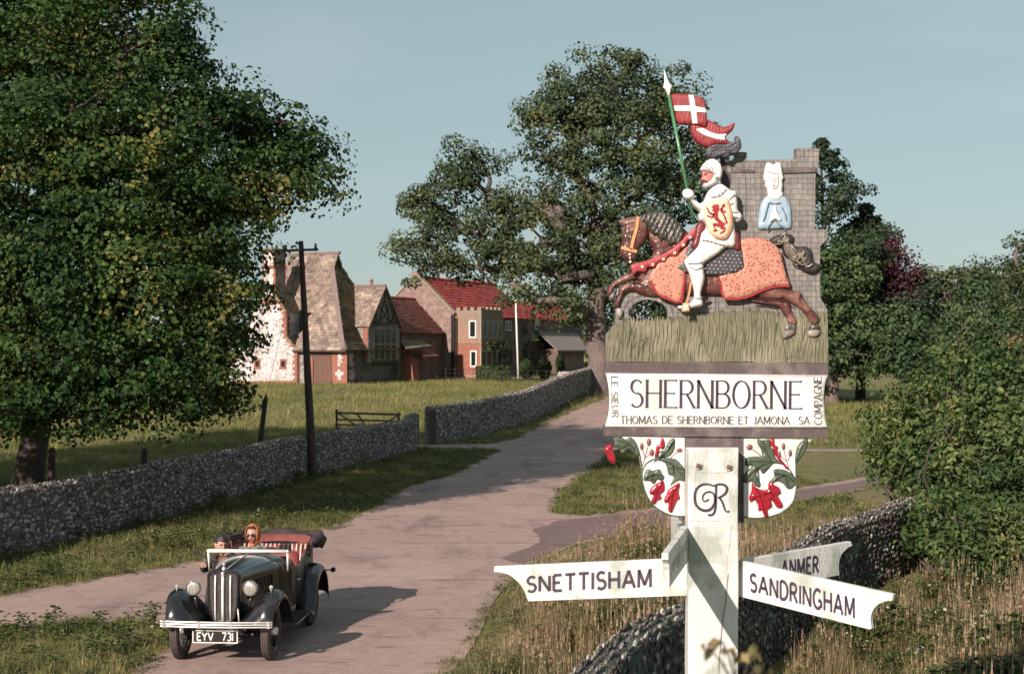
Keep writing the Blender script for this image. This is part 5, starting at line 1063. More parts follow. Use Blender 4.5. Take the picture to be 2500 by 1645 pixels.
def fleck_mat(name, c1, c2, dot, sc):
    m, t, b = newmat(name); L = t.links; tc = nd(t, 'ShaderNodeTexCoord'); mp = nd(t, 'ShaderNodeMapping'); mp.inputs['Scale'].default_value = (1, .001, 1.25); mp.inputs['Rotation'].default_value = (0, .5, 0); L.new(tc.outputs['Object'], mp.inputs[0])
    n = nd(t, 'ShaderNodeTexNoise'); n.inputs['Scale'].default_value = 22; n.inputs['Detail'].default_value = 6; L.new(tc.outputs['Object'], n.inputs['Vector'])
    mx = nd(t, 'ShaderNodeMix', data_type='RGBA'); mx.inputs[6].default_value = (*c1, 1); mx.inputs[7].default_value = (*c2, 1); L.new(n.outputs[0], mx.inputs[0])
    vo = nd(t, 'ShaderNodeTexVoronoi'); vo.inputs['Scale'].default_value = sc; vo.inputs['Randomness'].default_value = .55; L.new(mp.outputs[0], vo.inputs['Vector'])
    ad = nd(t, 'ShaderNodeMath', operation='MULTIPLY_ADD'); L.new(n.outputs[0], ad.inputs[0]); ad.inputs[1].default_value = -.5; L.new(vo.outputs['Distance'], ad.inputs[2])
    r = nd(t, 'ShaderNodeMapRange'); r.inputs[1].default_value = .13; r.inputs[2].default_value = .03; L.new(ad.outputs[0], r.inputs[0])
    m2 = nd(t, 'ShaderNodeMix', data_type='RGBA'); L.new(r.outputs[0], m2.inputs[0]); L.new(mx.outputs[2], m2.inputs[6]); m2.inputs[7].default_value = (*dot, 1); L.new(m2.outputs[2], b.inputs['Base Color']); b.inputs['Roughness'].default_value = .55
    bu = nd(t, 'ShaderNodeBump'); bu.inputs['Strength'].default_value = .7; bu.inputs['Distance'].default_value = .003; L.new(vo.outputs['Distance'], bu.inputs['Height']); L.new(bu.outputs[0], b.inputs['Normal']); return m
M_orange = fleck_mat('orange_cloth_flecks', (.50, .24, .165), (.40, .175, .12), (.27, .045, .04), 62)
M_navy = dots_mat('navy_cloth_dots', (.035, .035, .055), (.055, .055, .075), (.42, .30, .17), .0215, .0175, .14, -.06)
M_red = pmat('sign_red_paint', (.34, .025, .035), (.26, .02, .03), 14, .3, .25, 60)
M_redflag = pmat('flag_red_paint', (.32, .035, .038), (.20, .022, .028), 30, .5, .5, 60, stretch=(3, 1, .4))
M_redgloss = pmat('leaf_red_gloss', (.34, .012, .025), (.24, .008, .02), 20, .16, .2, 50, spec=.7)
M_collar = dots_mat('red_collar_speckle', (.34, .025, .035), (.27, .018, .026), (.60, .36, .33), .011, .010, .12, .4)
M_floret = pmat('cream_floret', (.80, .66, .48), (.74, .55, .38), 30, .5)
M_maroon = pmat('saddle_maroon', (.20, .035, .035), (.13, .022, .025), 10, .35, .2)
M_strap = pmat('tan_strap', (.66, .30, .13), (.55, .22, .10), 20, .45)
M_armour = pmat('armour_white', (.74, .70, .68), (.66, .61, .59), 9, .38, .25, 45)
M_line = pmat('fine_grey_line', (.28, .25, .24), (.22, .2, .2), 20, .6)
M_ink = pmat('ink_purple_black', (.035, .022, .045), (.055, .04, .06), 30, .5)
M_ink2 = pmat('faded_ink', (.16, .13, .13), (.24, .2, .19), 60, .6)
M_ink3 = pmat('worn_black_lettering', (.06, .045, .05), (.12, .1, .1), 60, .6)
M_face = pmat('painted_face', (.62, .23, .19), (.50, .15, .13), 25, .45, .2)
M_skinpale = pmat('painted_pale_face', (.82, .68, .62), (.80, .72, .68), 20, .45)
M_cream = pmat('shield_cream', (.80, .56, .40), (.74, .47, .34), 9, .42, .2)
M_green = pmat('lance_green', (.05, .15, .07), (.08, .22, .10), 20, .3, .1)
M_plume = pmat('plume_slate', (.10, .105, .12), (.06, .062, .075), 18, .5, .4)
M_blue = pmat('robe_pale_blue', (.33, .43, .50), (.25, .34, .42), 10, .5, .25)
M_blueln = pmat('robe_dark_line', (.07, .10, .16), (.1, .13, .18), 20, .5)
M_leafg = pmat('oak_leaf_green', (.055, .075, .05), (.10, .12, .085), 18, .22, .4, 30)
M_berry = pmat('acorn_brown', (.24, .09, .07), (.16, .06, .05), 20, .35)
M_hoof = pmat('hoof_grey', (.34, .30, .26), (.12, .10, .09), 14, .4)
M_bolt = pmat('rusty_bolt', (.12, .05, .04), (.2, .1, .07), 40, .6, .4)
M_postw = pmat('post_white_paint', (.66, .645, .625), (.54, .535, .51), 7, .5, .3, 50, stretch=(3, 3, .45), c3=(.36, .385, .34), s3=6)
def S1(p): return [(1480 + x * .25546, 160 + y * .25546) for x, y in p]
def S2(p): return [(1480 + x * .25546, 500 + y * .25546) for x, y in p]
def S3(p): return [(1460 + x * .26815, 860 + y * .26815) for x, y in p]
def S4(p): return [(1180 + x * .42857, 1220 + y * .42857) for x, y in p]
def ZL(p): return [(1710 + x / 9.79, 430 + y / 9.79) for x, y in p]
def ZW(p): return [(1830 + x / 7.83, 380 + y / 7.83) for x, y in p]
D0 = 7.0
sign = thing('village_sign', 'carved and painted village sign with knight on horse above the white name board', 'village sign', (1.0, D0, 2.6))
def rel(name, mat_, outline, D=D0, parent=None, **kw):
    mb = MB(); relief(mb, outline, D, **kw); return mb.build(name, mat_, parent or sign, smooth=bool(kw.get('bulge')))
def lines(name, mat_, strokes, D, w, parent, h=.0015, sm=3):
    mb = MB()
    for st in strokes:
        ribbon(mb, st, w, lambda x, y, hh: P(x, y, D) + Vector((0, -hh, 0)), -.001, h, sm=sm)
    return mb.build(name, mat_, parent)
tower_out = S2([(1240, -506), (1350, -501), (1350, -426), (1815, -436), (1815, -541), (2036, -536), (2030, -371), (2000, -311), (1995, 235), (2112, 240), (2115, 325), (2042, 400), (2045, 885), (2112, 1000), (2120, 1540),
                (0, 1520), (0, 1240), (85, 1140), (95, 1000), (150, 860), (300, 800), (480, 700), (700, 600), (860, 300), (1000, 0), (1110, -190), (1110, -290), (1120, -400), (1230, -430)])
arch = S2([(215, 1200), (215, 1010), (260, 950), (330, 915), (400, 903), (480, 918), (550, 955), (590, 1010), (600, 1200)])
tower = rel('castle_board', M_stone, tower_out, D0, edge=0, back=-.065, sm=0, holes=[arch])
# strip painted dark for the shadow behind the helmet, cornice band, arrow crosses, joints and the arch ring
rel('shadow_strip', M_backdark, S2([(1090, -440), (1140, -420), (1150, -330), (1185, -290), (1185, -150), (1110, -150), (1100, -260)]), D0 - .001, edge=.004, sm=0, parent=tower)
rel('cornice_band', M_beam, S1([(1690, 982), (2002, 978), (2000, 1022), (1690, 1032)]), D0, edge=.010, sm=0, parent=tower)
rel('cornice_band', M_beam, S1([(1190, 985), (1420, 1000), (1420, 1025), (1190, 1022)]), D0, edge=.006, sm=0, parent=tower)
lines('arrow_cross', M_ink2, [S1([(1415, 1128), (1420, 1260)]), S1([(1384, 1158), (1450, 1160)]), S1([(1772, 1140), (1775, 1250)]), S1([(1760, 1142), (1805, 1138)]), S1([(1770, 1108), (1770, 1118)])], D0, 2.6, tower, sm=0)
lines('board_joint', M_backdark, [S1([(1330, 1020), (1335, 1566)]), S2([(1335, 0), (1335, 250)]), S2([(1040, 860), (1046, 1080)])], D0, 1.0, tower, sm=0)
lines('arch_ring', M_backdark, [S2([(172, 1110), (172, 990), (230, 915), (310, 870), (400, 860), (490, 872), (575, 915), (628, 990), (640, 1110)])], D0, 1.4, tower)
# mound of carved grass
rg = random.Random(3)
def mound_out():
    base = [(85, 1140), (215, 1110), (300, 1120), (400, 1110), (500, 1115), (600, 1112), (700, 1100), (850, 1075), (1000, 1050), (1200, 1035), (1400, 1030), (1600, 1050), (1750, 1080), (1900, 1070), (2000, 1060), (2112, 1050)]
    xs = [p[0] for p in base]; ys = [p[1] for p in base]; o = []
    x = 85
    while x < 2105:
        y = np.interp(x, xs, ys); o.append((x, y + rg.uniform(0, 14))); o.append((x + rg.uniform(6, 14), y - rg.uniform(14, 62) * (1 if x > 90 else .3))); x += rg.uniform(20, 34)
    return S2(o + [(2112, 1050), (2120, 1515), (0, 1505), (0, 1240)])
def mound_fn(x, y):
    return .0022 * np.sin(x * .62 + np.sin(y * .045) * 3.0 + np.sin(x * .031) * 4) * np.sin(y * .021 + x * .11) + .0012 * np.sin(x * 1.3 + y * .05)
mound = rel('grass_mound', M_mound, mound_out(), D0 - .002, edge=.010, sm=0, step=2.6, fn=mound_fn)
st = []
for i in range(150):
    x = rg.uniform(40, 2070); y = rg.uniform(1130, 1490); l = rg.uniform(50, 170); dx = rg.uniform(-40, 40)
    st.append(S2([(x, y), (x + dx * .3, y - l * .5), (x + dx, y - l)]))
lines('carved_blade', pmat('blade_pale', (.36, .31, .20), (.26, .24, .15), 20, .7), [s for s in st[:80] if s[2][1] > 500 + 1090 * .25546], D0 - .0125, .9, mound, h=.003, sm=2)
lines('carved_blade', pmat('blade_dark', (.085, .08, .05), (.06, .09, .04), 20, .7), [s for s in st[80:] if s[2][1] > 500 + 1080 * .25546] + [S2([(215, 1460), (240, 1380), (300, 1310), (380, 1275), (440, 1280)]), S2([(300, 1460), (330, 1370), (370, 1310), (420, 1400), (440, 1470)]), S2([(870, 1450), (890, 1350), (915, 1300), (950, 1360), (980, 1460)]), S2([(1700, 1500), (1750, 1455), (1830, 1450), (1900, 1500)])], D0 - .0125, .9, mound, h=.0028, sm=2)
# beams and hanging board
rel('upper_beam', M_beam, S3([(60, 88), (2090, 98), (2092, 215), (58, 200)]), D0 - .001, edge=.016, sm=0, back=-.07)
rel('lower_beam', M_beam, S3([(58, 660), (2092, 675), (2090, 775), (55, 757)]), D0 - .001, edge=.016, sm=0, back=-.07)
rel('hanging_board', M_beam, S3([(785, 760), (1328, 768), (1328, 1548), (785, 1535)]), D0 + .001, edge=.004, sm=0, back=-.05)
scroll = smooth_poly(S3([(70, 190), (95, 320), (103, 450), (92, 570), (63, 674)]), 4, False) + smooth_poly(S3([(2088, 690), (2062, 590), (2052, 450), (2060, 310), (2088, 206)]), 4, False)
plate = rel('name_board', M_white, scroll, D0 - .012, edge=.010, bulge=.002, rad=3, step=12, sm=0, back=-.01)
DL = D0 - .0245
def quadmap(x0, y0, x1, y1, hpx, D, up=None):
    """u along the line from (x0,y0) to (x1,y1) in letter heights, v up"""
    dx, dy = x1 - x0, y1 - y0; l = math.hypot(dx, dy); ex, ey = dx / l, dy / l; nx, ny = (ey, -ex)
    return (lambda u, v, h: P(x0 + (u * ex + v * nx) * hpx, y0 + (u * ey + v * ny) * hpx, D) + Vector((0, -h, 0))), l / hpx
def word(name, s, a, b, hpx, D, parent, thick, mat_=None, **kw):
    mb = MB(); mp, tot = quadmap(*a, *b, hpx, D); text(mb, s, mp, thick, total=tot, **kw); return mb.build(name, mat_ or M_ink, parent)
(a_, b_) = S3([(292, 497), (1852, 512)]); word('lettering', 'SHERNBORNE', a_, b_, 66, DL, plate, .098, thin=.042, serif=.065, gap=.16)
(a_, b_) = S3([(205, 645), (1925, 652)]); word('lettering', 'THOMAS DE SHERNBORNE ET JAMONA  SA', a_, b_, 17.5, DL, plate, .15, thin=.09, serif=.08, gap=.16, mat_=M_ink3)
(a_, b_) = S3([(118, 222), (126, 590)]); word('lettering', 'LE SIEUR', a_, b_, 15.5, DL, plate, .16, thin=.09, serif=.08, gap=.2, mat_=M_ink3)
(a_, b_) = S3([(2038, 655), (2032, 228)]); word('lettering', 'COMPAGNE', a_, b_, 18.0, DL, plate, .15, thin=.09, serif=.08, gap=.16, mat_=M_ink3)
# bracket panels with oak leaves
DB = D0 - .002
lp = rel('leaf_panel', M_white, smooth_poly(S3([(786, 775), (786, 1488)]), 1, False) + smooth_poly(S3([(720, 1486), (600, 1455), (500, 1385), (440, 1300), (405, 1200), (395, 1080), (370, 940), (310, 850), (215, 766)]), 3, False), DB, edge=.008, sm=0, back=-.03)
rp = rel('leaf_panel', M_white, smooth_poly(S3([(1325, 1500), (1325, 785), (1942, 790)]), 1, False) + smooth_poly(S3([(1890, 850), (1830, 950), (1800, 1040), (1800, 1200), (1785, 1330), (1720, 1420), (1620, 1480), (1480, 1505)]), 3, False), DB, edge=.008, sm=0, back=-.03)
def leaf(par, pts, m_, h=.010): return rel('oak_leaf', m_, S3(pts), DB - .007, parent=par, edge=.002, bulge=h, rad=7, sm=3, step=2.5, back=-.002)
leaf(lp, [(140, 775), (190, 762), (250, 790), (290, 770), (335, 800), (365, 860), (382, 930), (352, 940), (310, 900), (270, 885), (235, 925), (200, 905), (210, 870), (150, 850), (145, 815)], M_leafg, .014)
leaf(lp, [(133, 828), (100, 835), (65, 860), (57, 900), (78, 930), (88, 970), (125, 1010), (157, 1015), (160, 960), (150, 920), (130, 885)], M_redgloss, .016)
leaf(lp, [(580, 775), (600, 790), (612, 850), (590, 885), (565, 872), (555, 905), (530, 965), (515, 950), (525, 885), (532, 850), (558, 842), (568, 810)], M_redgloss)
leaf(lp, [(698, 783), (650, 800), (620, 855), (600, 890), (560, 900), (530, 960), (505, 1002), (580, 962), (640, 950), (682, 912), (700, 860)], M_leafg)
leaf(lp, [(540, 962), (640, 958), (710, 972), (760, 1020), (786, 1060), (786, 1168), (745, 1165), (705, 1180), (655, 1212), (690, 1135), (640, 1110), (625, 1040), (590, 985)], M_leafg)
leaf(lp, [(415, 1165), (425, 1100), (450, 1062), (500, 1075), (560, 1060), (582, 1100), (607, 1140), (580, 1168), (540, 1160), (510, 1200), (470, 1172)], M_leafg)
leaf(lp, [(598, 1168), (550, 1185), (500, 1215), (468, 1260), (475, 1292), (503, 1300), (485, 1350), (510, 1382), (540, 1350), (582, 1330), (570, 1290), (607, 1250)], M_redgloss, .014)
leaf(lp, [(745, 1188), (690, 1210), (640, 1250), (622, 1290), (600, 1340), (610, 1370), (640, 1372), (636, 1430), (665, 1462), (690, 1420), (702, 1390), (720, 1345), (747, 1330), (735, 1270)], M_redgloss, .014)
leaf(rp, [(1450, 788), (1500, 800), (1560, 790), (1570, 850), (1600, 890), (1620, 960), (1690, 1022), (1600, 1010), (1550, 1060), (1500, 1105), (1470, 1065), (1440, 1100), (1480, 1190), (1470, 1228), (1430, 1215), (1400, 1175), (1360, 1185), (1327, 1180), (1325, 1115), (1400, 1035), (1340, 1028), (1350, 960), (1420, 945), (1490, 940), (1480, 880), (1455, 840)], M_leafg, .014)
leaf(rp, [(1570, 788), (1605, 790), (1610, 840), (1640, 860), (1635, 900), (1660, 960), (1700, 1010), (1742, 1062), (1720, 1067), (1680, 1022), (1640, 975), (1600, 915), (1590, 862), (1562, 842)], M_redgloss)
leaf(rp, [(1885, 790), (1915, 798), (1895, 880), (1850, 955), (1798, 1012), (1793, 950), (1808, 870), (1840, 820)], M_leafg, .014)
leaf(rp, [(1598, 1068), (1660, 1060), (1730, 1080), (1790, 1140), (1798, 1200), (1760, 1242), (1722, 1240), (1692, 1202), (1640, 1175), (1580, 1192), (1556, 1172), (1602, 1132)], M_leafg)
leaf(rp, [(1400, 1178), (1430, 1222), (1500, 1250), (1545, 1240), (1550, 1190), (1592, 1163), (1600, 1200), (1652, 1230), (1667, 1280), (1640, 1302), (1684, 1380), (1672, 1414), (1630, 1414), (1600, 1370), (1575, 1342), (1587, 1400), (1545, 1430), (1552, 1480), (1520, 1503), (1490, 1440), (1458, 1442), (1455, 1390), (1420, 1342), (1390, 1364), (1373, 1320), (1395, 1260)], M_redgloss, .016)
def veins(par, strokes): lines('leaf_vein', M_leafdk, [S3(s_) for s_ in strokes], DB - .0205, 1.5, par, h=.004, sm=2)
M_leafdk = pmat('leaf_vein_paint', (.02, .026, .02), None, 9, .4); M_reddk = pmat('leaf_vein_red', (.14, .004, .012), None, 9, .3)
veins(lp, [[(215, 880), (280, 830), (340, 900)], [(180, 800), (260, 820), (330, 870)], [(690, 800), (640, 880), (540, 980)], [(560, 975), (680, 1020), (770, 1130)], [(680, 1020), (690, 1100)], [(720, 1050), (770, 1060)], [(430, 1150), (500, 1110), (590, 1120)], [(500, 1110), (490, 1160)]])
veins(rp, [[(1500, 800), (1530, 900), (1580, 1000)], [(1530, 900), (1480, 850)], [(1570, 990), (1450, 990), (1370, 990)], [(1560, 1000), (1450, 1050), (1350, 1150)], [(1450, 1050), (1460, 1180)], [(1880, 810), (1840, 900), (1805, 990)], [(1780, 1170), (1700, 1110), (1610, 1110)], [(1700, 1110), (1730, 1210)], [(1700, 1110), (1610, 1160)]])
lines('leaf_vein', M_reddk, [S3(q) for q in ([(590, 1180), (540, 1260), (510, 1370)], [(535, 1260), (490, 1285)], [(735, 1200), (680, 1290), (665, 1440)], [(680, 1290), (620, 1350)])], DB - .0235, 1.5, lp, h=.003, sm=2)
lines('leaf_vein', M_reddk, [S3(q) for q in ([(1410, 1200), (1470, 1290), (1520, 1470)], [(1480, 1300), (1400, 1330)], [(1560, 1200), (1580, 1290), (1650, 1390)], [(1500, 1290), (1570, 1270)])], DB - .0255, 1.5, rp, h=.003, sm=2)
def stem(par, strokes, w, m_): 
    mb = MB()
    for s_ in strokes:
        q = smooth_poly(S3(s_), 4, False); mb.tube([P(x, y, DB - .008) for x, y in q], w, 6)
    return mb.build('stem', m_, par, smooth=True)
stem(lp, [[(330, 810), (370, 900), (392, 1010), (398, 1100), (408, 1200), (450, 1315), (520, 1405), (620, 1465), (700, 1488), (786, 1490)], [(396, 1100), (430, 1020), (500, 975), (560, 962)]], .0042, M_leafg)
stem(rp, [[(1800, 1000), (1803, 1150), (1803, 1250), (1775, 1355), (1700, 1435), (1600, 1484), (1450, 1508), (1325, 1498)], [(1740, 1060), (1795, 1150)]], .0042, M_leafg)
stem(lp, [[(400, 1040), (430, 950), (458, 840)], [(428, 955), (402, 880)], [(428, 965), (482, 915)], [(660, 958), (730, 898)]], .0022, M_berry)
stem(rp, [[(1735, 1050), (1715, 980), (1690, 880)], [(1712, 985), (1655, 940)], [(1728, 990), (1748, 930)], [(1480, 938), (1395, 875)]], .0022, M_berry)
for par, lst in ((lp, [(398, 855, 9, 17), (463, 815, 11, 18), (490, 912, 11, 17), (742, 890, 15, 10)]), (rp, [(1380, 862, 15, 14), (1688, 855, 9, 17), (1650, 930, 9, 17), (1750, 915, 9, 17)])):
    for x, y, a, b in lst:
        (c_,) = S3([(x, y)]); mb = MB(); mb.ball(P(*c_, DB - .010), (a * .27 / 496 * 1.9, .006, b * .27 / 496 * 1.9), 10, 6); mb.build('acorn', M_berry, par, smooth=True)
# ---- horse
DH = D0 - .006
horse = rel('horse', M_horse, S2([(240, 640), (330, 600), (420, 540), (450, 440), (420, 380), (385, 300), (320, 130), (450, 80), (560, 105), (660, 150), (740, 225), (800, 290), (900, 420), (1100, 560), (1300, 560), (1500, 640), (1680, 740), (1740, 800),
     (1840, 830), (1868, 850), (1900, 920), (1950, 980), (2030, 1065), (2042, 1110), (1995, 1150), (1955, 1140), (1920, 1090), (1870, 1015), (1800, 962), (1680, 912), (1500, 905), (1340, 880), (1100, 868), (950, 866), (750, 862), (700, 850), (480, 880), (340, 862), (250, 826),
     (178, 850), (150, 900), (130, 955), (110, 990), (80, 980), (75, 930), (108, 870), (128, 790), (200, 742), (300, 732), (330, 700)]), DH, edge=.004, bulge=.030, rad=20, sm=3, step=5, back=-.006)
rel('far_foreleg', M_horse, S2([(420, 660), (300, 645), (220, 650), (120, 700), (40, 762), (13, 830), (25, 885), (60, 852), (78, 800), (140, 762), (250, 722), (400, 730)]), DH + .004, parent=horse, edge=.004, bulge=.018, rad=9, step=3.5, back=-.04)
rel('far_hind_leg', M_horse, S2([(1340, 878), (1450, 903), (1640, 908), (1745, 930), (1762, 990), (1792, 1060), (1822, 1110), (1802, 1152), (1738, 1142), (1708, 1070), (1660, 992), (1600, 967), (1450, 942), (1370, 918)]), DH - .002, parent=horse, edge=.004, bulge=.020, rad=9, step=3.5, back=-.006)
for q in ([(28, 868), (62, 838), (86, 850), (84, 885), (62, 912), (34, 904)], [(95, 1000), (120, 985), (150, 1000), (158, 1045), (130, 1092), (98, 1050)]):
    rel('hoof', M_hoof, S2(q), DH, parent=horse, edge=.006, bulge=.014, rad=7, back=-.05, step=3)
for q, q2 in (([(1712, 1200), (1800, 1195), (1800, 1232), (1760, 1262), (1688, 1282)], [(1722, 1135), (1806, 1140), (1812, 1180), (1800, 1200), (1712, 1205)]), ([(1940, 1195), (2040, 1195), (2036, 1240), (1990, 1268), (1926, 1252)], [(1960, 1140), (2025, 1140), (2042, 1175), (2038, 1200), (1942, 1205)])):
    rel('hoof', M_hoof, S2(q), DH - .004, parent=horse, edge=.008, bulge=.014, rad=6, step=3, back=-.004); rel('fetlock', M_mane, S2(q2), DH - .004, parent=horse, edge=.008, bulge=.010, rad=7, step=3, back=-.004)
head = rel('head', M_horse, S2([(118, 152), (180, 136), (300, 112), (375, 150), (402, 230), (400, 300), (352, 385), (303, 440), (288, 500), (262, 542), (205, 545), (150, 500), (136, 450), (140, 415), (155, 350), (150, 270), (163, 215), (140, 190)]), DH - .010, parent=horse, edge=.010, bulge=.030, rad=13, step=4, back=-.03)
rel('mane', M_mane, S2([(300, 125), (400, 72), (500, 68), (620, 110), (710, 190), (740, 260), (705, 380), (640, 375), (600, 395), (560, 330), (520, 350), (490, 298), (450, 292), (410, 250), (385, 190), (330, 180)]), DH - .028, parent=horse, edge=.006, bulge=.016, rad=13, step=3.5, back=-.02,
    fn=lambda x, y: .0035 * np.sin((x + y * .5) * .5))
lines('mane_lock', M_horsedk, [S2([(420, 95), (480, 180), (500, 290)]), S2([(500, 85), (560, 180), (575, 330)]), S2([(580, 110), (640, 220), (650, 350)]), S2([(350, 130), (420, 200), (445, 280)])], DH - .051, 1.5, horse, h=.002)
mh = DH - .049
lines('bridle', M_strap, [S2([(305, 115), (290, 220), (255, 340), (238, 430)]), S2([(142, 408), (200, 425), (292, 448)])], mh, 7.5, horse, h=.004)
mb = MB(); mb.ball(P(*S2([(226, 475)])[0], mh), .007, 10, 6); mb.ball(P(*S2([(230, 545)])[0], mh), .0075, 10, 6); mb.ball(P(*S2([(228, 508)])[0], mh), (.0035, .004, .008), 8, 6); mb.build('bit_bead', M_floret, horse, smooth=True)
mb = MB(); mb.ball(P(*S2([(222, 308)])[0], mh + .002), (.017, .007, .013), 12, 8); mb.build('eye', M_mane, horse, smooth=True)
mb = MB(); mb.ball(P(*S2([(232, 314)])[0], mh - .005), .0028, 8, 5); mb.build('eye_glint', M_armour, horse, smooth=True)
lines('facial_carving', M_horsedk, [S2([(172, 250), (190, 220), (225, 230)]), S2([(180, 310), (200, 345), (250, 350)]), S2([(165, 470), (185, 495), (170, 510)]), S2([(150, 200), (210, 180), (260, 170)]), S2([(205, 500), (230, 520), (262, 505)])], mh + .004, 1.6, horse, h=.003)
lines('muscle_line', M_horsedk, [S2([(240, 740), (330, 760), (400, 790), (470, 850)]), S2([(420, 600), (440, 680), (410, 740)]), S2([(1350, 878), (1500, 905), (1700, 915), (1790, 960)]), S2([(1860, 850), (1840, 900), (1870, 950)]), S2([(1400, 925), (1500, 935), (1620, 955)]), S2([(60, 790), (110, 740), (240, 700)])], DH - .026, 1.4, horse, h=.010)
# tail with curls
rel('tail', M_tail, S2([(1562, 335), (1640, 290), (1740, 278), (1792, 312), (1782, 370), (1830, 402), (1900, 398), (1962, 440), (1982, 540), (2055, 585), (2020, 645), (1950, 662), (1860, 622), (1780, 535), (1700, 485), (1675, 415), (1600, 385)]), DH, parent=horse, edge=.004, bulge=.020, rad=12, step=4, back=-.006)
mb = MB(); rc = random.Random(5); axis_ = smooth_poly(S2([(1590, 355), (1700, 325), (1740, 400), (1800, 480), (1880, 500), (1920, 580), (2020, 610)]), 8, False)
for k in range(20):
    ph = rc.uniform(0, 6.28); fr = rc.uniform(.25, .55); am = rc.uniform(3, 13); off = rc.uniform(-12, 12); pts = []
    i0 = rc.randint(0, 16); i1 = min(len(axis_) - 1, i0 + rc.randint(18, 34))
    for i in range(i0, i1):
        x, y = axis_[i]; env = .35 + .65 * math.sin(math.pi * min(1, (i + 3) / (len(axis_) + 3)))
        pts.append(P(x + (am * math.sin(ph + fr * i)) * .5 * env, y + (off + am * math.cos(ph + fr * i)) * env, DH - .028 - .005 * math.sin(ph * 2 + i * .4)))
    mb.tube(pts, .0036, 5)
mb.build('tail_strand', [M_tail2], horse, smooth=True)
# cloths
DC = DH - .030
rel('front_cloth', M_orange, S2([(425, 650), (460, 600), (500, 540), (600, 490), (690, 470), (740, 420), (790, 400), (800, 560), (752, 660), (712, 925), (600, 900), (490, 852), (440, 762), (412, 728)]), DC, parent=horse, edge=.006, bulge=.010, rad=12, sm=2, step=4, back=-.02)
rel('rear_cloth', M_orange, S2([(1270, 360), (1330, 322), (1450, 316), (1560, 347), (1650, 422), (1682, 520), (1722, 680), (1748, 772), (1600, 780), (1450, 832), (1340, 882), (1132, 898), (1100, 772), (1070, 680), (1180, 640), (1300, 600)]), DC, parent=horse, edge=.006, bulge=.014, rad=16, sm=2, step=4.5, back=-.03)
lines('cloth_trim', M_red, [S2([(412, 728), (445, 775), (492, 855), (600, 905), (712, 928), (735, 800), (752, 660)]), S2([(1070, 680), (1098, 775), (1132, 900), (1340, 884), (1450, 836), (1600, 784), (1750, 776)])], DC - .005, 5.0, horse, h=.006, sm=2)
rel('saddle_cloth', M_navy, S2([(800, 330), (770, 430), (730, 540), (672, 605), (760, 650), (930, 675), (1100, 677), (1240, 652), (1318, 595), (1292, 415), (1200, 400), (1000, 420), (880, 350)]), DC - .008, parent=horse, edge=.006, bulge=.006, rad=10, sm=1, step=5, back=-.02)
rel('collar_band', M_collar, S2([(238, 572), (400, 530), (560, 462), (700, 362), (862, 198), (905, 262), (830, 322), (780, 345), (765, 385), (740, 410), (712, 418), (692, 450), (682, 492), (640, 496), (600, 492), (572, 528), (560, 552), (520, 548), (480, 565), (466, 604), (430, 598), (392, 600), (372, 648), (340, 640), (300, 640), (255, 672), (242, 620)]), DC - .008, parent=horse, edge=.008, bulge=.006, rad=7, sm=2, step=4, back=-.02)
mb = MB()
for x, y in [(345, 592), (445, 572), (548, 520), (655, 460), (737, 385), (803, 312)]:
    for k in range(6):
        t_ = k * math.pi / 3; (c_,) = S2([(x + 10 * math.cos(t_), y + 10 * math.sin(t_))]); mb.ball(P(*c_, DC - .023), .0032, 6, 4)
    mb.ball(P(*S2([(x, y)])[0], DC - .024), .004, 8, 5)
mb.build('floret', M_floret, horse, smooth=True)
rel('saddle', M_maroon, S2([(862, 192), (932, 163), (955, 250), (905, 300), (880, 402), (832, 422), (812, 390), (838, 310)]), DC - .014, parent=horse, edge=.008, bulge=.022, rad=9, step=3, back=-.02)
rel('saddle', M_maroon, S2([(1220, 255), (1262, 285), (1280, 360), (1275, 432), (1248, 442), (1218, 420), (1200, 330)]), DC - .014, parent=horse, edge=.008, bulge=.018, rad=9, step=3, back=-.02)
# ---- knight
DK = DC - .020
kn = rel('knight', M_armour, S2([(905, 262), (940, 230), (935, 170), (885, 150), (885, 89), (900, 70), (840, 20), (795, -40), (828, -62), (890, -12), (935, -35), (960, -100), (1010, -175), (1075, -205), (1130, -180), (1190, -137), (1240, -125), (1245, -70), (1252, -30), (1255, 50), (1297, 100), (1280, 160), (1240, 170), (1218, 150),
     (1235, 300), (1228, 400), (1190, 415), (1140, 412), (1060, 480), (950, 550), (928, 600), (942, 700), (915, 805), (905, 870), (925, 932), (915, 970), (850, 985), (710, 998), (688, 966), (780, 955), (830, 905), (842, 850), (822, 760), (790, 650), (757, 585), (750, 530), (788, 490), (850, 430), (888, 360)]), DK, edge=.008, bulge=.030, rad=15, sm=2, step=4, back=-.045)
rel('gauntlet', M_armour, S1([(735, 1195), (765, 1180), (805, 1185), (838, 1215), (835, 1262), (790, 1285), (752, 1275), (730, 1240)]), DK - .018, parent=kn, edge=.004, bulge=.024, rad=9, step=3, back=-.01)
hl = rel('helmet', M_armour, S1([(903, 985), (945, 925), (1010, 893), (1075, 925), (1110, 1000), (1095, 1080), (1050, 1130), (990, 1160), (942, 1168), (926, 1142), (985, 1108), (1022, 1055), (1000, 1032), (950, 1022), (912, 1010)]), DK - .012, parent=kn, edge=.010, bulge=.030, rad=11, step=3, back=-.05)
rel('face', M_face, S1([(918, 1015), (1000, 1028), (1025, 1052), (985, 1115), (932, 1145), (926, 1110), (903, 1092), (922, 1060)]), DK - .008, parent=kn, edge=.008, bulge=.016, rad=8, step=3, back=-.04)
lines('moustache', M_ink, [S1([(912, 1098), (935, 1100), (968, 1118)])], DK - .030, 4, kn, h=.003)
lines('facial_feature', M_ink, [S1([(938, 1050), (962, 1046)]), S1([(935, 1036), (965, 1032)])], DK - .030, 1.6, kn, h=.002)
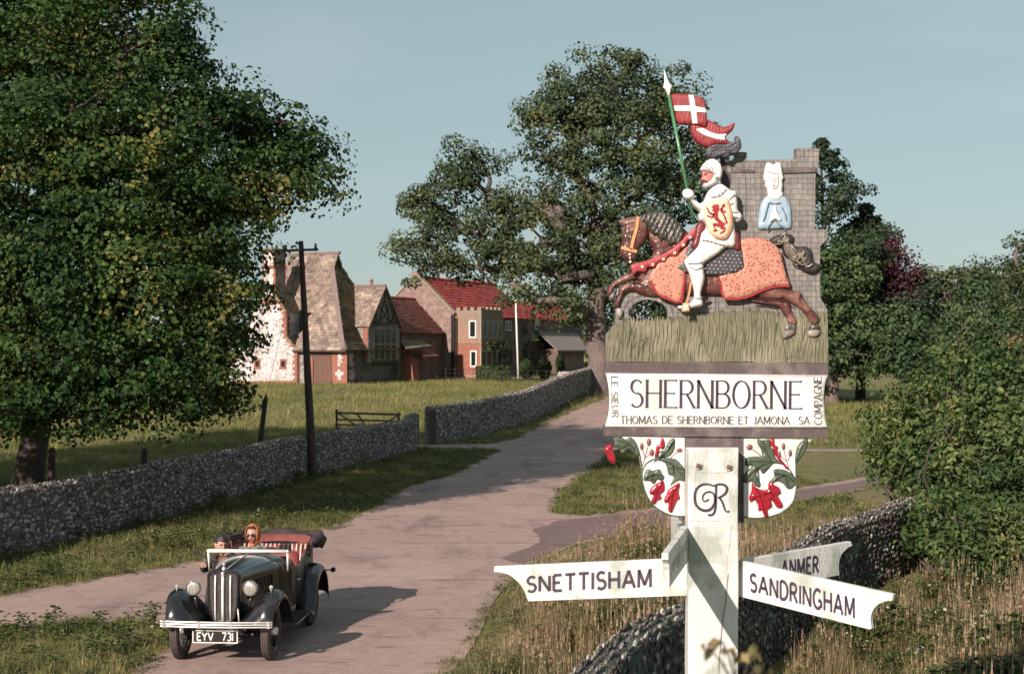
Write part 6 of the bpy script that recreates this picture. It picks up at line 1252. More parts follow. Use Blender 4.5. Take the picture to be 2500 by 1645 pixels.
lines('visor_slot', M_line, [S1([(945, 955), (960, 975)]), S1([(975, 985), (990, 1000)]), S1([(1000, 965), (1015, 990)]), S1([(1010, 1015), (1030, 1020)]), S1([(1040, 1085), (1065, 1060)])], DK - .049, 1.7, kn, h=.005)
nk = [ZL([(225, 500), (330, 505), (440, 480), (530, 420), (590, 340), (610, 300)]), ZL([(700, 690), (780, 640)]), ZL([(730, 855), (820, 865), (900, 850)]), ZL([(740, 960), (820, 975), (900, 985)]), ZL([(690, 560), (760, 490), (850, 400)]), S2([(925, 335), (1000, 350), (1080, 375), (1160, 400)]), S2([(800, 590), (860, 620), (930, 580)]), S2([(780, 560), (870, 560), (930, 540)]), S2([(820, 880), (870, 895), (920, 880)]), S1([(800, 1285), (835, 1262)])]
lines('armour_seam', M_line, nk, DK - .036, 1.3, kn, h=.004)
mb = MB()
for x, y in ZL([(330, 490), (440, 445), (520, 400)]) + S2([(925, 340), (965, 345), (1000, 352), (1045, 370), (1085, 380), (1120, 388), (1155, 400), (925, 575)]): mb.ball(P(x, y, DK - .039), .0035, 6, 4)
mb.build('rivet', M_ink, kn, smooth=True)
sh = rel('shield', M_cream, ZL([(100, 620), (320, 585), (560, 540), (640, 540), (680, 680), (725, 860), (738, 1000), (720, 1260), (580, 1500), (330, 1455), (200, 1330), (130, 1150), (90, 950), (80, 780)]), DK - .034, parent=kn, edge=.010, bulge=.012, rad=16, sm=2, step=4, back=-.02)
rel('shield_rim', M_strap, ribbon_outline(ZL([(640, 540), (680, 680), (725, 860), (738, 1000), (722, 1260), (580, 1500), (330, 1455)]), 1.6), DK - .036, parent=kn, edge=.012, sm=0, back=-.01)
for q in ([(270, 740), (330, 680), (400, 690), (410, 650), (435, 700), (450, 800), (410, 870), (420, 940), (390, 980), (340, 1000), (290, 970), (300, 900), (330, 860), (310, 840), (270, 830), (300, 790)],
          [(135, 750), (170, 750), (215, 840), (290, 895), (330, 900), (320, 950), (250, 925), (195, 885), (165, 810)], [(150, 935), (240, 960), (300, 965), (330, 1000), (290, 990), (265, 1030), (245, 990), (160, 965)],
          [(345, 1010), (410, 970), (450, 1030), (520, 1090), (575, 1120), (570, 1190), (540, 1220), (545, 1260), (500, 1280), (460, 1220), (380, 1200), (340, 1190), (360, 1260), (420, 1305), (310, 1325), (305, 1290), (345, 1270), (295, 1180), (305, 1130), (350, 1125), (420, 1130), (400, 1085), (350, 1050)],
          [(530, 1245), (600, 1220), (580, 1320), (490, 1380), (465, 1355), (550, 1300), (560, 1270)]):
    rel('lion', M_red, ZL(q), DK - .0545, parent=kn, edge=.003, sm=2, back=-.004)
lines('lion_tail', M_red, [ZL([(590, 1118), (625, 1105), (590, 1010), (545, 900), (500, 850), (480, 790), (510, 770), (540, 690), (575, 685)]), ZL([(500, 850), (520, 800), (500, 760)]), ZL([(530, 860), (570, 845), (600, 860)]), ZL([(545, 700), (575, 735)]), ZL([(580, 1000), (610, 1005)])], DK - .0545, 3.6, kn, h=.004)
# lance, spearhead, stirrup
mb = MB(); a_, b_ = S1([(598, 285), (836, 1500)]); mb.tube([P(*a_, DK - .010), P(*b_, DK - .010)], [.0078, .0085], 10); lance = mb.build('lance', M_green, sign, smooth=True)
rel('spearhead', M_armour, S1([(552, 42), (578, 105), (600, 165), (636, 205), (618, 232), (606, 296), (588, 292), (568, 235), (543, 212), (556, 150)]), DK - .002, parent=lance, edge=.006, bulge=.010, rad=5, sm=1, step=3, back=-.008)
lines('stirrup_strap', M_strap, [S2([(808, 740), (792, 840), (765, 935)])], DK - .004, 4.5, horse, h=.005)
rel('stirrup', M_floret, S2([(735, 940), (782, 936), (792, 1012), (722, 1016)]), DK - .034, parent=horse, edge=.004, bulge=.006, rad=5, sm=0, step=3)
lines('stirrup_frame', M_strap, [S2([(733, 938), (720, 1018), (792, 1016), (783, 936), (733, 938)])], DK - .041, 1.6, horse, h=.003, sm=0)
rel('spur', M_horse, S2([(925, 930), (985, 898), (990, 910), (935, 942)]), DH - .02, parent=horse, edge=.004, sm=0, back=-.01)
rel('plume', M_plume, S1([(1242, 672), (1280, 715), (1288, 790), (1235, 850), (1190, 850), (1165, 892), (1100, 880), (1040, 892), (965, 870), (952, 830), (965, 790), (1020, 757), (1120, 755), (1190, 738), (1232, 710)]), DK + .006, parent=kn, edge=.010, bulge=.016, rad=10, step=3.2, back=-.04, fn=lambda x, y: .003 * np.sin((y + x * .35) * .8))
lines('plume_curl', M_backdark, [S1([(985, 860), (1010, 820), (1080, 800), (1180, 810), (1250, 770)]), S1([(1000, 790), (1080, 775), (1160, 780), (1240, 730)]), S1([(1040, 870), (1100, 850), (1180, 830)])], DK - .018, 1.2, kn, h=.004)
fl = rel('banner', M_redflag, S1([(622, 285), (720, 277), (800, 280), (870, 300), (932, 322), (950, 420), (966, 540), (942, 590), (850, 562), (690, 562), (658, 440)]), DK - .008, parent=lance, edge=.008, bulge=.008, rad=14, sm=2, step=4, back=-.02)
rel('banner_cross', M_white, S1([(785, 281), (835, 287), (858, 420), (873, 556), (824, 556), (806, 420)]), DK - .0225, parent=lance, edge=.003, sm=1, back=-.008)
rel('banner_cross', M_white, S1([(646, 386), (790, 384), (945, 408), (953, 452), (800, 440), (656, 436)]), DK - .0228, parent=lance, edge=.003, sm=1, back=-.008)
rel('pennant', M_redflag, S1([(810, 566), (850, 560), (942, 590), (968, 528), (1040, 558), (1105, 590), (1170, 580), (1228, 548), (1205, 625), (1140, 682), (1165, 722), (1192, 745), (1110, 762), (1030, 760), (980, 787), (880, 745), (830, 692), (813, 640)]), DK + .002, parent=lance, edge=.008, bulge=.012, rad=12, sm=2, step=4, back=-.03)
rel('pennant_stripe', M_white, S1([(858, 612), (920, 600), (1000, 640), (1080, 660), (1150, 655), (1128, 682), (1132, 712), (1040, 700), (950, 672), (900, 645)]), DK - .015, parent=lance, edge=.004, sm=2, back=-.008)
# praying lady on the tower
ld = rel('praying_lady', M_blue, ZW([(340, 760), (420, 700), (560, 700), (640, 755), (720, 830), (780, 960), (800, 1150), (795, 1400), (640, 1400), (480, 1415), (330, 1420), (160, 1400), (165, 1200), (190, 1000), (250, 850)]), D0, edge=.006, bulge=.018, rad=14, sm=2, step=3.5)
rel('headdress', M_armour, ZW([(285, 250), (310, 170), (350, 133), (395, 150), (440, 180), (480, 165), (540, 130), (590, 170), (615, 270), (630, 370), (650, 430), (620, 500), (635, 590), (615, 680), (640, 755), (570, 840), (490, 870), (420, 850), (345, 770), (335, 660), (290, 570), (295, 510), (260, 440), (275, 340)]), D0 - .008, parent=ld, edge=.008, bulge=.014, rad=9, sm=2, step=3)
rel('face', M_skinpale, ZW([(355, 350), (460, 335), (555, 345), (560, 450), (545, 580), (500, 640), (420, 640), (390, 560), (360, 450)]), D0 - .026, parent=ld, edge=.004, bulge=.006, rad=8, sm=2, step=3, back=-.01)
lines('facial_feature', M_line, [ZW([(385, 435), (420, 425), (445, 440)]), ZW([(480, 440), (510, 425), (545, 440)]), ZW([(470, 450), (478, 520), (455, 540)]), ZW([(340, 350), (380, 318), (470, 345), (560, 318)]), ZW([(395, 462), (425, 465)]), ZW([(485, 462), (520, 465)])], D0 - .0355, 1.1, ld, h=.002, sm=2)
lines('mouth', M_red, [ZW([(448, 576), (485, 574)])], D0 - .0355, 2.6, ld, h=.002, sm=0)
rel('hands', M_armour, ZW([(480, 930), (510, 1000), (545, 1120), (605, 1230), (570, 1260), (485, 1225), (410, 1265), (380, 1230), (420, 1120), (455, 1000)]), D0 - .022, parent=ld, edge=.004, bulge=.010, rad=7, sm=2, step=3, back=-.01)
lines('robe_fold', M_blueln, [ZW([(260, 1255), (310, 1120), (355, 950), (375, 905), (480, 925), (590, 900)]), ZW([(620, 990), (680, 1120), (705, 1250)]), ZW([(325, 1420), (400, 1310), (485, 1240), (570, 1320), (680, 1410)])], D0 - .0235, 2.2, ld, h=.004)
fixlist = [o for o in sc.objects if o.type == 'MESH']
# ================================================================ the fingerpost
DP = 6.86
post = thing('fingerpost', 'white wooden fingerpost with four direction arms carrying the village sign', 'signpost', (.97, 6.93, 0))
xl, xr = (1680.5 - 1250) / F * DP, (1803 - 1250) / F * DP
ztop = CH - (1092 - HY) / F * DP
mb = MB(); b_ = .006
xm, wx, ym, wy = (xl + xr) / 2, xr - xl, 6.928, .132
prof = [(xm - wx / 2, ym - wy / 2), (xm + wx / 2, ym - wy / 2), (xm + wx / 2, ym + wy / 2), (xm - wx / 2, ym + wy / 2)]
NZ = 60
vs = []
for k in range(NZ + 1):
    z = ztop * k / NZ
    if k == NZ: z = ztop
    for x, y in prof: vs.append((x + .0015 * math.sin(z * 9 + x * 50), y, z - (.008 if (k == NZ and y > ym) else 0)))
fs = [(4 * k + i, 4 * k + (i + 1) % 4, 4 * k + 4 + (i + 1) % 4, 4 * k + 4 + i) for k in range(NZ) for i in range(4)] + [(3, 2, 1, 0), (4 * NZ, 4 * NZ + 1, 4 * NZ + 2, 4 * NZ + 3)]
mb.add(vs, fs); pp = mb.build('post', M_postw, post, bevel=.006)
DPF = 6.86
mpf = lambda x, y, h: P(x, y, DPF) + Vector((0, -h, 0))
def linesP(name, mat_, strokes, w, parent, h=.001, sm=3):
    mb = MB()
    for st_ in strokes: ribbon(mb, st_, w, mpf, -.001, h, sm=sm)
    return mb.build(name, mat_, parent)
G1 = S3([(1052, 1214), (1000, 1198), (940, 1205), (895, 1245), (880, 1310), (890, 1380), (930, 1425), (985, 1438), (1030, 1420), (1060, 1370), (1062, 1310), (1040, 1275), (1000, 1268), (962, 1290), (950, 1330), (970, 1355), (1010, 1335)])
G2 = S3([(1075, 1212), (1072, 1300), (1070, 1400), (1055, 1460), (1025, 1480), (1003, 1475)])
G3 = S3([(1050, 1214), (1100, 1198), (1150, 1205), (1175, 1235), (1160, 1280), (1120, 1310), (1090, 1322)])
G4 = S3([(1105, 1318), (1135, 1370), (1155, 1430), (1175, 1448), (1198, 1443)])
mb = MB()
for g_, w_ in ((G1, lambda t: 3.2 + 3.4 * math.sin(t * 3.1 + .4) ** 2), (G2, lambda t: 5.0), (G3, lambda t: 3.5 + 2.5 * math.sin(t * 3.14)), (G4, lambda t: 5.5 - 2 * t)):
    ribbon(mb, smooth_poly(g_, 3, False), w_, mpf, -.001, .0022, sm=0)
mb.build('royal_monogram', M_ink, pp)
linesP('crack', M_ink2, [S4([(1395, 420), (1385, 520), (1378, 600), (1370, 640), (1358, 740), (1345, 900), (1340, 985)])], 2.2, pp, .0006)
linesP('crack', pmat('hairline_crack', (.40, .38, .36), (.5, .48, .46), 60, .7), [S3([(880, 1090), (882, 1300), (880, 1520)]), S3([(880, 1085), (1000, 1092), (1110, 1095), (1190, 1085)]), S4([(1412, 150), (1405, 230), (1392, 320), (1385, 420)]), S4([(1172, 120), (1300, 118), (1405, 125)])], 1.0, pp, .0006)
for x, y in S3([(912, 1030), (1190, 1040)]):
    mb = MB(); c_ = P(x, y, DPF); mb.lathe([(0, -.001), (.020, -.001), (.021, -.004), (.019, -.006), (0, -.006)], c_, 'y', 20); wsh = mb.build('bolt', M_postw, pp, smooth=False)
    mb = MB(); M_ = Matrix.Rotation(.3, 3, 'Y'); mb.box(c_ + Vector((0, -.010, 0)), (.020, .012, .020), M_); mb.lathe([(0, -.020), (.0055, -.020), (.0065, -.012)], c_, 'y', 10); mb.build('nut', M_bolt, wsh)
class Plane2:
    """vertical arm: two world end points (x,y) at the front face; maps photo pixels to its face"""
    def __init__(s, p0, p1):
        s.p0 = Vector((p0[0], p0[1], 0)); d = Vector((p1[0], p1[1], 0)) - s.p0; s.d = d.normalized(); n = Vector((s.d.y, -s.d.x, 0)); s.n = n if n.dot(Vector((0, 0, 0)) - s.p0) > 0 else -n
    def mp(s, x, y, h):
        r = P(x, y, 1.0) - Vector((0, 0, CH)); t = (s.p0 - Vector((0, 0, 0))).dot(s.n) / Vector((r.x, r.y, 0)).dot(s.n)
        q = r * t; q.z += CH; return q + s.n * h
def armboard(pl, out_px, thick=.03, sm=0):
    mb = MB(); relief(mb, out_px, 7, edge=0, back=-thick, sm=sm, mp=pl.mp); return mb.build('sign_arm', M_postw, post, bevel=.003)
def armtext(par, pl, s, a, b, hpx, hpx2, thick, gap=.22, width=1.0):
    """letters between baseline ends a,b; heights hpx..hpx2"""
    w = sum(GL[c][0] * width for c in s) + gap * (len(s) - 1)
    def mp(u, v, h):
        t = u / w; H = hpx + (hpx2 - hpx) * t
        return pl.mp(a[0] + (b[0] - a[0]) * t, a[1] + (b[1] - a[1]) * t - v * H, h)
    mb = MB(); text(mb, s, mp, thick, gap=gap, width=width, h0=-.001, h1=.0018); return mb.build('lettering', M_ink, par)
# arm 1: to the left, slightly away
pa = Plane2(((1683 - 1250) / F * 6.93, 6.93), ((1205 - 1250) / F * 7.35, 7.35))
top = [(1683, 1361), (1205, 1381.5)]
o1 = [(1683, 1361), (1206, 1382), (1205, 1396)] + smooth_poly([(1214, 1396), (1240, 1402), (1262, 1418), (1278, 1440), (1289, 1467)], 4, False) + [(1683, 1453)]
a1 = armboard(pa, o1); armtext(a1, pa, 'SNETTISHAM', (1287, 1444), (1590, 1432), 36, 44, .19, gap=.22)
# arm 2: to the right, towards the camera
pb = Plane2(((1803 - 1250) / F * 6.93, 6.93), ((2180 - 1250) / F * 6.45, 6.45))
o2 = [(1803, 1367), (2180, 1450), (2178, 1466)] + smooth_poly([(2168, 1466), (2148, 1472), (2132, 1488), (2125, 1510), (2128, 1534)], 4, False) + [(2122, 1536), (1803, 1455)]
a2 = armboard(pb, o2); armtext(a2, pb, 'SANDRINGHAM', (1832, 1441), (2086, 1508), 41, 49, .19, gap=.24)
# arm 3: to the right, away
pc = Plane2(((1803 - 1250) / F * 6.98, 6.98), ((2080 - 1250) / F * 7.55, 7.55))
o3 = [(1803, 1368), (2078, 1321), (2082, 1332)] + smooth_poly([(2072, 1336), (2056, 1352), (2049, 1375), (2050, 1403)], 4, False) + [(1803, 1452)]
a3 = armboard(pc, o3); armtext(a3, pc, 'ANMER', (1908, 1408), (1997, 1396), 40, 38, .19, gap=.26)
# arm 4: towards the camera, seen almost edge on; its shaded face shows
mb = MB()
p_far, p_near = Vector(((1679.5 - 1250) / F * 6.87, 6.87, 0)), Vector(((1632 - 1250) / F * 6.05, 6.05, 0))
d4 = (p_near - p_far).normalized(); n4 = Vector((-d4.y, d4.x, 0)); n4 = n4 if n4.x > 0 else -n4
zt, hh = CH - (1285 - 850) / F * 6.87, .170
L4 = (p_near - p_far).length
prf = [(0, zt - hh), (0, zt), (L4, zt - .012), (L4, zt - .042)] + [(L4 - .02 - .10 * (1 - math.cos(math.radians(a))) * 1.0, zt - .042 - .125 * math.sin(math.radians(a))) for a in (10, 25, 40, 55, 70, 90)]
prf = [(0, zt - hh), (0, zt), (L4, zt - .010), (L4, zt - .040), (L4 - .012, zt - .042), (L4 - .03, zt - .06), (L4 - .04, zt - .09), (L4 - .042, zt - .12), (L4 - .04, zt - hh + .005)]
mb.prism([p_far + d4 * a + Vector((0, 0, z)) for a, z in prf], n4 * -.030); a4 = fixn(mb.build('sign_arm', M_postw, post, bevel=.003))
# worn traces of paint on its shaded face
mb = MB(); r4 = random.Random(4)
for k in range(13):
    u = .10 + .62 * k / 13 * L4 / .8; z = zt - .05 - r4.uniform(0, .02)
    q0 = p_far + d4 * u + Vector((0, 0, z)); q1 = q0 + d4 * r4.uniform(0, .03) + Vector((0, 0, -r4.uniform(.03, .07)))
    w_ = d4 * .009
    mb.prism([q0 - w_, q0 + w_, q1 + w_, q1 - w_], n4 * .0015)
fixn(mb.build('worn_paint', pmat('worn_letter_paint', (.22, .23, .22), (.42, .43, .40), 60, .7), a4))
# arm 5: away to the left behind the post
mb = MB(); q0 = Vector(((1684 - 1250) / F * 7.02, 7.02, 0)); q1 = Vector(((1638 - 1250) / F * 8.3, 8.3, 0)); d5 = (q1 - q0).normalized(); n5 = Vector((d5.y, -d5.x, 0)); z5 = CH - (1262 - 850) / F * 8.2
mb.prism([q0 + Vector((0, 0, z5 - .21)), q1 + Vector((0, 0, z5 - .23)), q1 + Vector((0, 0, z5)), q0 + Vector((0, 0, z5 + .03))], n5 * .03)
a5 = fixn(mb.build('sign_arm', M_postw, post))
for o in fixlist:
    fixn(o)
for o in (a1, a2, a3): fixn(o)
# ================================================================ open tourer
M_body = pmat('car_black_paint', (.010, .010, .013), (.014, .014, .018), 3, .2, coat=.4, c3=(.03, .027, .026), s3=5)
M_bonnet = pmat('car_bonnet_paint', (.010, .012, .016), (.014, .016, .022), 3, .18, coat=.5)
M_side = pmat('car_dusty_maroon_side', (.055, .035, .03), (.04, .027, .024), 3, .38, c3=(.09, .065, .055), s3=3)
M_chrome = pmat('chrome', (.84, .81, .77), (.74, .71, .68), 12, .25, metal=.7)
M_silver = pmat('silver_frame_paint', (.80, .77, .73), (.70, .67, .64), 12, .3, metal=.15)
M_tyre = pmat('tyre_rubber', (.065, .050, .046), (.085, .066, .06), 14, .9, .2, 60)
M_grille = pmat('grille_slats', (.20, .18, .175), (.13, .12, .118), 10, .4, metal=.3)
M_lampglass = pmat('headlamp_glass', (.50, .47, .41), (.30, .28, .25), 28, .10, .5, 22, spec=.9, metal=.35, stretch=(1, 1, .4))
M_redhide = pmat('red_leather', (.26, .055, .045), (.19, .04, .035), 8, .5, .2)
M_palestripe = pmat('pale_seat_piping', (.62, .48, .42), None, 8, .6)
M_hood = pmat('dark_hood_cloth', (.030, .018, .022), (.05, .03, .035), 6, .9, .6, 18)
M_hoodin = pmat('hood_lining', (.20, .055, .045), (.14, .04, .035), 6, .85, .4, 18)
M_under = pmat('black_underside', (.012, .011, .011), None, 5, .8)
M_platebl = pmat('number_plate_black', (.015, .013, .016), None, 5, .4)
M_platewh = pmat('number_plate_white', (.74, .72, .68), None, 5, .5)
YAW = math.radians(-3.5)
car = thing('vintage_tourer', 'black open vintage tourer with chrome bumper and folded hood, driving on the lane', 'car', (-3.31, 16.47, .012), YAW)
def cb(mb, name, mat_, parent=None, smooth=True, **k): return mb.build(name, mat_, parent or car, smooth=smooth, local=True, **k)
def autosm(o, ang=35):
    me = o.data; me.polygons.foreach_set('use_smooth', [True] * len(me.polygons))
    import bmesh as _b
    bm = _b.new(); bm.from_mesh(me)
    for e_ in bm.edges:
        if len(e_.link_faces) == 2 and e_.calc_face_angle(0) > math.radians(ang): e_.smooth = False
    bm.to_mesh(me); bm.free(); return o
def loft(mb, rings, closed=True, caps=True, mi=0):
    n = len(rings[0]); vs = [v for r_ in rings for v in r_]; fs = []
    for i in range(len(rings) - 1):
        for k in range(n if closed else n - 1): fs.append((i * n + k, i * n + (k + 1) % n, (i + 1) * n + (k + 1) % n, (i + 1) * n + k))
    if caps and closed: fs += [tuple(range(n))[::-1], tuple((len(rings) - 1) * n + k for k in range(n))]
    mb.add(vs, fs, mi)
def interp(x, xs, ys): return float(np.interp(x, xs, ys))
# wheels
def wheel(x, y, name='wheel'):
    sgn = 1 if x > 0 else -1; R_ = .325; mb = MB(); prof = []
    w = .054
    for a in range(0, 360, 20):
        t = math.radians(a); prof.append((R_ - .05 + .05 * math.copysign(abs(math.cos(t)) ** .7, math.cos(t)), w * math.copysign(abs(math.sin(t)) ** .6, math.sin(t))))
    prof.append(prof[0]); mb.lathe(prof, (x, y, R_), 'x', 36)
    for dx in (-.030, -.010, .010, .030): mb.lathe([(R_ - .004, dx - .006), (R_ + .003, dx - .005), (R_ + .003, dx + .005), (R_ - .004, dx + .006)], (x, y, R_), 'x', 40)
    ty = cb(mb, 'wheel', M_tyre); 
    mb = MB(); mb.lathe([(R_ - .085, -.045), (R_ - .10, -.03), (R_ - .10, .03), (R_ - .085, .045), (R_ - .07, .045), (R_ - .08, 0), (R_ - .07, -.045), (R_ - .085, -.045)], (x, y, R_), 'x', 32); cb(mb, 'rim', M_body, ty)
    mb = MB()
    for k in range(18):
        a = k * math.pi / 9; e_ = (.035 if k % 2 else -.02) * sgn; mb.tube([(x + e_, y + .035 * math.cos(a + .3), R_ + .035 * math.sin(a + .3)), (x, y + (R_ - .09) * math.cos(a), R_ + (R_ - .09) * math.sin(a))], .004, 4)
    cb(mb, 'spokes', M_body, ty)
    mb = MB(); mb.lathe([(0, .085 * sgn), (.035, .08 * sgn), (.05, .06 * sgn), (.055, .0), (.05, -.04 * sgn), (0, -.04 * sgn)], (x, y, R_), 'x', 18); cb(mb, 'hub', M_chrome, ty)
for x, y in ((-.525, 0), (.525, 0), (-.555, 2.1), (.555, 2.1)): wheel(x, y)
# chassis, axle, underside
mb = MB(); mb.box((0, 1.2, .36), (.70, 2.5, .10)); mb.box((0, -.02, .30), (.95, .06, .06)); mb.box((0, .5, .28), (.42, .6, .16)); cb(mb, 'chassis', M_under, smooth=False)
mb = MB()
for s_ in (-1, 1):
    mb.tube([(.27 * s_, -.42, .42), (.27 * s_, -.2, .33), (.27 * s_, .1, .30), (.27 * s_, .45, .36)], .022, 6); mb.tube([(.44 * s_, -.05, .34), (.20 * s_, -.16, .40)], .014, 5)
    mb.tube([(.25 * s_, -.40, .42), (.24 * s_, -.38, .34)], .012, 5)
cb(mb, 'front_spring', M_under)
# bonnet and scuttle
def bsec(y, hw_t, hw_b, zt, zb, n=7, sh=.07):
    pts = [Vector((-hw_b, y, zb)), Vector((-hw_t - .01, y, zt - sh * 1.6))]
    for a in range(n + 1):
        t = math.pi * (1 - a / n); pts.append(Vector((hw_t * math.cos(t) if abs(math.cos(t)) < .99 else hw_t * math.copysign(1, math.cos(t)), y, zt - sh + sh * math.sin(t) ** .8)))
    pts += [Vector((hw_t + .01, y, zt - sh * 1.6)), Vector((hw_b, y, zb))]; return pts
mb = MB(); ys = [(-.06, .165, .145, 1.015, .50), (.1, .19, .18, 1.03, .47), (.4, .25, .26, 1.045, .45), (.7, .32, .33, 1.055, .44), (.98, .39, .41, 1.06, .44)]
loft(mb, [bsec(y, a, b, c, d, sh=.06 + .05 * i / 4) for i, (y, a, b, c, d) in enumerate(ys)]); bn = autosm(fixn(cb(mb, 'bonnet', M_bonnet)))
mb = MB(); mb.tube([(0, -.05, 1.022), (0, .4, 1.052), (0, .98, 1.066)], .007, 6); cb(mb, 'bonnet_hinge', M_chrome, bn)
for s_ in (-1, 1):
    for k in range(9):
        y = .22 + k * .07; hw = interp(y, [-.06, .98], [.17, .405]); mb = MB(); mb.box((s_ * (hw + .004), y, .76), (.012, .022, .20)); cb(mb, 'louvre', M_body, bn, smooth=False)
mb = MB(); ys = [(.985, .395, .415, 1.062, .44), (1.10, .44, .46, 1.06, .42), (1.22, .48, .50, 1.04, .40)]
loft(mb, [bsec(y, a, b, c, d, sh=.11) for y, a, b, c, d in ys]); autosm(fixn(cb(mb, 'scuttle', M_body)))
# radiator shell, grille, bars, mascot
def radring(y, g, top=1.03, bot=.44):
    o = []
    for a in range(0, 181, 15):
        t = math.radians(a); o.append(Vector(((.178 + g) * math.copysign(abs(math.cos(t)) ** .45, math.cos(t)), y, top - .07 + (.07 + g) * math.sin(t) ** .8)))
    for x, z in ((-.176 - g, .75), (-.160 - g, .60), (-.135 - g, .50), (-.08, bot - g), (.08, bot - g), (.135 + g, .50), (.160 + g, .60), (.176 + g, .75)): o.append(Vector((x, y, z)))
    return o
mb = MB(); loft(mb, [radring(-.02, .012), radring(-.12, .014), radring(-.145, .004), radring(-.145, -.016), radring(-.125, -.018)], caps=False); autosm(fixn(cb(mb, 'radiator_shell', M_body)))
mb = MB(); loft(mb, [radring(-.122, -.016), radring(-.118, -.016)]); gr = cb(mb, 'radiator_grille', M_grille, smooth=False)
mb = MB()
for k in range(31):
    x = -.155 + k * .31 / 30
    if abs(x) < .012: continue
    z0 = .47 + max(0, abs(x) - .10) * 1.2; z1 = 1.0 - max(0, abs(x) - .12) * .8; mb.box((x, -.128, (z0 + z1) / 2), (.004, .010, z1 - z0))
tag(cb(mb, 'slats', M_grille, gr, smooth=False), kind='stuff')
for x in (-.088, 0, .088):
    mb = MB(); w = .017 if x == 0 else .010; mb.tube([(x, -.135, .455), (x, -.150, .6), (x, -.152, .85), (x, -.142, .985 + (.03 if x == 0 else 0))], w, 8); cb(mb, 'chrome_bar', M_silver, gr)
mb = MB(); mb.lathe([(0, 1.075), (.016, 1.075), (.026, 1.06), (.022, 1.04), (.03, 1.03), (.03, 1.015)], (0, -.10, 0), 'z', 14); mb.ball((0, -.10, 1.10), (.016, .02, .026), 10, 6); mb.box((0, -.153, 1.0), (.038, .012, .05)); cb(mb, 'radiator_cap', M_chrome)
# mudguards with running boards
fp_ = [(-.365, .50), (-.345, .58), (-.285, .68), (-.18, .75), (-.04, .795), (.12, .79), (.27, .72), (.40, .60), (.52, .46), (.66, .33), (.82, .275), (1.2, .27), (1.52, .275)]
fq = smooth_poly(fp_, 3, False)
for s_ in (-1, 1):
    rings = []
    for y, z in fq:
        fr = 1 - sstep(.05, .55, y); frn = 1 - .25 * sstep(-.2, -.36, y) if False else 1
        xs_ = [.18, .26, .34, .42, .49, .56, .61, .645, .66, .662]; dz = [-.34, -.27, -.17, -.075, -.02, 0, -.008, -.03, -.07, -.11]
        nar = .05 * sstep(-.1, -.37, y) if y < -.1 else 0
        row = []
        for x, d in zip(xs_, dz):
            inner = d if x < .5 else 0; xo = x
            if fr < 1: xo = x if x > .40 else .40 - (.40 - x) * fr; inner *= fr
            lip = d if x >= .5 else 0; lip *= .35 + .65 * fr
            zz = z + inner * (.55 + .45 * min(1, (z - .3) / .5)) + lip
            row.append(Vector((s_ * (xo - nar * (1 if x > .5 else 0)), y, max(zz, .44 if y < -.02 else .24))))
        rings.append(row)
    mb = MB(); loft(mb, rings, closed=False); o = fixn(cb(mb, 'front_mudguard', M_body)); o.modifiers.new('t', 'SOLIDIFY').thickness = .012
    rp_ = smooth_poly([(1.50, .275), (1.60, .32), (1.68, .48), (1.78, .64), (1.93, .745), (2.10, .785), (2.27, .75), (2.42, .65), (2.50, .50), (2.52, .36)], 3, False); rings = []
    for y, z in rp_:
        xs_ = [.47, .52, .58, .64, .69, .715, .72]; dz = [0, .012, .015, .008, -.015, -.05, -.09]; rings.append([Vector((s_ * x, y, z + d)) for x, d in zip(xs_, dz)])
    mb = MB(); loft(mb, rings, closed=False); o = fixn(cb(mb, 'rear_mudguard', M_body)); o.modifiers.new('t', 'SOLIDIFY').thickness = .012
    mb = MB()
    for k in range(5): mb.box((s_ * (.45 + k * .045), 1.18, .285), (.018, .72, .008))
    cb(mb, 'running_board_strip', M_tyre, smooth=False)
    # lamps
    mb = MB(); c = Vector((s_ * .33, -.20, .845)); mb.lathe([(0, .16), (.03, .15), (.065, .10), (.084, .03), (.088, 0), (.086, -.012), (.079, -.012)], c, 'y', 24); hl_ = cb(mb, 'headlight', M_body)
    mb = MB(); mb.lathe([(.0, -.022), (.04, -.019), (.07, -.010), (.078, -.004)], c, 'y', 24); cb(mb, 'lens', M_lampglass, hl_)
    mb = MB(); mb.lathe([(.078, -.002), (.090, -.002), (.092, .006), (.088, .015)], c, 'y', 24); cb(mb, 'chrome_rim', M_chrome, hl_)
    mb = MB(); mb.tube([c + Vector((0, .06, -.07)), c + Vector((-.02 * s_, .05, -.20)), (s_ * .28, -.10, .58)], .014, 6); cb(mb, 'lamp_bracket', M_body, hl_)
    mb = MB(); c = Vector((s_ * .55, -.10, .845)); mb.lathe([(0, .05), (.016, .035), (.026, .0), (.024, -.004)], c, 'y', 12); mb.tube([c, c + Vector((0, 0, -.06))], .007, 5); sl_ = cb(mb, 'side_lamp', M_chrome); mb = MB(); mb.lathe([(0, -.010), (.016, -.008), (.023, -.002)], c, 'y', 12); cb(mb, 'lens', M_lampglass, sl_)
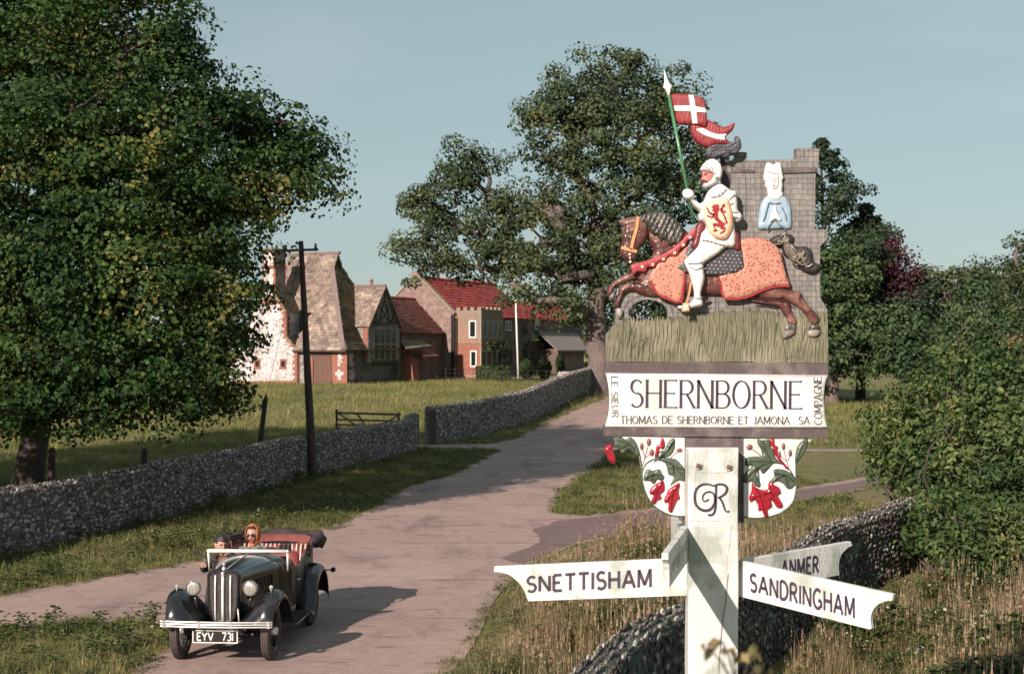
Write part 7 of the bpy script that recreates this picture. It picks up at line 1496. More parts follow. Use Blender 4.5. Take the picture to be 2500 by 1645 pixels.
# bumper: three strips, irons and clips
for k, dz in enumerate((-.027, 0, .027)):
    mb = MB(); pts = [(-.64, -.43, .478 + dz), (-.3, -.47, .48 + dz), (0, -.48, .48 + dz), (.3, -.47, .48 + dz), (.64, -.43, .478 + dz)]
    q = smooth_poly([(p_[0], p_[1]) for p_ in pts], 4, False); rings = [[Vector((x, y - .006, .479 + dz - .008)), Vector((x, y - .010, .479 + dz)), Vector((x, y - .006, .479 + dz + .008)), Vector((x, y + .006, .479 + dz + .008)), Vector((x, y + .006, .479 + dz - .008))] for x, y in q]; loft(mb, rings); cb(mb, 'bumper_bar', M_chrome, smooth=False)
for x in (-.60, -.18, .18, .60): mb = MB(); mb.box((x, -.478 if abs(x) < .3 else -.448, .479), (.034, .020, .078)); cb(mb, 'bumper_clip', M_chrome, smooth=False)
for s_ in (-1, 1): mb = MB(); mb.tube([(s_ * .26, -.46, .47), (s_ * .26, -.30, .43)], .012, 5); cb(mb, 'bumper_iron', M_under)
# number plate
mb = MB(); pc_ = Vector((-.02, -.40, .335)); mb.box(pc_, (.52, .012, .150)); pl_ = cb(mb, 'number_plate', M_platewh, smooth=False)
mb = MB(); mb.box(pc_ + Vector((0, -.007, 0)), (.492, .004, .122)); cb(mb, 'plate_field', M_platebl, pl_, smooth=False)
mb = MB(); wtot = 6.35
text(mb, 'EYV  731', lambda u, v_, h: Vector((pc_.x - .205 + u * .092 * (.41 / .092 / wtot) * 1.0, pc_.y - .009 - h, pc_.z - .043 + v_ * .086)), .21, gap=.20, width=1.12, h0=0, h1=.002, total=wtot); cb(mb, 'plate_lettering', M_platewh, pl_, smooth=False)
# starting-handle guard, horn-like brackets
mb = MB(); mb.tube([(0, -.20, .33), (0, -.30, .33)], .012, 6); mb.tube([(.17, -.13, .60), (.19, -.15, .46)], .008, 5); mb.ball((.36, -.22, .33), .016, 8, 6); cb(mb, 'fittings', M_silver)
# windscreen
mb = MB(); ws = [Vector((-.50, 1.10, .85)), Vector((-.505, 1.06, 1.09)), Vector((.485, 1.06, 1.09)), Vector((.48, 1.10, .85))]
mb.tube([ws[1] + Vector((-.01, 0, 0)), ws[2] + Vector((.01, 0, 0))], .024, 8); wf = cb(mb, 'windscreen_frame', M_silver)
for a, b in ((ws[0], ws[1]), (ws[3], ws[2])): mb = MB(); mb.tube([a, b], .014, 8); cb(mb, 'windscreen_post', M_silver, wf); mb = MB(); mb.ball(b, .024, 8, 6); cb(mb, 'knuckle', M_chrome, wf)
mb = MB(); mb.tube([ws[0].lerp(ws[1], .6) + Vector((-.02, 0, 0)), (-.66, 1.12, 1.045)], .007, 5); mb.box((-.675, 1.12, 1.05), (.075, .02, .045)); cb(mb, 'mirror', M_under, smooth=False)
m_gl, t_, b_g = newmat('windscreen_glass'); b_g.inputs['Transmission Weight'].default_value = 1; b_g.inputs['Roughness'].default_value = .02; b_g.inputs['IOR'].default_value = 1.02; b_g.inputs['Base Color'].default_value = (.9, .92, .9, 1)
mb = MB(); mb.prism([ws[0] + Vector((.01, 0, .17)), ws[1] + Vector((.01, 0, -.01)), ws[2] + Vector((-.01, 0, -.01)), ws[3] + Vector((-.01, 0, .17))], (0, .005, 0)); cb(mb, 'windscreen_glass', m_gl, smooth=False)
# tub: two sides, tail, floor
for s_ in (-1, 1):
    rings = []
    for y, hw, zt in [(1.20, .50, .98), (1.28, .51, .95), (1.40, .52, .87), (1.55, .53, .83), (1.70, .535, .84), (1.85, .54, .92), (2.0, .54, .97), (2.3, .535, .99), (2.55, .50, .99), (2.70, .42, .985)]:
        zs_ = [(hw - .045, .36), (hw - .01, .52), (hw + .005, .70), (hw - .005, zt - .02), (hw - .02, zt), (hw - .05, zt), (hw - .055, zt - .03), (hw - .05, .40)]
        rings.append([Vector((s_ * x, y, z)) for x, z in zs_])
    mb = MB(); loft(mb, rings); autosm(fixn(cb(mb, 'body_side', M_side)))
    mb = MB(); mb.tube([(s_ * .54, 1.35, .70), (s_ * .565, 1.38, .70), (s_ * .565, 1.48, .70)], .008, 6); cb(mb, 'door_handle', M_chrome)
    mb = MB()
    for a, b in (((1.30, .40), (1.30, .93)), ((1.30, .40), (1.78, .40)), ((1.78, .40), (1.78, .86))): mb.tube([(s_ * .547, a[0], a[1]), (s_ * .547, b[0], b[1])], .004, 4)
    cb(mb, 'door_gap', M_under)
rings = []
for k in range(9):
    a = math.pi * k / 8; hw = .42 * math.cos(a); yy = 2.70 + .16 * math.sin(a) ** .7
    rings.append([Vector((hw, yy - .05, .40)), Vector((hw, yy, .55)), Vector((hw, yy, .97)), Vector((hw, yy - .03, .985)), Vector((hw, yy - .06, .97)), Vector((hw, yy - .07, .42))])
mb = MB(); loft(mb, rings); autosm(fixn(cb(mb, 'tail_panel', M_body)))
mb = MB(); mb.box((0, 1.9, .40), (.96, 1.5, .04)); mb.box((0, 1.21, .72), (.92, .03, .58)); cb(mb, 'floor_and_dashboard', M_hoodin, smooth=False)
# seats
def seat(x, y, w, name='seat', stripes=0):
    mb = MB(); rings = []
    for z, t0, hw in [(.44, .0, w / 2), (.60, .0, w / 2), (.80, .05, w / 2), (.93, .09, w / 2 - .02), (.97, .12, w / 2 - .06)]:
        rings.append([Vector((x - hw, y + t0, z)), Vector((x - hw * .6, y + t0 - .03, z)), Vector((x + hw * .6, y + t0 - .03, z)), Vector((x + hw, y + t0, z)), Vector((x + hw, y + t0 + .09, z)), Vector((x - hw, y + t0 + .09, z))])
    loft(mb, rings); st_ = autosm(fixn(cb(mb, name, M_redhide)), 60)
    mb = MB(); mb.box((x, y - .22, .50), (w, .46, .12)); cb(mb, 'cushion', M_redhide, st_, smooth=False, bevel=.03)
    for k in range(stripes):
        xx = x - w / 2 + .04 + (w - .08) * k / (stripes - 1); mb = MB(); mb.tube([(xx, y - .035, .60), (xx, y + .015, .80), (xx, y + .055, .93), (xx, y + .085, .985)], .014, 5); cb(mb, 'seat_piping', M_palestripe, st_)
    return st_
seat(-.25, 1.75, .42); seat(.25, 1.75, .42); seat(.0, 2.42, .90, 'rear_seat', 15)
mb = MB(); q = [(.50, 1.85, .90), (.50, 2.1, .96), (.49, 2.45, .98)]; mb.tube(q, .025, 6); mb.tube([(-a, b, c) for a, b, c in q], .025, 6); cb(mb, 'side_trim', M_redhide)
# folded hood heaped round the tail
rr = random.Random(8); mb = MB(); rings = []
path_ = smooth_poly([(-.56, 2.15), (-.60, 2.45), (-.50, 2.78), (-.2, 2.93), (.2, 2.93), (.50, 2.78), (.60, 2.45), (.56, 2.15)], 5, False); NP = len(path_)
for i, (x, y) in enumerate(path_):
    a = path_[max(0, i - 1)]; b = path_[min(NP - 1, i + 1)]; d = Vector((b[0] - a[0], b[1] - a[1], 0)).normalized(); n = Vector((d.y, -d.x, 0)); e_ = min(1, min(i, NP - 1 - i) / 5 + .35)
    ring = []
    for k in range(12):
        t = 2 * math.pi * k / 12; rad = .085 * e_ * (1 + .28 * math.sin(k * 2.4 + i * .9) * .6 + rr.uniform(-.08, .08)); ring.append(Vector((x, y, 1.035 + .02 * math.sin(i * .8))) + n * math.cos(t) * rad + Vector((0, 0, math.sin(t) * rad * .95)))
    rings.append(ring)
loft(mb, rings); hd = autosm(fixn(cb(mb, 'folded_hood', M_hood)), 80)
mb = MB(); rings = [[Vector((x * .86, 2.0 + (y - 2.0) * .86, .90)), Vector((x * .93, 2.0 + (y - 2.0) * .94, 1.06)), Vector((x * .90, 2.0 + (y - 2.0) * .90, 1.07)), Vector((x * .83, 2.0 + (y - 2.0) * .83, .90))] for x, y in path_]; loft(mb, rings); fixn(cb(mb, 'hood_lining', M_hoodin, hd))
for s_ in (-1, 1): mb = MB(); mb.tube([(s_ * .55, 1.98, .93), (s_ * .60, 2.2, 1.04), (s_ * .56, 2.45, 1.09), (s_ * .40, 2.62, 1.10)], .012, 6); mb.tube([(s_ * .54, 2.12, .88), (s_ * .585, 1.95, 1.0), (s_ * .57, 2.3, 1.10)], .010, 6); cb(mb, 'hood_iron', M_under, hd)
mb = MB(); mb.tube([(.42, 2.5, .55), (.60, 2.62, .62), (.74, 2.60, .63)], .010, 5); mb.lathe([(0, -.03), (.03, -.03), (.034, .02), (0, .03)], (.76, 2.60, .63), 'y', 10); cb(mb, 'rear_lamp', M_under)
# steering wheel
mb = MB(); sc_ = Vector((-.27, 1.40, .93)); M_ = Matrix.Rotation(math.radians(-32), 3, 'X')
ringp = [sc_ + M_ @ Vector((.17 * math.cos(a * math.pi / 12), 0, .17 * math.sin(a * math.pi / 12))) for a in range(25)]
mb.tube(ringp, .011, 6, caps=False); 
for a in (90, 210, 330): mb.tube([sc_, sc_ + M_ @ Vector((.17 * math.cos(math.radians(a)), 0, .17 * math.sin(math.radians(a))))], .007, 5)
mb.tube([sc_, (-.27, 1.15, .80)], .014, 6); cb(mb, 'steering_wheel', M_under)
# ================================================================ driver and passenger
M_skin = pmat('skin', (.50, .27, .20), (.42, .21, .16), 8, .5)
M_hair = pmat('dark_hair', (.018, .012, .012), (.035, .024, .022), 40, .45, .5, 80)
M_coat = pmat('dark_wool_coat', (.022, .018, .022), (.034, .028, .032), 20, .9, .4, 60)
M_jkt = pmat('dark_green_jacket', (.022, .026, .020), (.034, .038, .028), 20, .9, .4, 60)
M_scarf = pmat('orange_headscarf', (.52, .155, .055), (.40, .11, .045), 12, .7, .4, 50)
M_glassd = pmat('dark_sunglasses', (.012, .010, .012), None, 5, .15)
M_lip = pmat('lips', (.32, .08, .07), None, 9, .5)
M_brow = M_hair
def skinmesh(name, pts, edges, rads, mat_, parent, sub=2, root=0):
    me = bpy.data.meshes.new(name); me.from_pydata(pts, edges, []); o = bpy.data.objects.new(name, me); sc.collection.objects.link(o); o.parent = parent
    me.materials.append(mat_)
    m_ = o.modifiers.new('skin', 'SKIN'); m_.use_smooth_shade = True; sk = me.skin_vertices[0].data
    for i, r_ in enumerate(rads): sk[i].radius = (r_, r_) if not isinstance(r_, tuple) else r_
    sk[root].use_root = True; s_ = o.modifiers.new('sub', 'SUBSURF'); s_.levels = sub; s_.render_levels = sub; return o
def head_mesh(c, s, yaw, pitch, roll=0):
    """head facing -y, sculpted from a dense sphere: jaw, brow, nose, cheeks, ears"""
    V, Fc = [], []; n, m = 36, 30
    for i in range(m + 1):
        ph = math.pi * i / m
        for k in range(n):
            th = 2 * math.pi * k / n; x, y, z = math.sin(ph) * math.sin(th), -math.sin(ph) * math.cos(th), math.cos(ph)
            X, Y, Z = x * .074, y * .094, z * .118
            if Z < 0: f = 1 - .28 * (-z) ** 1.5; X *= f; Y = Y * (1 - .10 * (-z)) if y < 0 else Y * (1 - .30 * -z)
            if y < 0:
                g = lambda x0, z0, sx, sz: math.exp(-((X - x0) / sx) ** 2 - ((Z - z0) / sz) ** 2)
                Y -= .026 * g(0, -.022, .011, .018) + .012 * g(0, .004, .008, .022) + .006 * g(0, .030, .045, .010) - .010 * g(.030, .008, .016, .010) - .010 * g(-.030, .008, .016, .010)
                Y -= .007 * g(0, -.052, .022, .007) + .008 * g(0, -.088, .020, .014) + .004 * g(.042, -.022, .016, .018) + .004 * g(-.042, -.022, .016, .018) - .004 * g(0, -.040, .012, .006)
            for sx in (-1, 1):
                if abs(y) < .35 and x * sx > .8 and -.05 < Z < .035: X += sx * .016; Y += .006
            V.append(Vector((X, Y, Z)))
    for i in range(m):
        for k in range(n): k2 = (k + 1) % n; Fc.append((i * n + k, (i + 1) * n + k, (i + 1) * n + k2, i * n + k2))
    R_ = Matrix.Rotation(yaw, 3, 'Z') @ Matrix.Rotation(pitch, 3, 'X') @ Matrix.Rotation(roll, 3, 'Y')
    tf = lambda v_: Vector(c) + R_ @ (Vector(v_) * s); return [tf(v_) for v_ in V], Fc, tf
def cap_mesh(tf, thr, grow, mat_, name, parent, nfront=-.4, jag=.0, seed=1, skirt=None):
    """hair or scarf following the skull; keep(x,y,z) decides coverage"""
    r_ = random.Random(seed); n, m = 40, 34; V, Fc = [], []; ok = []
    for i in range(m + 1):
        ph = math.pi * i / m
        for k in range(n):
            th = 2 * math.pi * k / n; x, y, z = math.sin(ph) * math.sin(th), -math.sin(ph) * math.cos(th), math.cos(ph); f = 1
            X, Y, Z = x * .074, y * .094, z * .118
            if Z < 0: f = 1 - .28 * (-z) ** 1.5; X *= f; Y *= (1 - .10 * -z) if y < 0 else (1 - .20 * -z)
            gr_ = grow + r_.uniform(-.002, .003) * jag; l = math.sqrt(X * X + Y * Y + Z * Z); V.append(tf((X * (1 + gr_ / l), Y * (1 + gr_ / l), Z * (1 + gr_ / l)))); ok.append(thr(x, y, z))
    for i in range(m):
        for k in range(n):
            k2 = (k + 1) % n; q = (i * n + k, (i + 1) * n + k, (i + 1) * n + k2, i * n + k2)
            if all(ok[j] for j in q): Fc.append(q)
    mb = MB(); mb.add(V, Fc); o = mb.build(name, mat_, parent, smooth=True, local=True); sd = o.modifiers.new('t', 'SOLIDIFY'); sd.thickness = .008; sd.offset = 1; return o
def person(label, loc, hip, chest, neck, headc, hyaw, hpitch, hroll, armL, armR, top, s=1.0):
    root = thing('person', label, 'person', loc, YAW); 
    pts = [hip, tuple(Vector(hip).lerp(Vector(chest), .5)), chest, neck]; rad = [(.15, .12), (.14, .10), (.165, .105), (.052, .052)]; ed = [(0, 1), (1, 2), (2, 3)]
    hv = Vector(headc); pts.append(tuple(Vector(neck).lerp(hv, .6))); rad.append(.05); ed.append((3, 4))
    for arm in (armL, armR):      # shoulder, elbow, wrist, finger direction
        sh, el, wr, fd = [Vector(q) for q in arm]; b = len(pts)
        pts += [tuple(sh), tuple(el), tuple(wr)]; rad += [.058, .044, .028]; ed += [(2, b), (b, b + 1), (b + 1, b + 2)]
        fd.normalize(); sd = fd.cross(Vector((0, 0, 1))).normalized(); palm = wr + fd * .045; pts.append(tuple(palm)); rad.append((.034, .018)); ed.append((b + 2, b + 3))
        for k in range(4):
            p1 = palm + fd * .035 + sd * (k - 1.5) * .018; p2 = p1 + fd * (.030 + .006 * (k in (1, 2))) + Vector((0, 0, -.012)); p3 = p2 + fd * .012 + Vector((0, 0, -.024))
            b2 = len(pts); pts += [tuple(p1), tuple(p2), tuple(p3)]; rad += [.0095, .0085, .0075]; ed += [(b + 3, b2), (b2, b2 + 1), (b2 + 1, b2 + 2)]
        t1 = wr + fd * .03 + sd * .035; t2 = t1 + fd * .03 + sd * .012; b2 = len(pts); pts += [tuple(t1), tuple(t2)]; rad += [.011, .009]; ed += [(b + 2, b2), (b2, b2 + 1)]
    for sgn in (-1, 1):   # legs forward into the footwell
        b = len(pts); h_ = Vector(hip); pts += [tuple(h_ + Vector((sgn * .09, -.02, -.02))), tuple(h_ + Vector((sgn * .11, -.38, .05))), tuple(h_ + Vector((sgn * .11, -.52, -.26))), tuple(h_ + Vector((sgn * .11, -.62, -.27)))]; rad += [.085, .06, .04, .03]; ed += [(0, b), (b, b + 1), (b + 1, b + 2), (b + 2, b + 3)]
    # head joined to the skeleton mesh through a second object applied into the same mesh
    body = skinmesh('body', [tuple(p) for p in pts], ed, rad, M_skin, root, 1)
    V, Fc, tf = head_mesh(hv, s, hyaw, hpitch, hroll); dg = bpy.context.evaluated_depsgraph_get(); ev = body.evaluated_get(dg); bm_ = bpy.data.meshes.new_from_object(ev)
    vs = [tuple(v_.co) for v_ in bm_.vertices]; fs = [tuple(p.vertices) for p in bm_.polygons]; o_ = len(vs); bpy.data.objects.remove(body)
    mb = MB(); mb.v = vs + [tuple(v_) for v_ in V]; mb.f = fs + [tuple(i + o_ for i in f_) for f_ in Fc]; mb.m = [0] * len(mb.f); body = mb.build('body', M_skin, root, smooth=True, local=True)
    # clothes: same skeleton, slightly fuller, without the hands and the neck
    cp = [pts[0], pts[1], pts[2], tuple(Vector(chest).lerp(Vector(neck), .62))]; cr = [(.18, .15), (.165, .125), (.19, .125), (.075, .07)]; ce = [(0, 1), (1, 2), (2, 3)]
    for arm in (armL, armR):
        sh, el, wr, fd = [Vector(q) for q in arm]; b = len(cp); cp += [tuple(sh), tuple(el), tuple(el.lerp(wr, .93))]; cr += [.075, .058, .043]; ce += [(2, b), (b, b + 1), (b + 1, b + 2)]
    for sgn in (-1, 1):
        b = len(cp); h_ = Vector(hip); cp += [tuple(h_ + Vector((sgn * .09, -.02, -.02))), tuple(h_ + Vector((sgn * .11, -.38, .05))), tuple(h_ + Vector((sgn * .11, -.50, -.20)))]; cr += [.10, .075, .055]; ce += [(0, b), (b, b + 1), (b + 1, b + 2)]
    skinmesh('jacket', cp, ce, cr, top, root, 2)
    for sx in (-1, 1):
        mb = MB(); mb.ball(tf((sx * .030, -.0865, .008)), .0085 * s, 8, 6); cb(mb, 'eye', M_glassd, root)
        mb = MB(); mb.tube([tf((sx * .016, -.098, .024)), tf((sx * .032, -.096, .029)), tf((sx * .046, -.086, .022))], .003, 5); cb(mb, 'eyebrow', M_brow, root)
    mb = MB(); mb.tube([tf((-.020, -.093, -.052)), tf((0, -.101, -.050)), tf((.020, -.093, -.052))], [.002, .0045, .002], 6); cb(mb, 'mouth', M_lip, root)
    return root, tf
cl = Matrix.Rotation(YAW, 3, 'Z')
# driver, leaning out over his door, looking down to his left
drv, tf = person('driver with short dark hair and a dark jacket, leaning towards the door at the wheel', (-3.31, 16.47, .012), (-.33, 1.72, .50), (-.40, 1.66, .83), (-.455, 1.60, 1.00), (-.475, 1.555, 1.105), math.radians(32), math.radians(10), 0,
    [(-.58, 1.62, .90), (-.66, 1.40, .80), (-.60, 1.22, .90), (.2, -1, .1)], [(-.24, 1.62, .92), (-.17, 1.44, .80), (-.15, 1.33, .98), (-.3, -.6, .5)], M_jkt)
cap_mesh(tf, lambda x, y, z: z > .42 or (y > -.1 and z > -.25) or (abs(x) > .72 and z > .18 and y > -.5), .008, M_hair, 'hair', drv, jag=1.5, seed=2)
# passenger with the scarf
pas, tf = person('passenger in an orange headscarf, dark sunglasses and a dark coat', (-3.31, 16.47, .012), (-.06, 1.98, .52), (-.10, 1.96, .88), (-.135, 1.93, 1.07), (-.15, 1.89, 1.185), math.radians(-8), math.radians(4), math.radians(-4),
    [(-.28, 1.95, .93), (-.36, 1.80, .75), (-.24, 1.62, .78), (.5, -.7, 0)], [(.10, 1.97, .95), (.24, 1.84, .78), (.12, 1.64, .80), (-.5, -.7, 0)], M_coat)
cap_mesh(tf, lambda x, y, z: (y > -.35 and z > -.9) or (z > .84) or (abs(x) > .74 and z > -.75), .016, M_scarf, 'headscarf', pas, jag=.8, seed=3)
cap_mesh(tf, lambda x, y, z: .62 < z < .92 and y < -.1, .010, M_hair, 'hair', pas, seed=4)
mb = MB(); mb.ball(tf((0, -.062, -.128)), (.045, .035, .026), 12, 8); mb.prism([tf((-.01, -.08, -.12)), tf((.03, -.09, -.12)), tf((.035, -.10, -.20)), tf((-.03, -.095, -.19))], (0, .012, 0)); cb(mb, 'scarf_knot', M_scarf, pas)
for sx in (-1, 1):
    mb = MB(); mb.ball(tf((sx * .030, -.099, .008)), (.024, .007, .017), 12, 8); cb(mb, 'sunglass_lens', M_glassd, pas)
mb = MB(); mb.tube([tf((-.012, -.106, .012)), tf((.012, -.106, .012))], .003, 5); mb.tube([tf((.052, -.092, .012)), tf((.080, -.02, .012))], .003, 5); mb.tube([tf((-.052, -.092, .012)), tf((-.080, -.02, .012))], .003, 5); cb(mb, 'sunglass_frame', M_glassd, pas)
# folded map / grey cloth held behind the windscreen
mb = MB(); V = []; 
for i in range(9):
    for j in range(4): u = i / 8; V.append(cl @ Vector((-.22 + .36 * u, 1.44 + .03 * math.sin(i * 2.1), 1.055 + .045 * (j / 3) + .012 * math.sin(i * 1.3) + .02 * u)) + Vector((-3.31, 16.47, 0)))
fs = [(i * 4 + j, i * 4 + j + 1, i * 4 + j + 5, i * 4 + j + 4) for i in range(8) for j in range(3)]
mb.add(V, fs); o = mb.build('folded_map', pmat('greenish_grey_paper', (.17, .17, .14), (.10, .11, .09), 9, .8), None, smooth=True); tag(o, 'greyish folded map held up behind the windscreen bar', 'map'); o.modifiers.new('t', 'SOLIDIFY').thickness = .01
# ================================================================ grass, weeds and flowers
def bladef(V, Fc, x, y, h, w, lean, dirn, r, segs=3):
    o = len(V); ux, uy = math.cos(dirn), math.sin(dirn); px_, py_ = -uy, ux
    for i in range(segs + 1):
        t = i / segs; k = lean * t * t; ww = w * (1 - t * .85) / 2; cx, cy, z = x + ux * k, y + uy * k, h * t * (1 - .15 * t * lean / max(h, .01))
        V += [(cx - px_ * ww, cy - py_ * ww, z), (cx + px_ * ww, cy + py_ * ww, z)]
    for i in range(segs): Fc.append((o + 2 * i, o + 2 * i + 1, o + 2 * i + 3, o + 2 * i + 2))
def tuft(name, n, rad, h0, h1, w, lean, mats, seed, heads=0, head_len=.12, broad=0, flowers=0, segs=3):
    r = random.Random(seed); V, Fc, mi = [], [], []
    for i in range(n):
        a = r.uniform(0, 6.28); d = rad * math.sqrt(r.random()); k0 = len(Fc); bladef(V, Fc, d * math.cos(a), d * math.sin(a), r.uniform(h0, h1), w * r.uniform(.6, 1.3), lean * r.uniform(.2, 1.2) * h1, r.uniform(0, 6.28), r, segs); mi += [0] * (len(Fc) - k0)
    for i in range(heads):
        a = r.uniform(0, 6.28); d = rad * math.sqrt(r.random()); h = h1 * r.uniform(.95, 1.35); x, y = d * math.cos(a), d * math.sin(a); dn = r.uniform(0, 6.28); ln = lean * r.uniform(.1, .7) * h
        k0 = len(Fc); bladef(V, Fc, x, y, h, .005, ln, dn, r, 3); mi += [1] * (len(Fc) - k0)
        tx, ty, tz = x + math.cos(dn) * ln, y + math.sin(dn) * ln, h
        for q in range(5):     # seed plume: little spikelets
            t = q / 4; zz = tz - head_len * (1 - t); o = len(V); s_ = .011 * (1.2 - t); aa = r.uniform(0, 3.14)
            V += [(tx - s_ * math.cos(aa), ty - s_ * math.sin(aa), zz), (tx + s_ * math.cos(aa), ty + s_ * math.sin(aa), zz), (tx + s_ * .3, ty, zz + head_len * .3), (tx - s_ * .3, ty, zz + head_len * .3)]; Fc.append((o, o + 1, o + 2, o + 3)); mi.append(1)
    for i in range(broad):
        a = r.uniform(0, 6.28); d = rad * r.random(); h = r.uniform(h0, h1) * .9; x, y = d * math.cos(a), d * math.sin(a); dn = r.uniform(0, 6.28); o = len(V); L_ = r.uniform(.05, .11); W_ = L_ * .38; ux, uy = math.cos(dn), math.sin(dn)
        V += [(x, y, h), (x + ux * L_ * .5 - uy * W_, y + uy * L_ * .5 + ux * W_, h + .02), (x + ux * L_, y + uy * L_, h - .01), (x + ux * L_ * .5 + uy * W_, y + uy * L_ * .5 - ux * W_, h + .02)]; Fc.append((o, o + 1, o + 2, o + 3)); mi.append(2)
    for i in range(flowers):
        a = r.uniform(0, 6.28); d = rad * r.random(); h = h1 * r.uniform(.8, 1.15); x, y = d * math.cos(a), d * math.sin(a); k0 = len(Fc); bladef(V, Fc, x, y, h, .004, .02, 0, r, 2); mi += [0] * (len(Fc) - k0)
        for q in range(4):
            o = len(V); aa = q * .785; s_ = .016; V += [(x - s_ * math.cos(aa), y - s_ * math.sin(aa), h - s_ * .6), (x + s_ * math.cos(aa), y + s_ * math.sin(aa), h - s_ * .6), (x + s_ * math.cos(aa), y + s_ * math.sin(aa), h + s_), (x - s_ * math.cos(aa), y - s_ * math.sin(aa), h + s_)]; Fc.append((o, o + 1, o + 2, o + 3)); mi.append(3)
    me = bpy.data.meshes.new(name); me.from_pydata(V, [], Fc)
    for m_ in mats: me.materials.append(m_)
    me.polygons.foreach_set('material_index', mi); me.update(); return bpy.data.objects.new(name, me)
def gmat(name, cols, c_clump=.6, trans=.3, ns=.8):
    """blade colour from the tuft's own random value and from its place in the field"""
    m, t, b = newmat(name); L = t.links; oi = nd(t, 'ShaderNodeObjectInfo'); n = nd(t, 'ShaderNodeTexNoise'); n.inputs['Scale'].default_value = ns; n.inputs['Detail'].default_value = 4; L.new(oi.outputs['Location'], n.inputs['Vector'])
    mr = nd(t, 'ShaderNodeMapRange'); mr.inputs[1].default_value = .35; mr.inputs[2].default_value = .65; L.new(n.outputs[0], mr.inputs[0])
    mx = nd(t, 'ShaderNodeMix'); mx.inputs[0].default_value = c_clump; L.new(oi.outputs['Random'], mx.inputs[2]); L.new(mr.outputs[0], mx.inputs[3]); cr = nd(t, 'ShaderNodeValToRGB'); el = cr.color_ramp.elements
    while len(el) < len(cols): el.new(.5)
    for i, c in enumerate(cols): el[i].position = i / (len(cols) - 1); el[i].color = (*c, 1)
    L.new(mx.outputs[0], cr.inputs[0]); g = nd(t, 'ShaderNodeNewGeometry'); hsn = nd(t, 'ShaderNodeHueSaturation'); r2 = nd(t, 'ShaderNodeMapRange'); r2.inputs[3].default_value = .65; r2.inputs[4].default_value = 1.35; L.new(g.outputs['Random Per Island'], r2.inputs[0]); L.new(r2.outputs[0], hsn.inputs['Value']); L.new(cr.outputs[0], hsn.inputs['Color'])
    L.new(hsn.outputs[0], b.inputs['Base Color']); b.inputs['Roughness'].default_value = .6; b.inputs['Specular IOR Level'].default_value = .25
    tr = nd(t, 'ShaderNodeBsdfTranslucent'); L.new(hsn.outputs[0], tr.inputs[0]); ms = nd(t, 'ShaderNodeMixShader'); ms.inputs[0].default_value = trans; L.new(b.outputs[0], ms.inputs[1]); L.new(tr.outputs[0], ms.inputs[2]); L.new(ms.outputs[0], t.nodes['Material Output'].inputs[0]); return m
G_verge = gmat('verge_blades', [(.08, .11, .034), (.145, .155, .05), (.22, .20, .078), (.30, .25, .13)])
G_field = gmat('meadow_blades', [(.115, .14, .042), (.17, .18, .058), (.24, .22, .085), (.31, .27, .125)], ns=.25)
G_dry = gmat('dry_blades', [(.07, .09, .03), (.13, .135, .048), (.20, .165, .075), (.27, .20, .11), (.36, .26, .17)], ns=.55, c_clump=.75)
G_head = gmat('seed_heads', [(.24, .17, .10), (.32, .225, .15), (.40, .29, .20)], ns=.7)
G_weed = gmat('weed_leaves', [(.045, .07, .025), (.085, .11, .035), (.15, .14, .05)], ns=.9)
G_flow = gmat('campion_flowers', [(.40, .13, .12), (.50, .24, .19), (.60, .42, .32)], ns=3)
G_flw = gmat('pale_umbels', [(.60, .55, .45), (.70, .66, .55)], ns=3)
def coll(name, objs):
    c = bpy.data.collections.new(name)
    for o in objs: c.objects.link(o)
    return c
MT = [G_dry, G_head, G_weed, G_flow]
C_verge = coll('verge_tufts', [tuft('v%d' % i, 26, .17, .05, .17, .010, .6, [G_verge, G_head, G_weed, G_flow], i) for i in range(4)] + [tuft('v4', 18, .16, .05, .14, .010, .7, [G_verge, G_head, G_weed, G_flow], 9, broad=10)])
C_field = coll('field_tufts', [tuft('f%d' % i, 26, .30, .06, .20, .018, .6, [G_field, G_head, G_weed, G_flow], 20 + i, segs=2) for i in range(4)])
C_dry = coll('dry_tufts', [tuft('d%d' % i, 26, .15, .22, .55, .009, .35, MT, 40 + i, heads=(1, 2, 3, 2)[i]) for i in range(4)] + [tuft('d5', 18, .15, .15, .40, .010, .4, MT, 47, heads=2, broad=16), tuft('d6', 16, .15, .2, .42, .009, .4, MT, 48, heads=3, flowers=1, broad=6)])
C_tall = coll('tall_grass', [tuft('t%d' % i, 16, .13, .35, .75, .008, .6, MT, 60 + i, heads=6, head_len=.16) for i in range(3)])
C_weed = coll('weeds', [tuft('w%d' % i, 10, .16, .15, .45, .009, .4, [G_verge, G_head, G_weed, G_flow], 80 + i, broad=46) for i in range(3)] + [tuft('w4', 8, .15, .2, .45, .009, .4, [G_verge, G_head, G_weed, G_flw], 88, broad=30, flowers=2)])
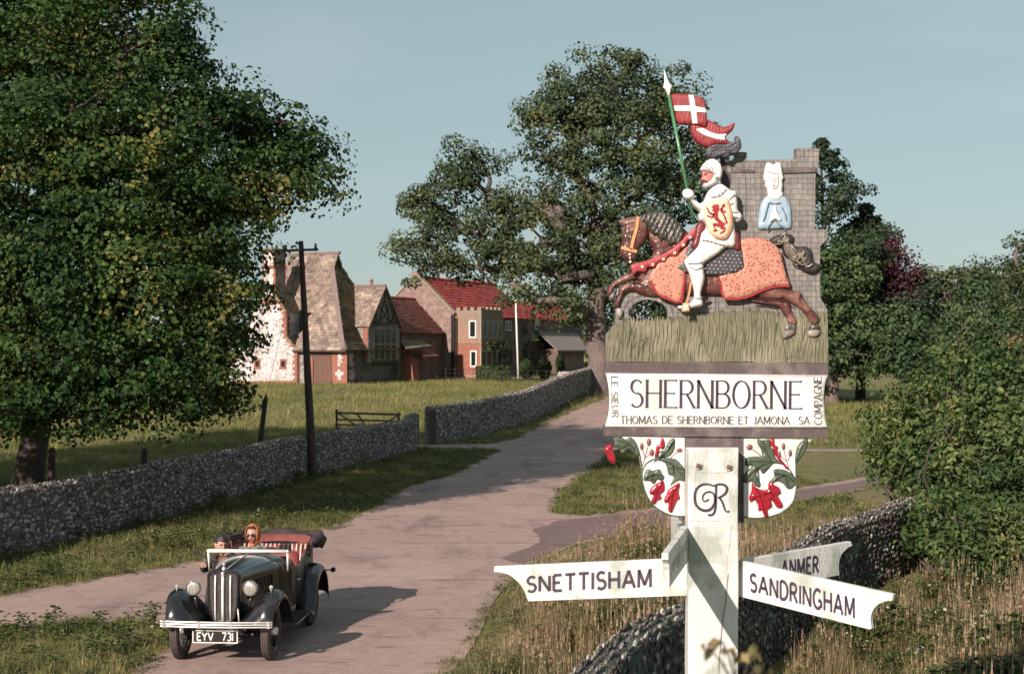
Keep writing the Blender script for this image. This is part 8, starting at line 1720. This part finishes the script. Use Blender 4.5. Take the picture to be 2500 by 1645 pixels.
def scatter(name, pts, scl, rot, collection, label_kind='stuff'):
    me = bpy.data.meshes.new(name); me.vertices.add(len(pts)); me.vertices.foreach_set('co', np.asarray(pts, dtype=np.float32).ravel())
    a = me.attributes.new('scl', 'FLOAT', 'POINT'); a.data.foreach_set('value', np.asarray(scl, dtype=np.float32)); a = me.attributes.new('rz', 'FLOAT', 'POINT'); a.data.foreach_set('value', np.asarray(rot, dtype=np.float32))
    o = bpy.data.objects.new(name, me); sc.collection.objects.link(o); tag(o, kind='stuff')
    g = bpy.data.node_groups.new(name + '_nodes', 'GeometryNodeTree'); g.interface.new_socket('Geometry', in_out='INPUT', socket_type='NodeSocketGeometry'); g.interface.new_socket('Geometry', in_out='OUTPUT', socket_type='NodeSocketGeometry')
    gi, go = g.nodes.new('NodeGroupInput'), g.nodes.new('NodeGroupOutput'); ip = g.nodes.new('GeometryNodeInstanceOnPoints'); ci = g.nodes.new('GeometryNodeCollectionInfo'); ci.inputs['Collection'].default_value = collection; ci.inputs['Separate Children'].default_value = True; ci.inputs['Reset Children'].default_value = True
    s_ = g.nodes.new('GeometryNodeInputNamedAttribute'); s_.data_type = 'FLOAT'; s_.inputs[0].default_value = 'scl'; r_ = g.nodes.new('GeometryNodeInputNamedAttribute'); r_.data_type = 'FLOAT'; r_.inputs[0].default_value = 'rz'
    cx = g.nodes.new('ShaderNodeCombineXYZ'); L = g.links; L.new(r_.outputs[0], cx.inputs[2]); L.new(gi.outputs[0], ip.inputs['Points']); L.new(ci.outputs[0], ip.inputs['Instance']); ip.inputs['Pick Instance'].default_value = True
    L.new(cx.outputs[0], ip.inputs['Rotation']); L.new(s_.outputs[0], ip.inputs['Scale']); L.new(ip.outputs[0], go.inputs[0]); md = o.modifiers.new('scatter', 'NODES'); md.node_group = g; return o
RG = np.random.default_rng(99)
ROADA = [ROADP, [(5.4, 50.0), (12, 49.3), (30, 49.8), (60, 55), (60, 56.5), (30, 51.5), (12, 50.7), (5.6, 51.8)]]
def wall_band(x, y, path, w):
    d = np.full(x.shape, 1e9)
    for i in range(len(path) - 1):
        ax, ay = path[i]; bx, by = path[i + 1]; dx, dy = bx - ax, by - ay; t = np.clip(((x - ax) * dx + (y - ay) * dy) / (dx * dx + dy * dy), 0, 1); d = np.minimum(d, np.hypot(x - ax - t * dx, y - ay - t * dy))
    return d
def sample(region, density, box):
    x0, x1, y0, y1 = box; n = int((x1 - x0) * (y1 - y0) * density); x = RG.uniform(x0, x1, n); y = RG.uniform(y0, y1, n); px = 1250 + F * x / np.maximum(y, .5)
    ok = (px > -160) & (px < 2660) & in_poly(x, y, region) if region is not None else (px > -160) & (px < 2660)
    for rd in ROADA: ins = in_poly(x, y, rd); ok &= ~(ins & (dist_poly(x, y, rd) > .22 * RG.random(len(x)) ** 2)) if rd is ROADP else ~ins
    for pth in (WL, WR, b2): ok &= wall_band(x, y, pth, 0) > .24
    return x[ok], y[ok]
def put(name, x, y, s0, s1, c, dz=-.01):
    z = np.array([ground_z(a, b) + dz for a, b in zip(x, y)]); n = len(x); return scatter(name, np.column_stack([x, y, z]), RG.uniform(s0, s1, n), RG.uniform(0, 6.28, n), c)
def noise2(x, y, s, o=0): return np.array([mnoise.noise(Vector((a * s, b * s, o))) for a, b in zip(x, y)])
LWx = lambda y: np.interp(y, [p[1] for p in WL] + [p[1] for p in b2], [p[0] for p in WL] + [p[0] for p in b2])
RWx = lambda y: np.interp(y, [p[1] for p in WR] + [50], [p[0] for p in WR] + [14])
# verges left of the lane and the islands
x, y = sample(None, 34, (-12, 8, 12, 50)); k = (x > LWx(y)) & ((x < 0) | (y > 28)) & ((x < RWx(y) - .3)); x, y = x[k], y[k]; k = ~((y < 30) & (x > -1.5)); x, y = x[k], y[k]
put('verge_grass', x, y, .55, 1.25, C_verge)
dR = dist_poly(x, y, ROADP); k = (RG.random(len(x)) < .16) & (dR > .25); k2 = k & (noise2(x, y, .5) > .05); xx, yy = x[k2], y[k2]; put('verge_dry_grass', xx, yy, .25, .5, C_dry)
kk = (RG.random(len(x)) < .10) & (((y < 30) & (x < -3) & (dR < 1.8)) | (dist_poly(x, y, WL) < .6)); put('verge_weeds', x[kk], y[kk], .45, .9, C_weed)
x, y = sample(None, 7, (-6, 14, 50, 96)); k = x > LWx(y); put('far_verge_grass', x[k], y[k], .7, 1.5, C_verge)
k &= x > 2; x, y = x[k], y[k]; k = RG.random(len(x)) < .25; put('far_verge_dry_grass', x[k], y[k], .35, .8, C_dry)
x, y = sample(None, 1.6, (12, 45, 28, 96)); put('far_right_grass', x, y, 1.2, 2.4, C_field)
xe, ye = [], []
for i_ in range(len(ROADP)):
    a, b = ROADP[i_], ROADP[(i_ + 1) % len(ROADP)]
    if not (9 < a[1] < 56 and abs(a[0]) < 14): continue
    for k_ in range(int(math.dist(a, b) * 16) + 1): t_ = RG.random(); xe.append(a[0] + (b[0] - a[0]) * t_ + RG.normal() * .09); ye.append(a[1] + (b[1] - a[1]) * t_ + RG.normal() * .09)
put('road_edge_grass', np.array(xe), np.array(ye), .3, .8, C_verge)
# meadow behind the left wall
x, y = sample(None, 9, (-30, 4, 26, 62)); k = x < LWx(y) - .3; put('meadow_grass', x[k], y[k], .7, 1.4, C_field)
x, y = sample(None, 4.5, (-34, 6, 62, 104)); k = (x < LWx(y) - .3); put('far_meadow_grass', x[k], y[k], .8, 1.6, C_field)
# tall dry growth on both sides of the right wall
x, y = sample(None, 30, (-2, 12, 9, 34)); k = (x < RWx(y) - .1) & (x > -1.6); d = dist_poly(x, y, ROADP); k &= (d > .05) | (RG.random(len(x)) < .5); x, y, d = x[k], y[k], d[k]; s_ = np.clip(.3 + d * .5, .3, 1.0) * np.clip(1.0 + .9 * noise2(x, y, .6, 4) + .4 * noise2(x, y, 1.7, 5), .45, 1.6) * np.where((y > 24.5), .42, 1) * np.where(y > 28, .7, 1)
z = np.array([ground_z(a, b) for a, b in zip(x, y)]) - .01; scatter('roadside_dry_grass', np.column_stack([x, y, z]), s_ * RG.uniform(.7, 1.15, len(x)), RG.uniform(0, 6.28, len(x)), C_dry)
k = (RG.random(len(x)) < .35) & (noise2(x, y, .45, 7) > .05) & (d > .3); scatter('roadside_weeds', np.column_stack([x, y, z])[k], s_[k] * .9, RG.uniform(0, 6.28, k.sum()), C_weed)
k = (RG.random(len(x)) < .12) & (d > .5) & (y < 24.5); scatter('roadside_tall_grass', np.column_stack([x, y, z])[k], s_[k] * .85, RG.uniform(0, 6.28, k.sum()), C_tall)
x, y = sample(None, 30, (1, 14, 7.5, 27)); k = (x > RWx(y) + .55); x, y = x[k], y[k]; dw = x - RWx(y); n_ = noise2(x, y, .5, 2); s_ = np.clip(.85 + .9 * n_ + .45 * noise2(x, y, 1.6, 3), .35, 1.7) * np.clip(.5 + dw * .25, .55, 1.15)
z = np.array([ground_z(a, b) for a, b in zip(x, y)]) - .01; scatter('bank_dry_grass', np.column_stack([x, y, z]), s_ * RG.uniform(.6, 1.05, len(x)), RG.uniform(0, 6.28, len(x)), C_dry)
k = (RG.random(len(x)) < .6) & ((noise2(x, y, .4, 12) > -.12) | (y < 12.5) & (RG.random(len(x)) < .5)); scatter('bank_weeds', np.column_stack([x, y, z])[k], s_[k] * 1.05, RG.uniform(0, 6.28, k.sum()), C_weed)
k = (RG.random(len(x)) < .09); scatter('bank_tall_grass', np.column_stack([x, y, z])[k], s_[k] * .8, RG.uniform(0, 6.28, k.sum()), C_tall)
# weeds growing against the right wall
xs_ = []; at, T = sample_path(WR, 1)
# soft out-of-focus sprig close to the camera
D_ = 1.45
spr = thing('leaf_sprig', 'small yellowish leaf sprig close to the camera, out of focus before the post', 'twig', (.24, D_, ground_z(.24, D_)))
ML_spr = leafmat('yellowing_leaves', [((.20, .15, .07), .5), ((.28, .21, .10), .3), ((.13, .12, .05), .2)], .35)
tips = [P(1735, 1585, D_), P(1765, 1568, D_), P(1790, 1605, D_), P(1840, 1590, D_), P(1855, 1630, D_), P(1880, 1665, D_)]
mb = MB(); fork = P(1805, 1700, D_ + .02); mb.tube([(.24, D_, ground_z(.24, D_)), (.238, D_, 1.5), fork], [.005, .004, .002], 6)
for q in tips: mb.tube([fork, fork.lerp(q, .6) + Vector((0, 0, .006)), q], [.0016, .0012, .0008], 5)
mb.build('stem', M_bark, spr, smooth=True)
r = np.random.default_rng(5); cc = []; nn = []
for q in tips:
    for k in range(4): cc.append(np.array(q[:]) + r.normal(size=3) * .006); nn.append(r.normal(size=3) + np.array([0, -1.0, .5]))
nn = np.array(nn); nn /= np.linalg.norm(nn, axis=1, keepdims=True); leaves_mesh('leaves', np.array(cc), nn, .014, ML_spr, spr, r)
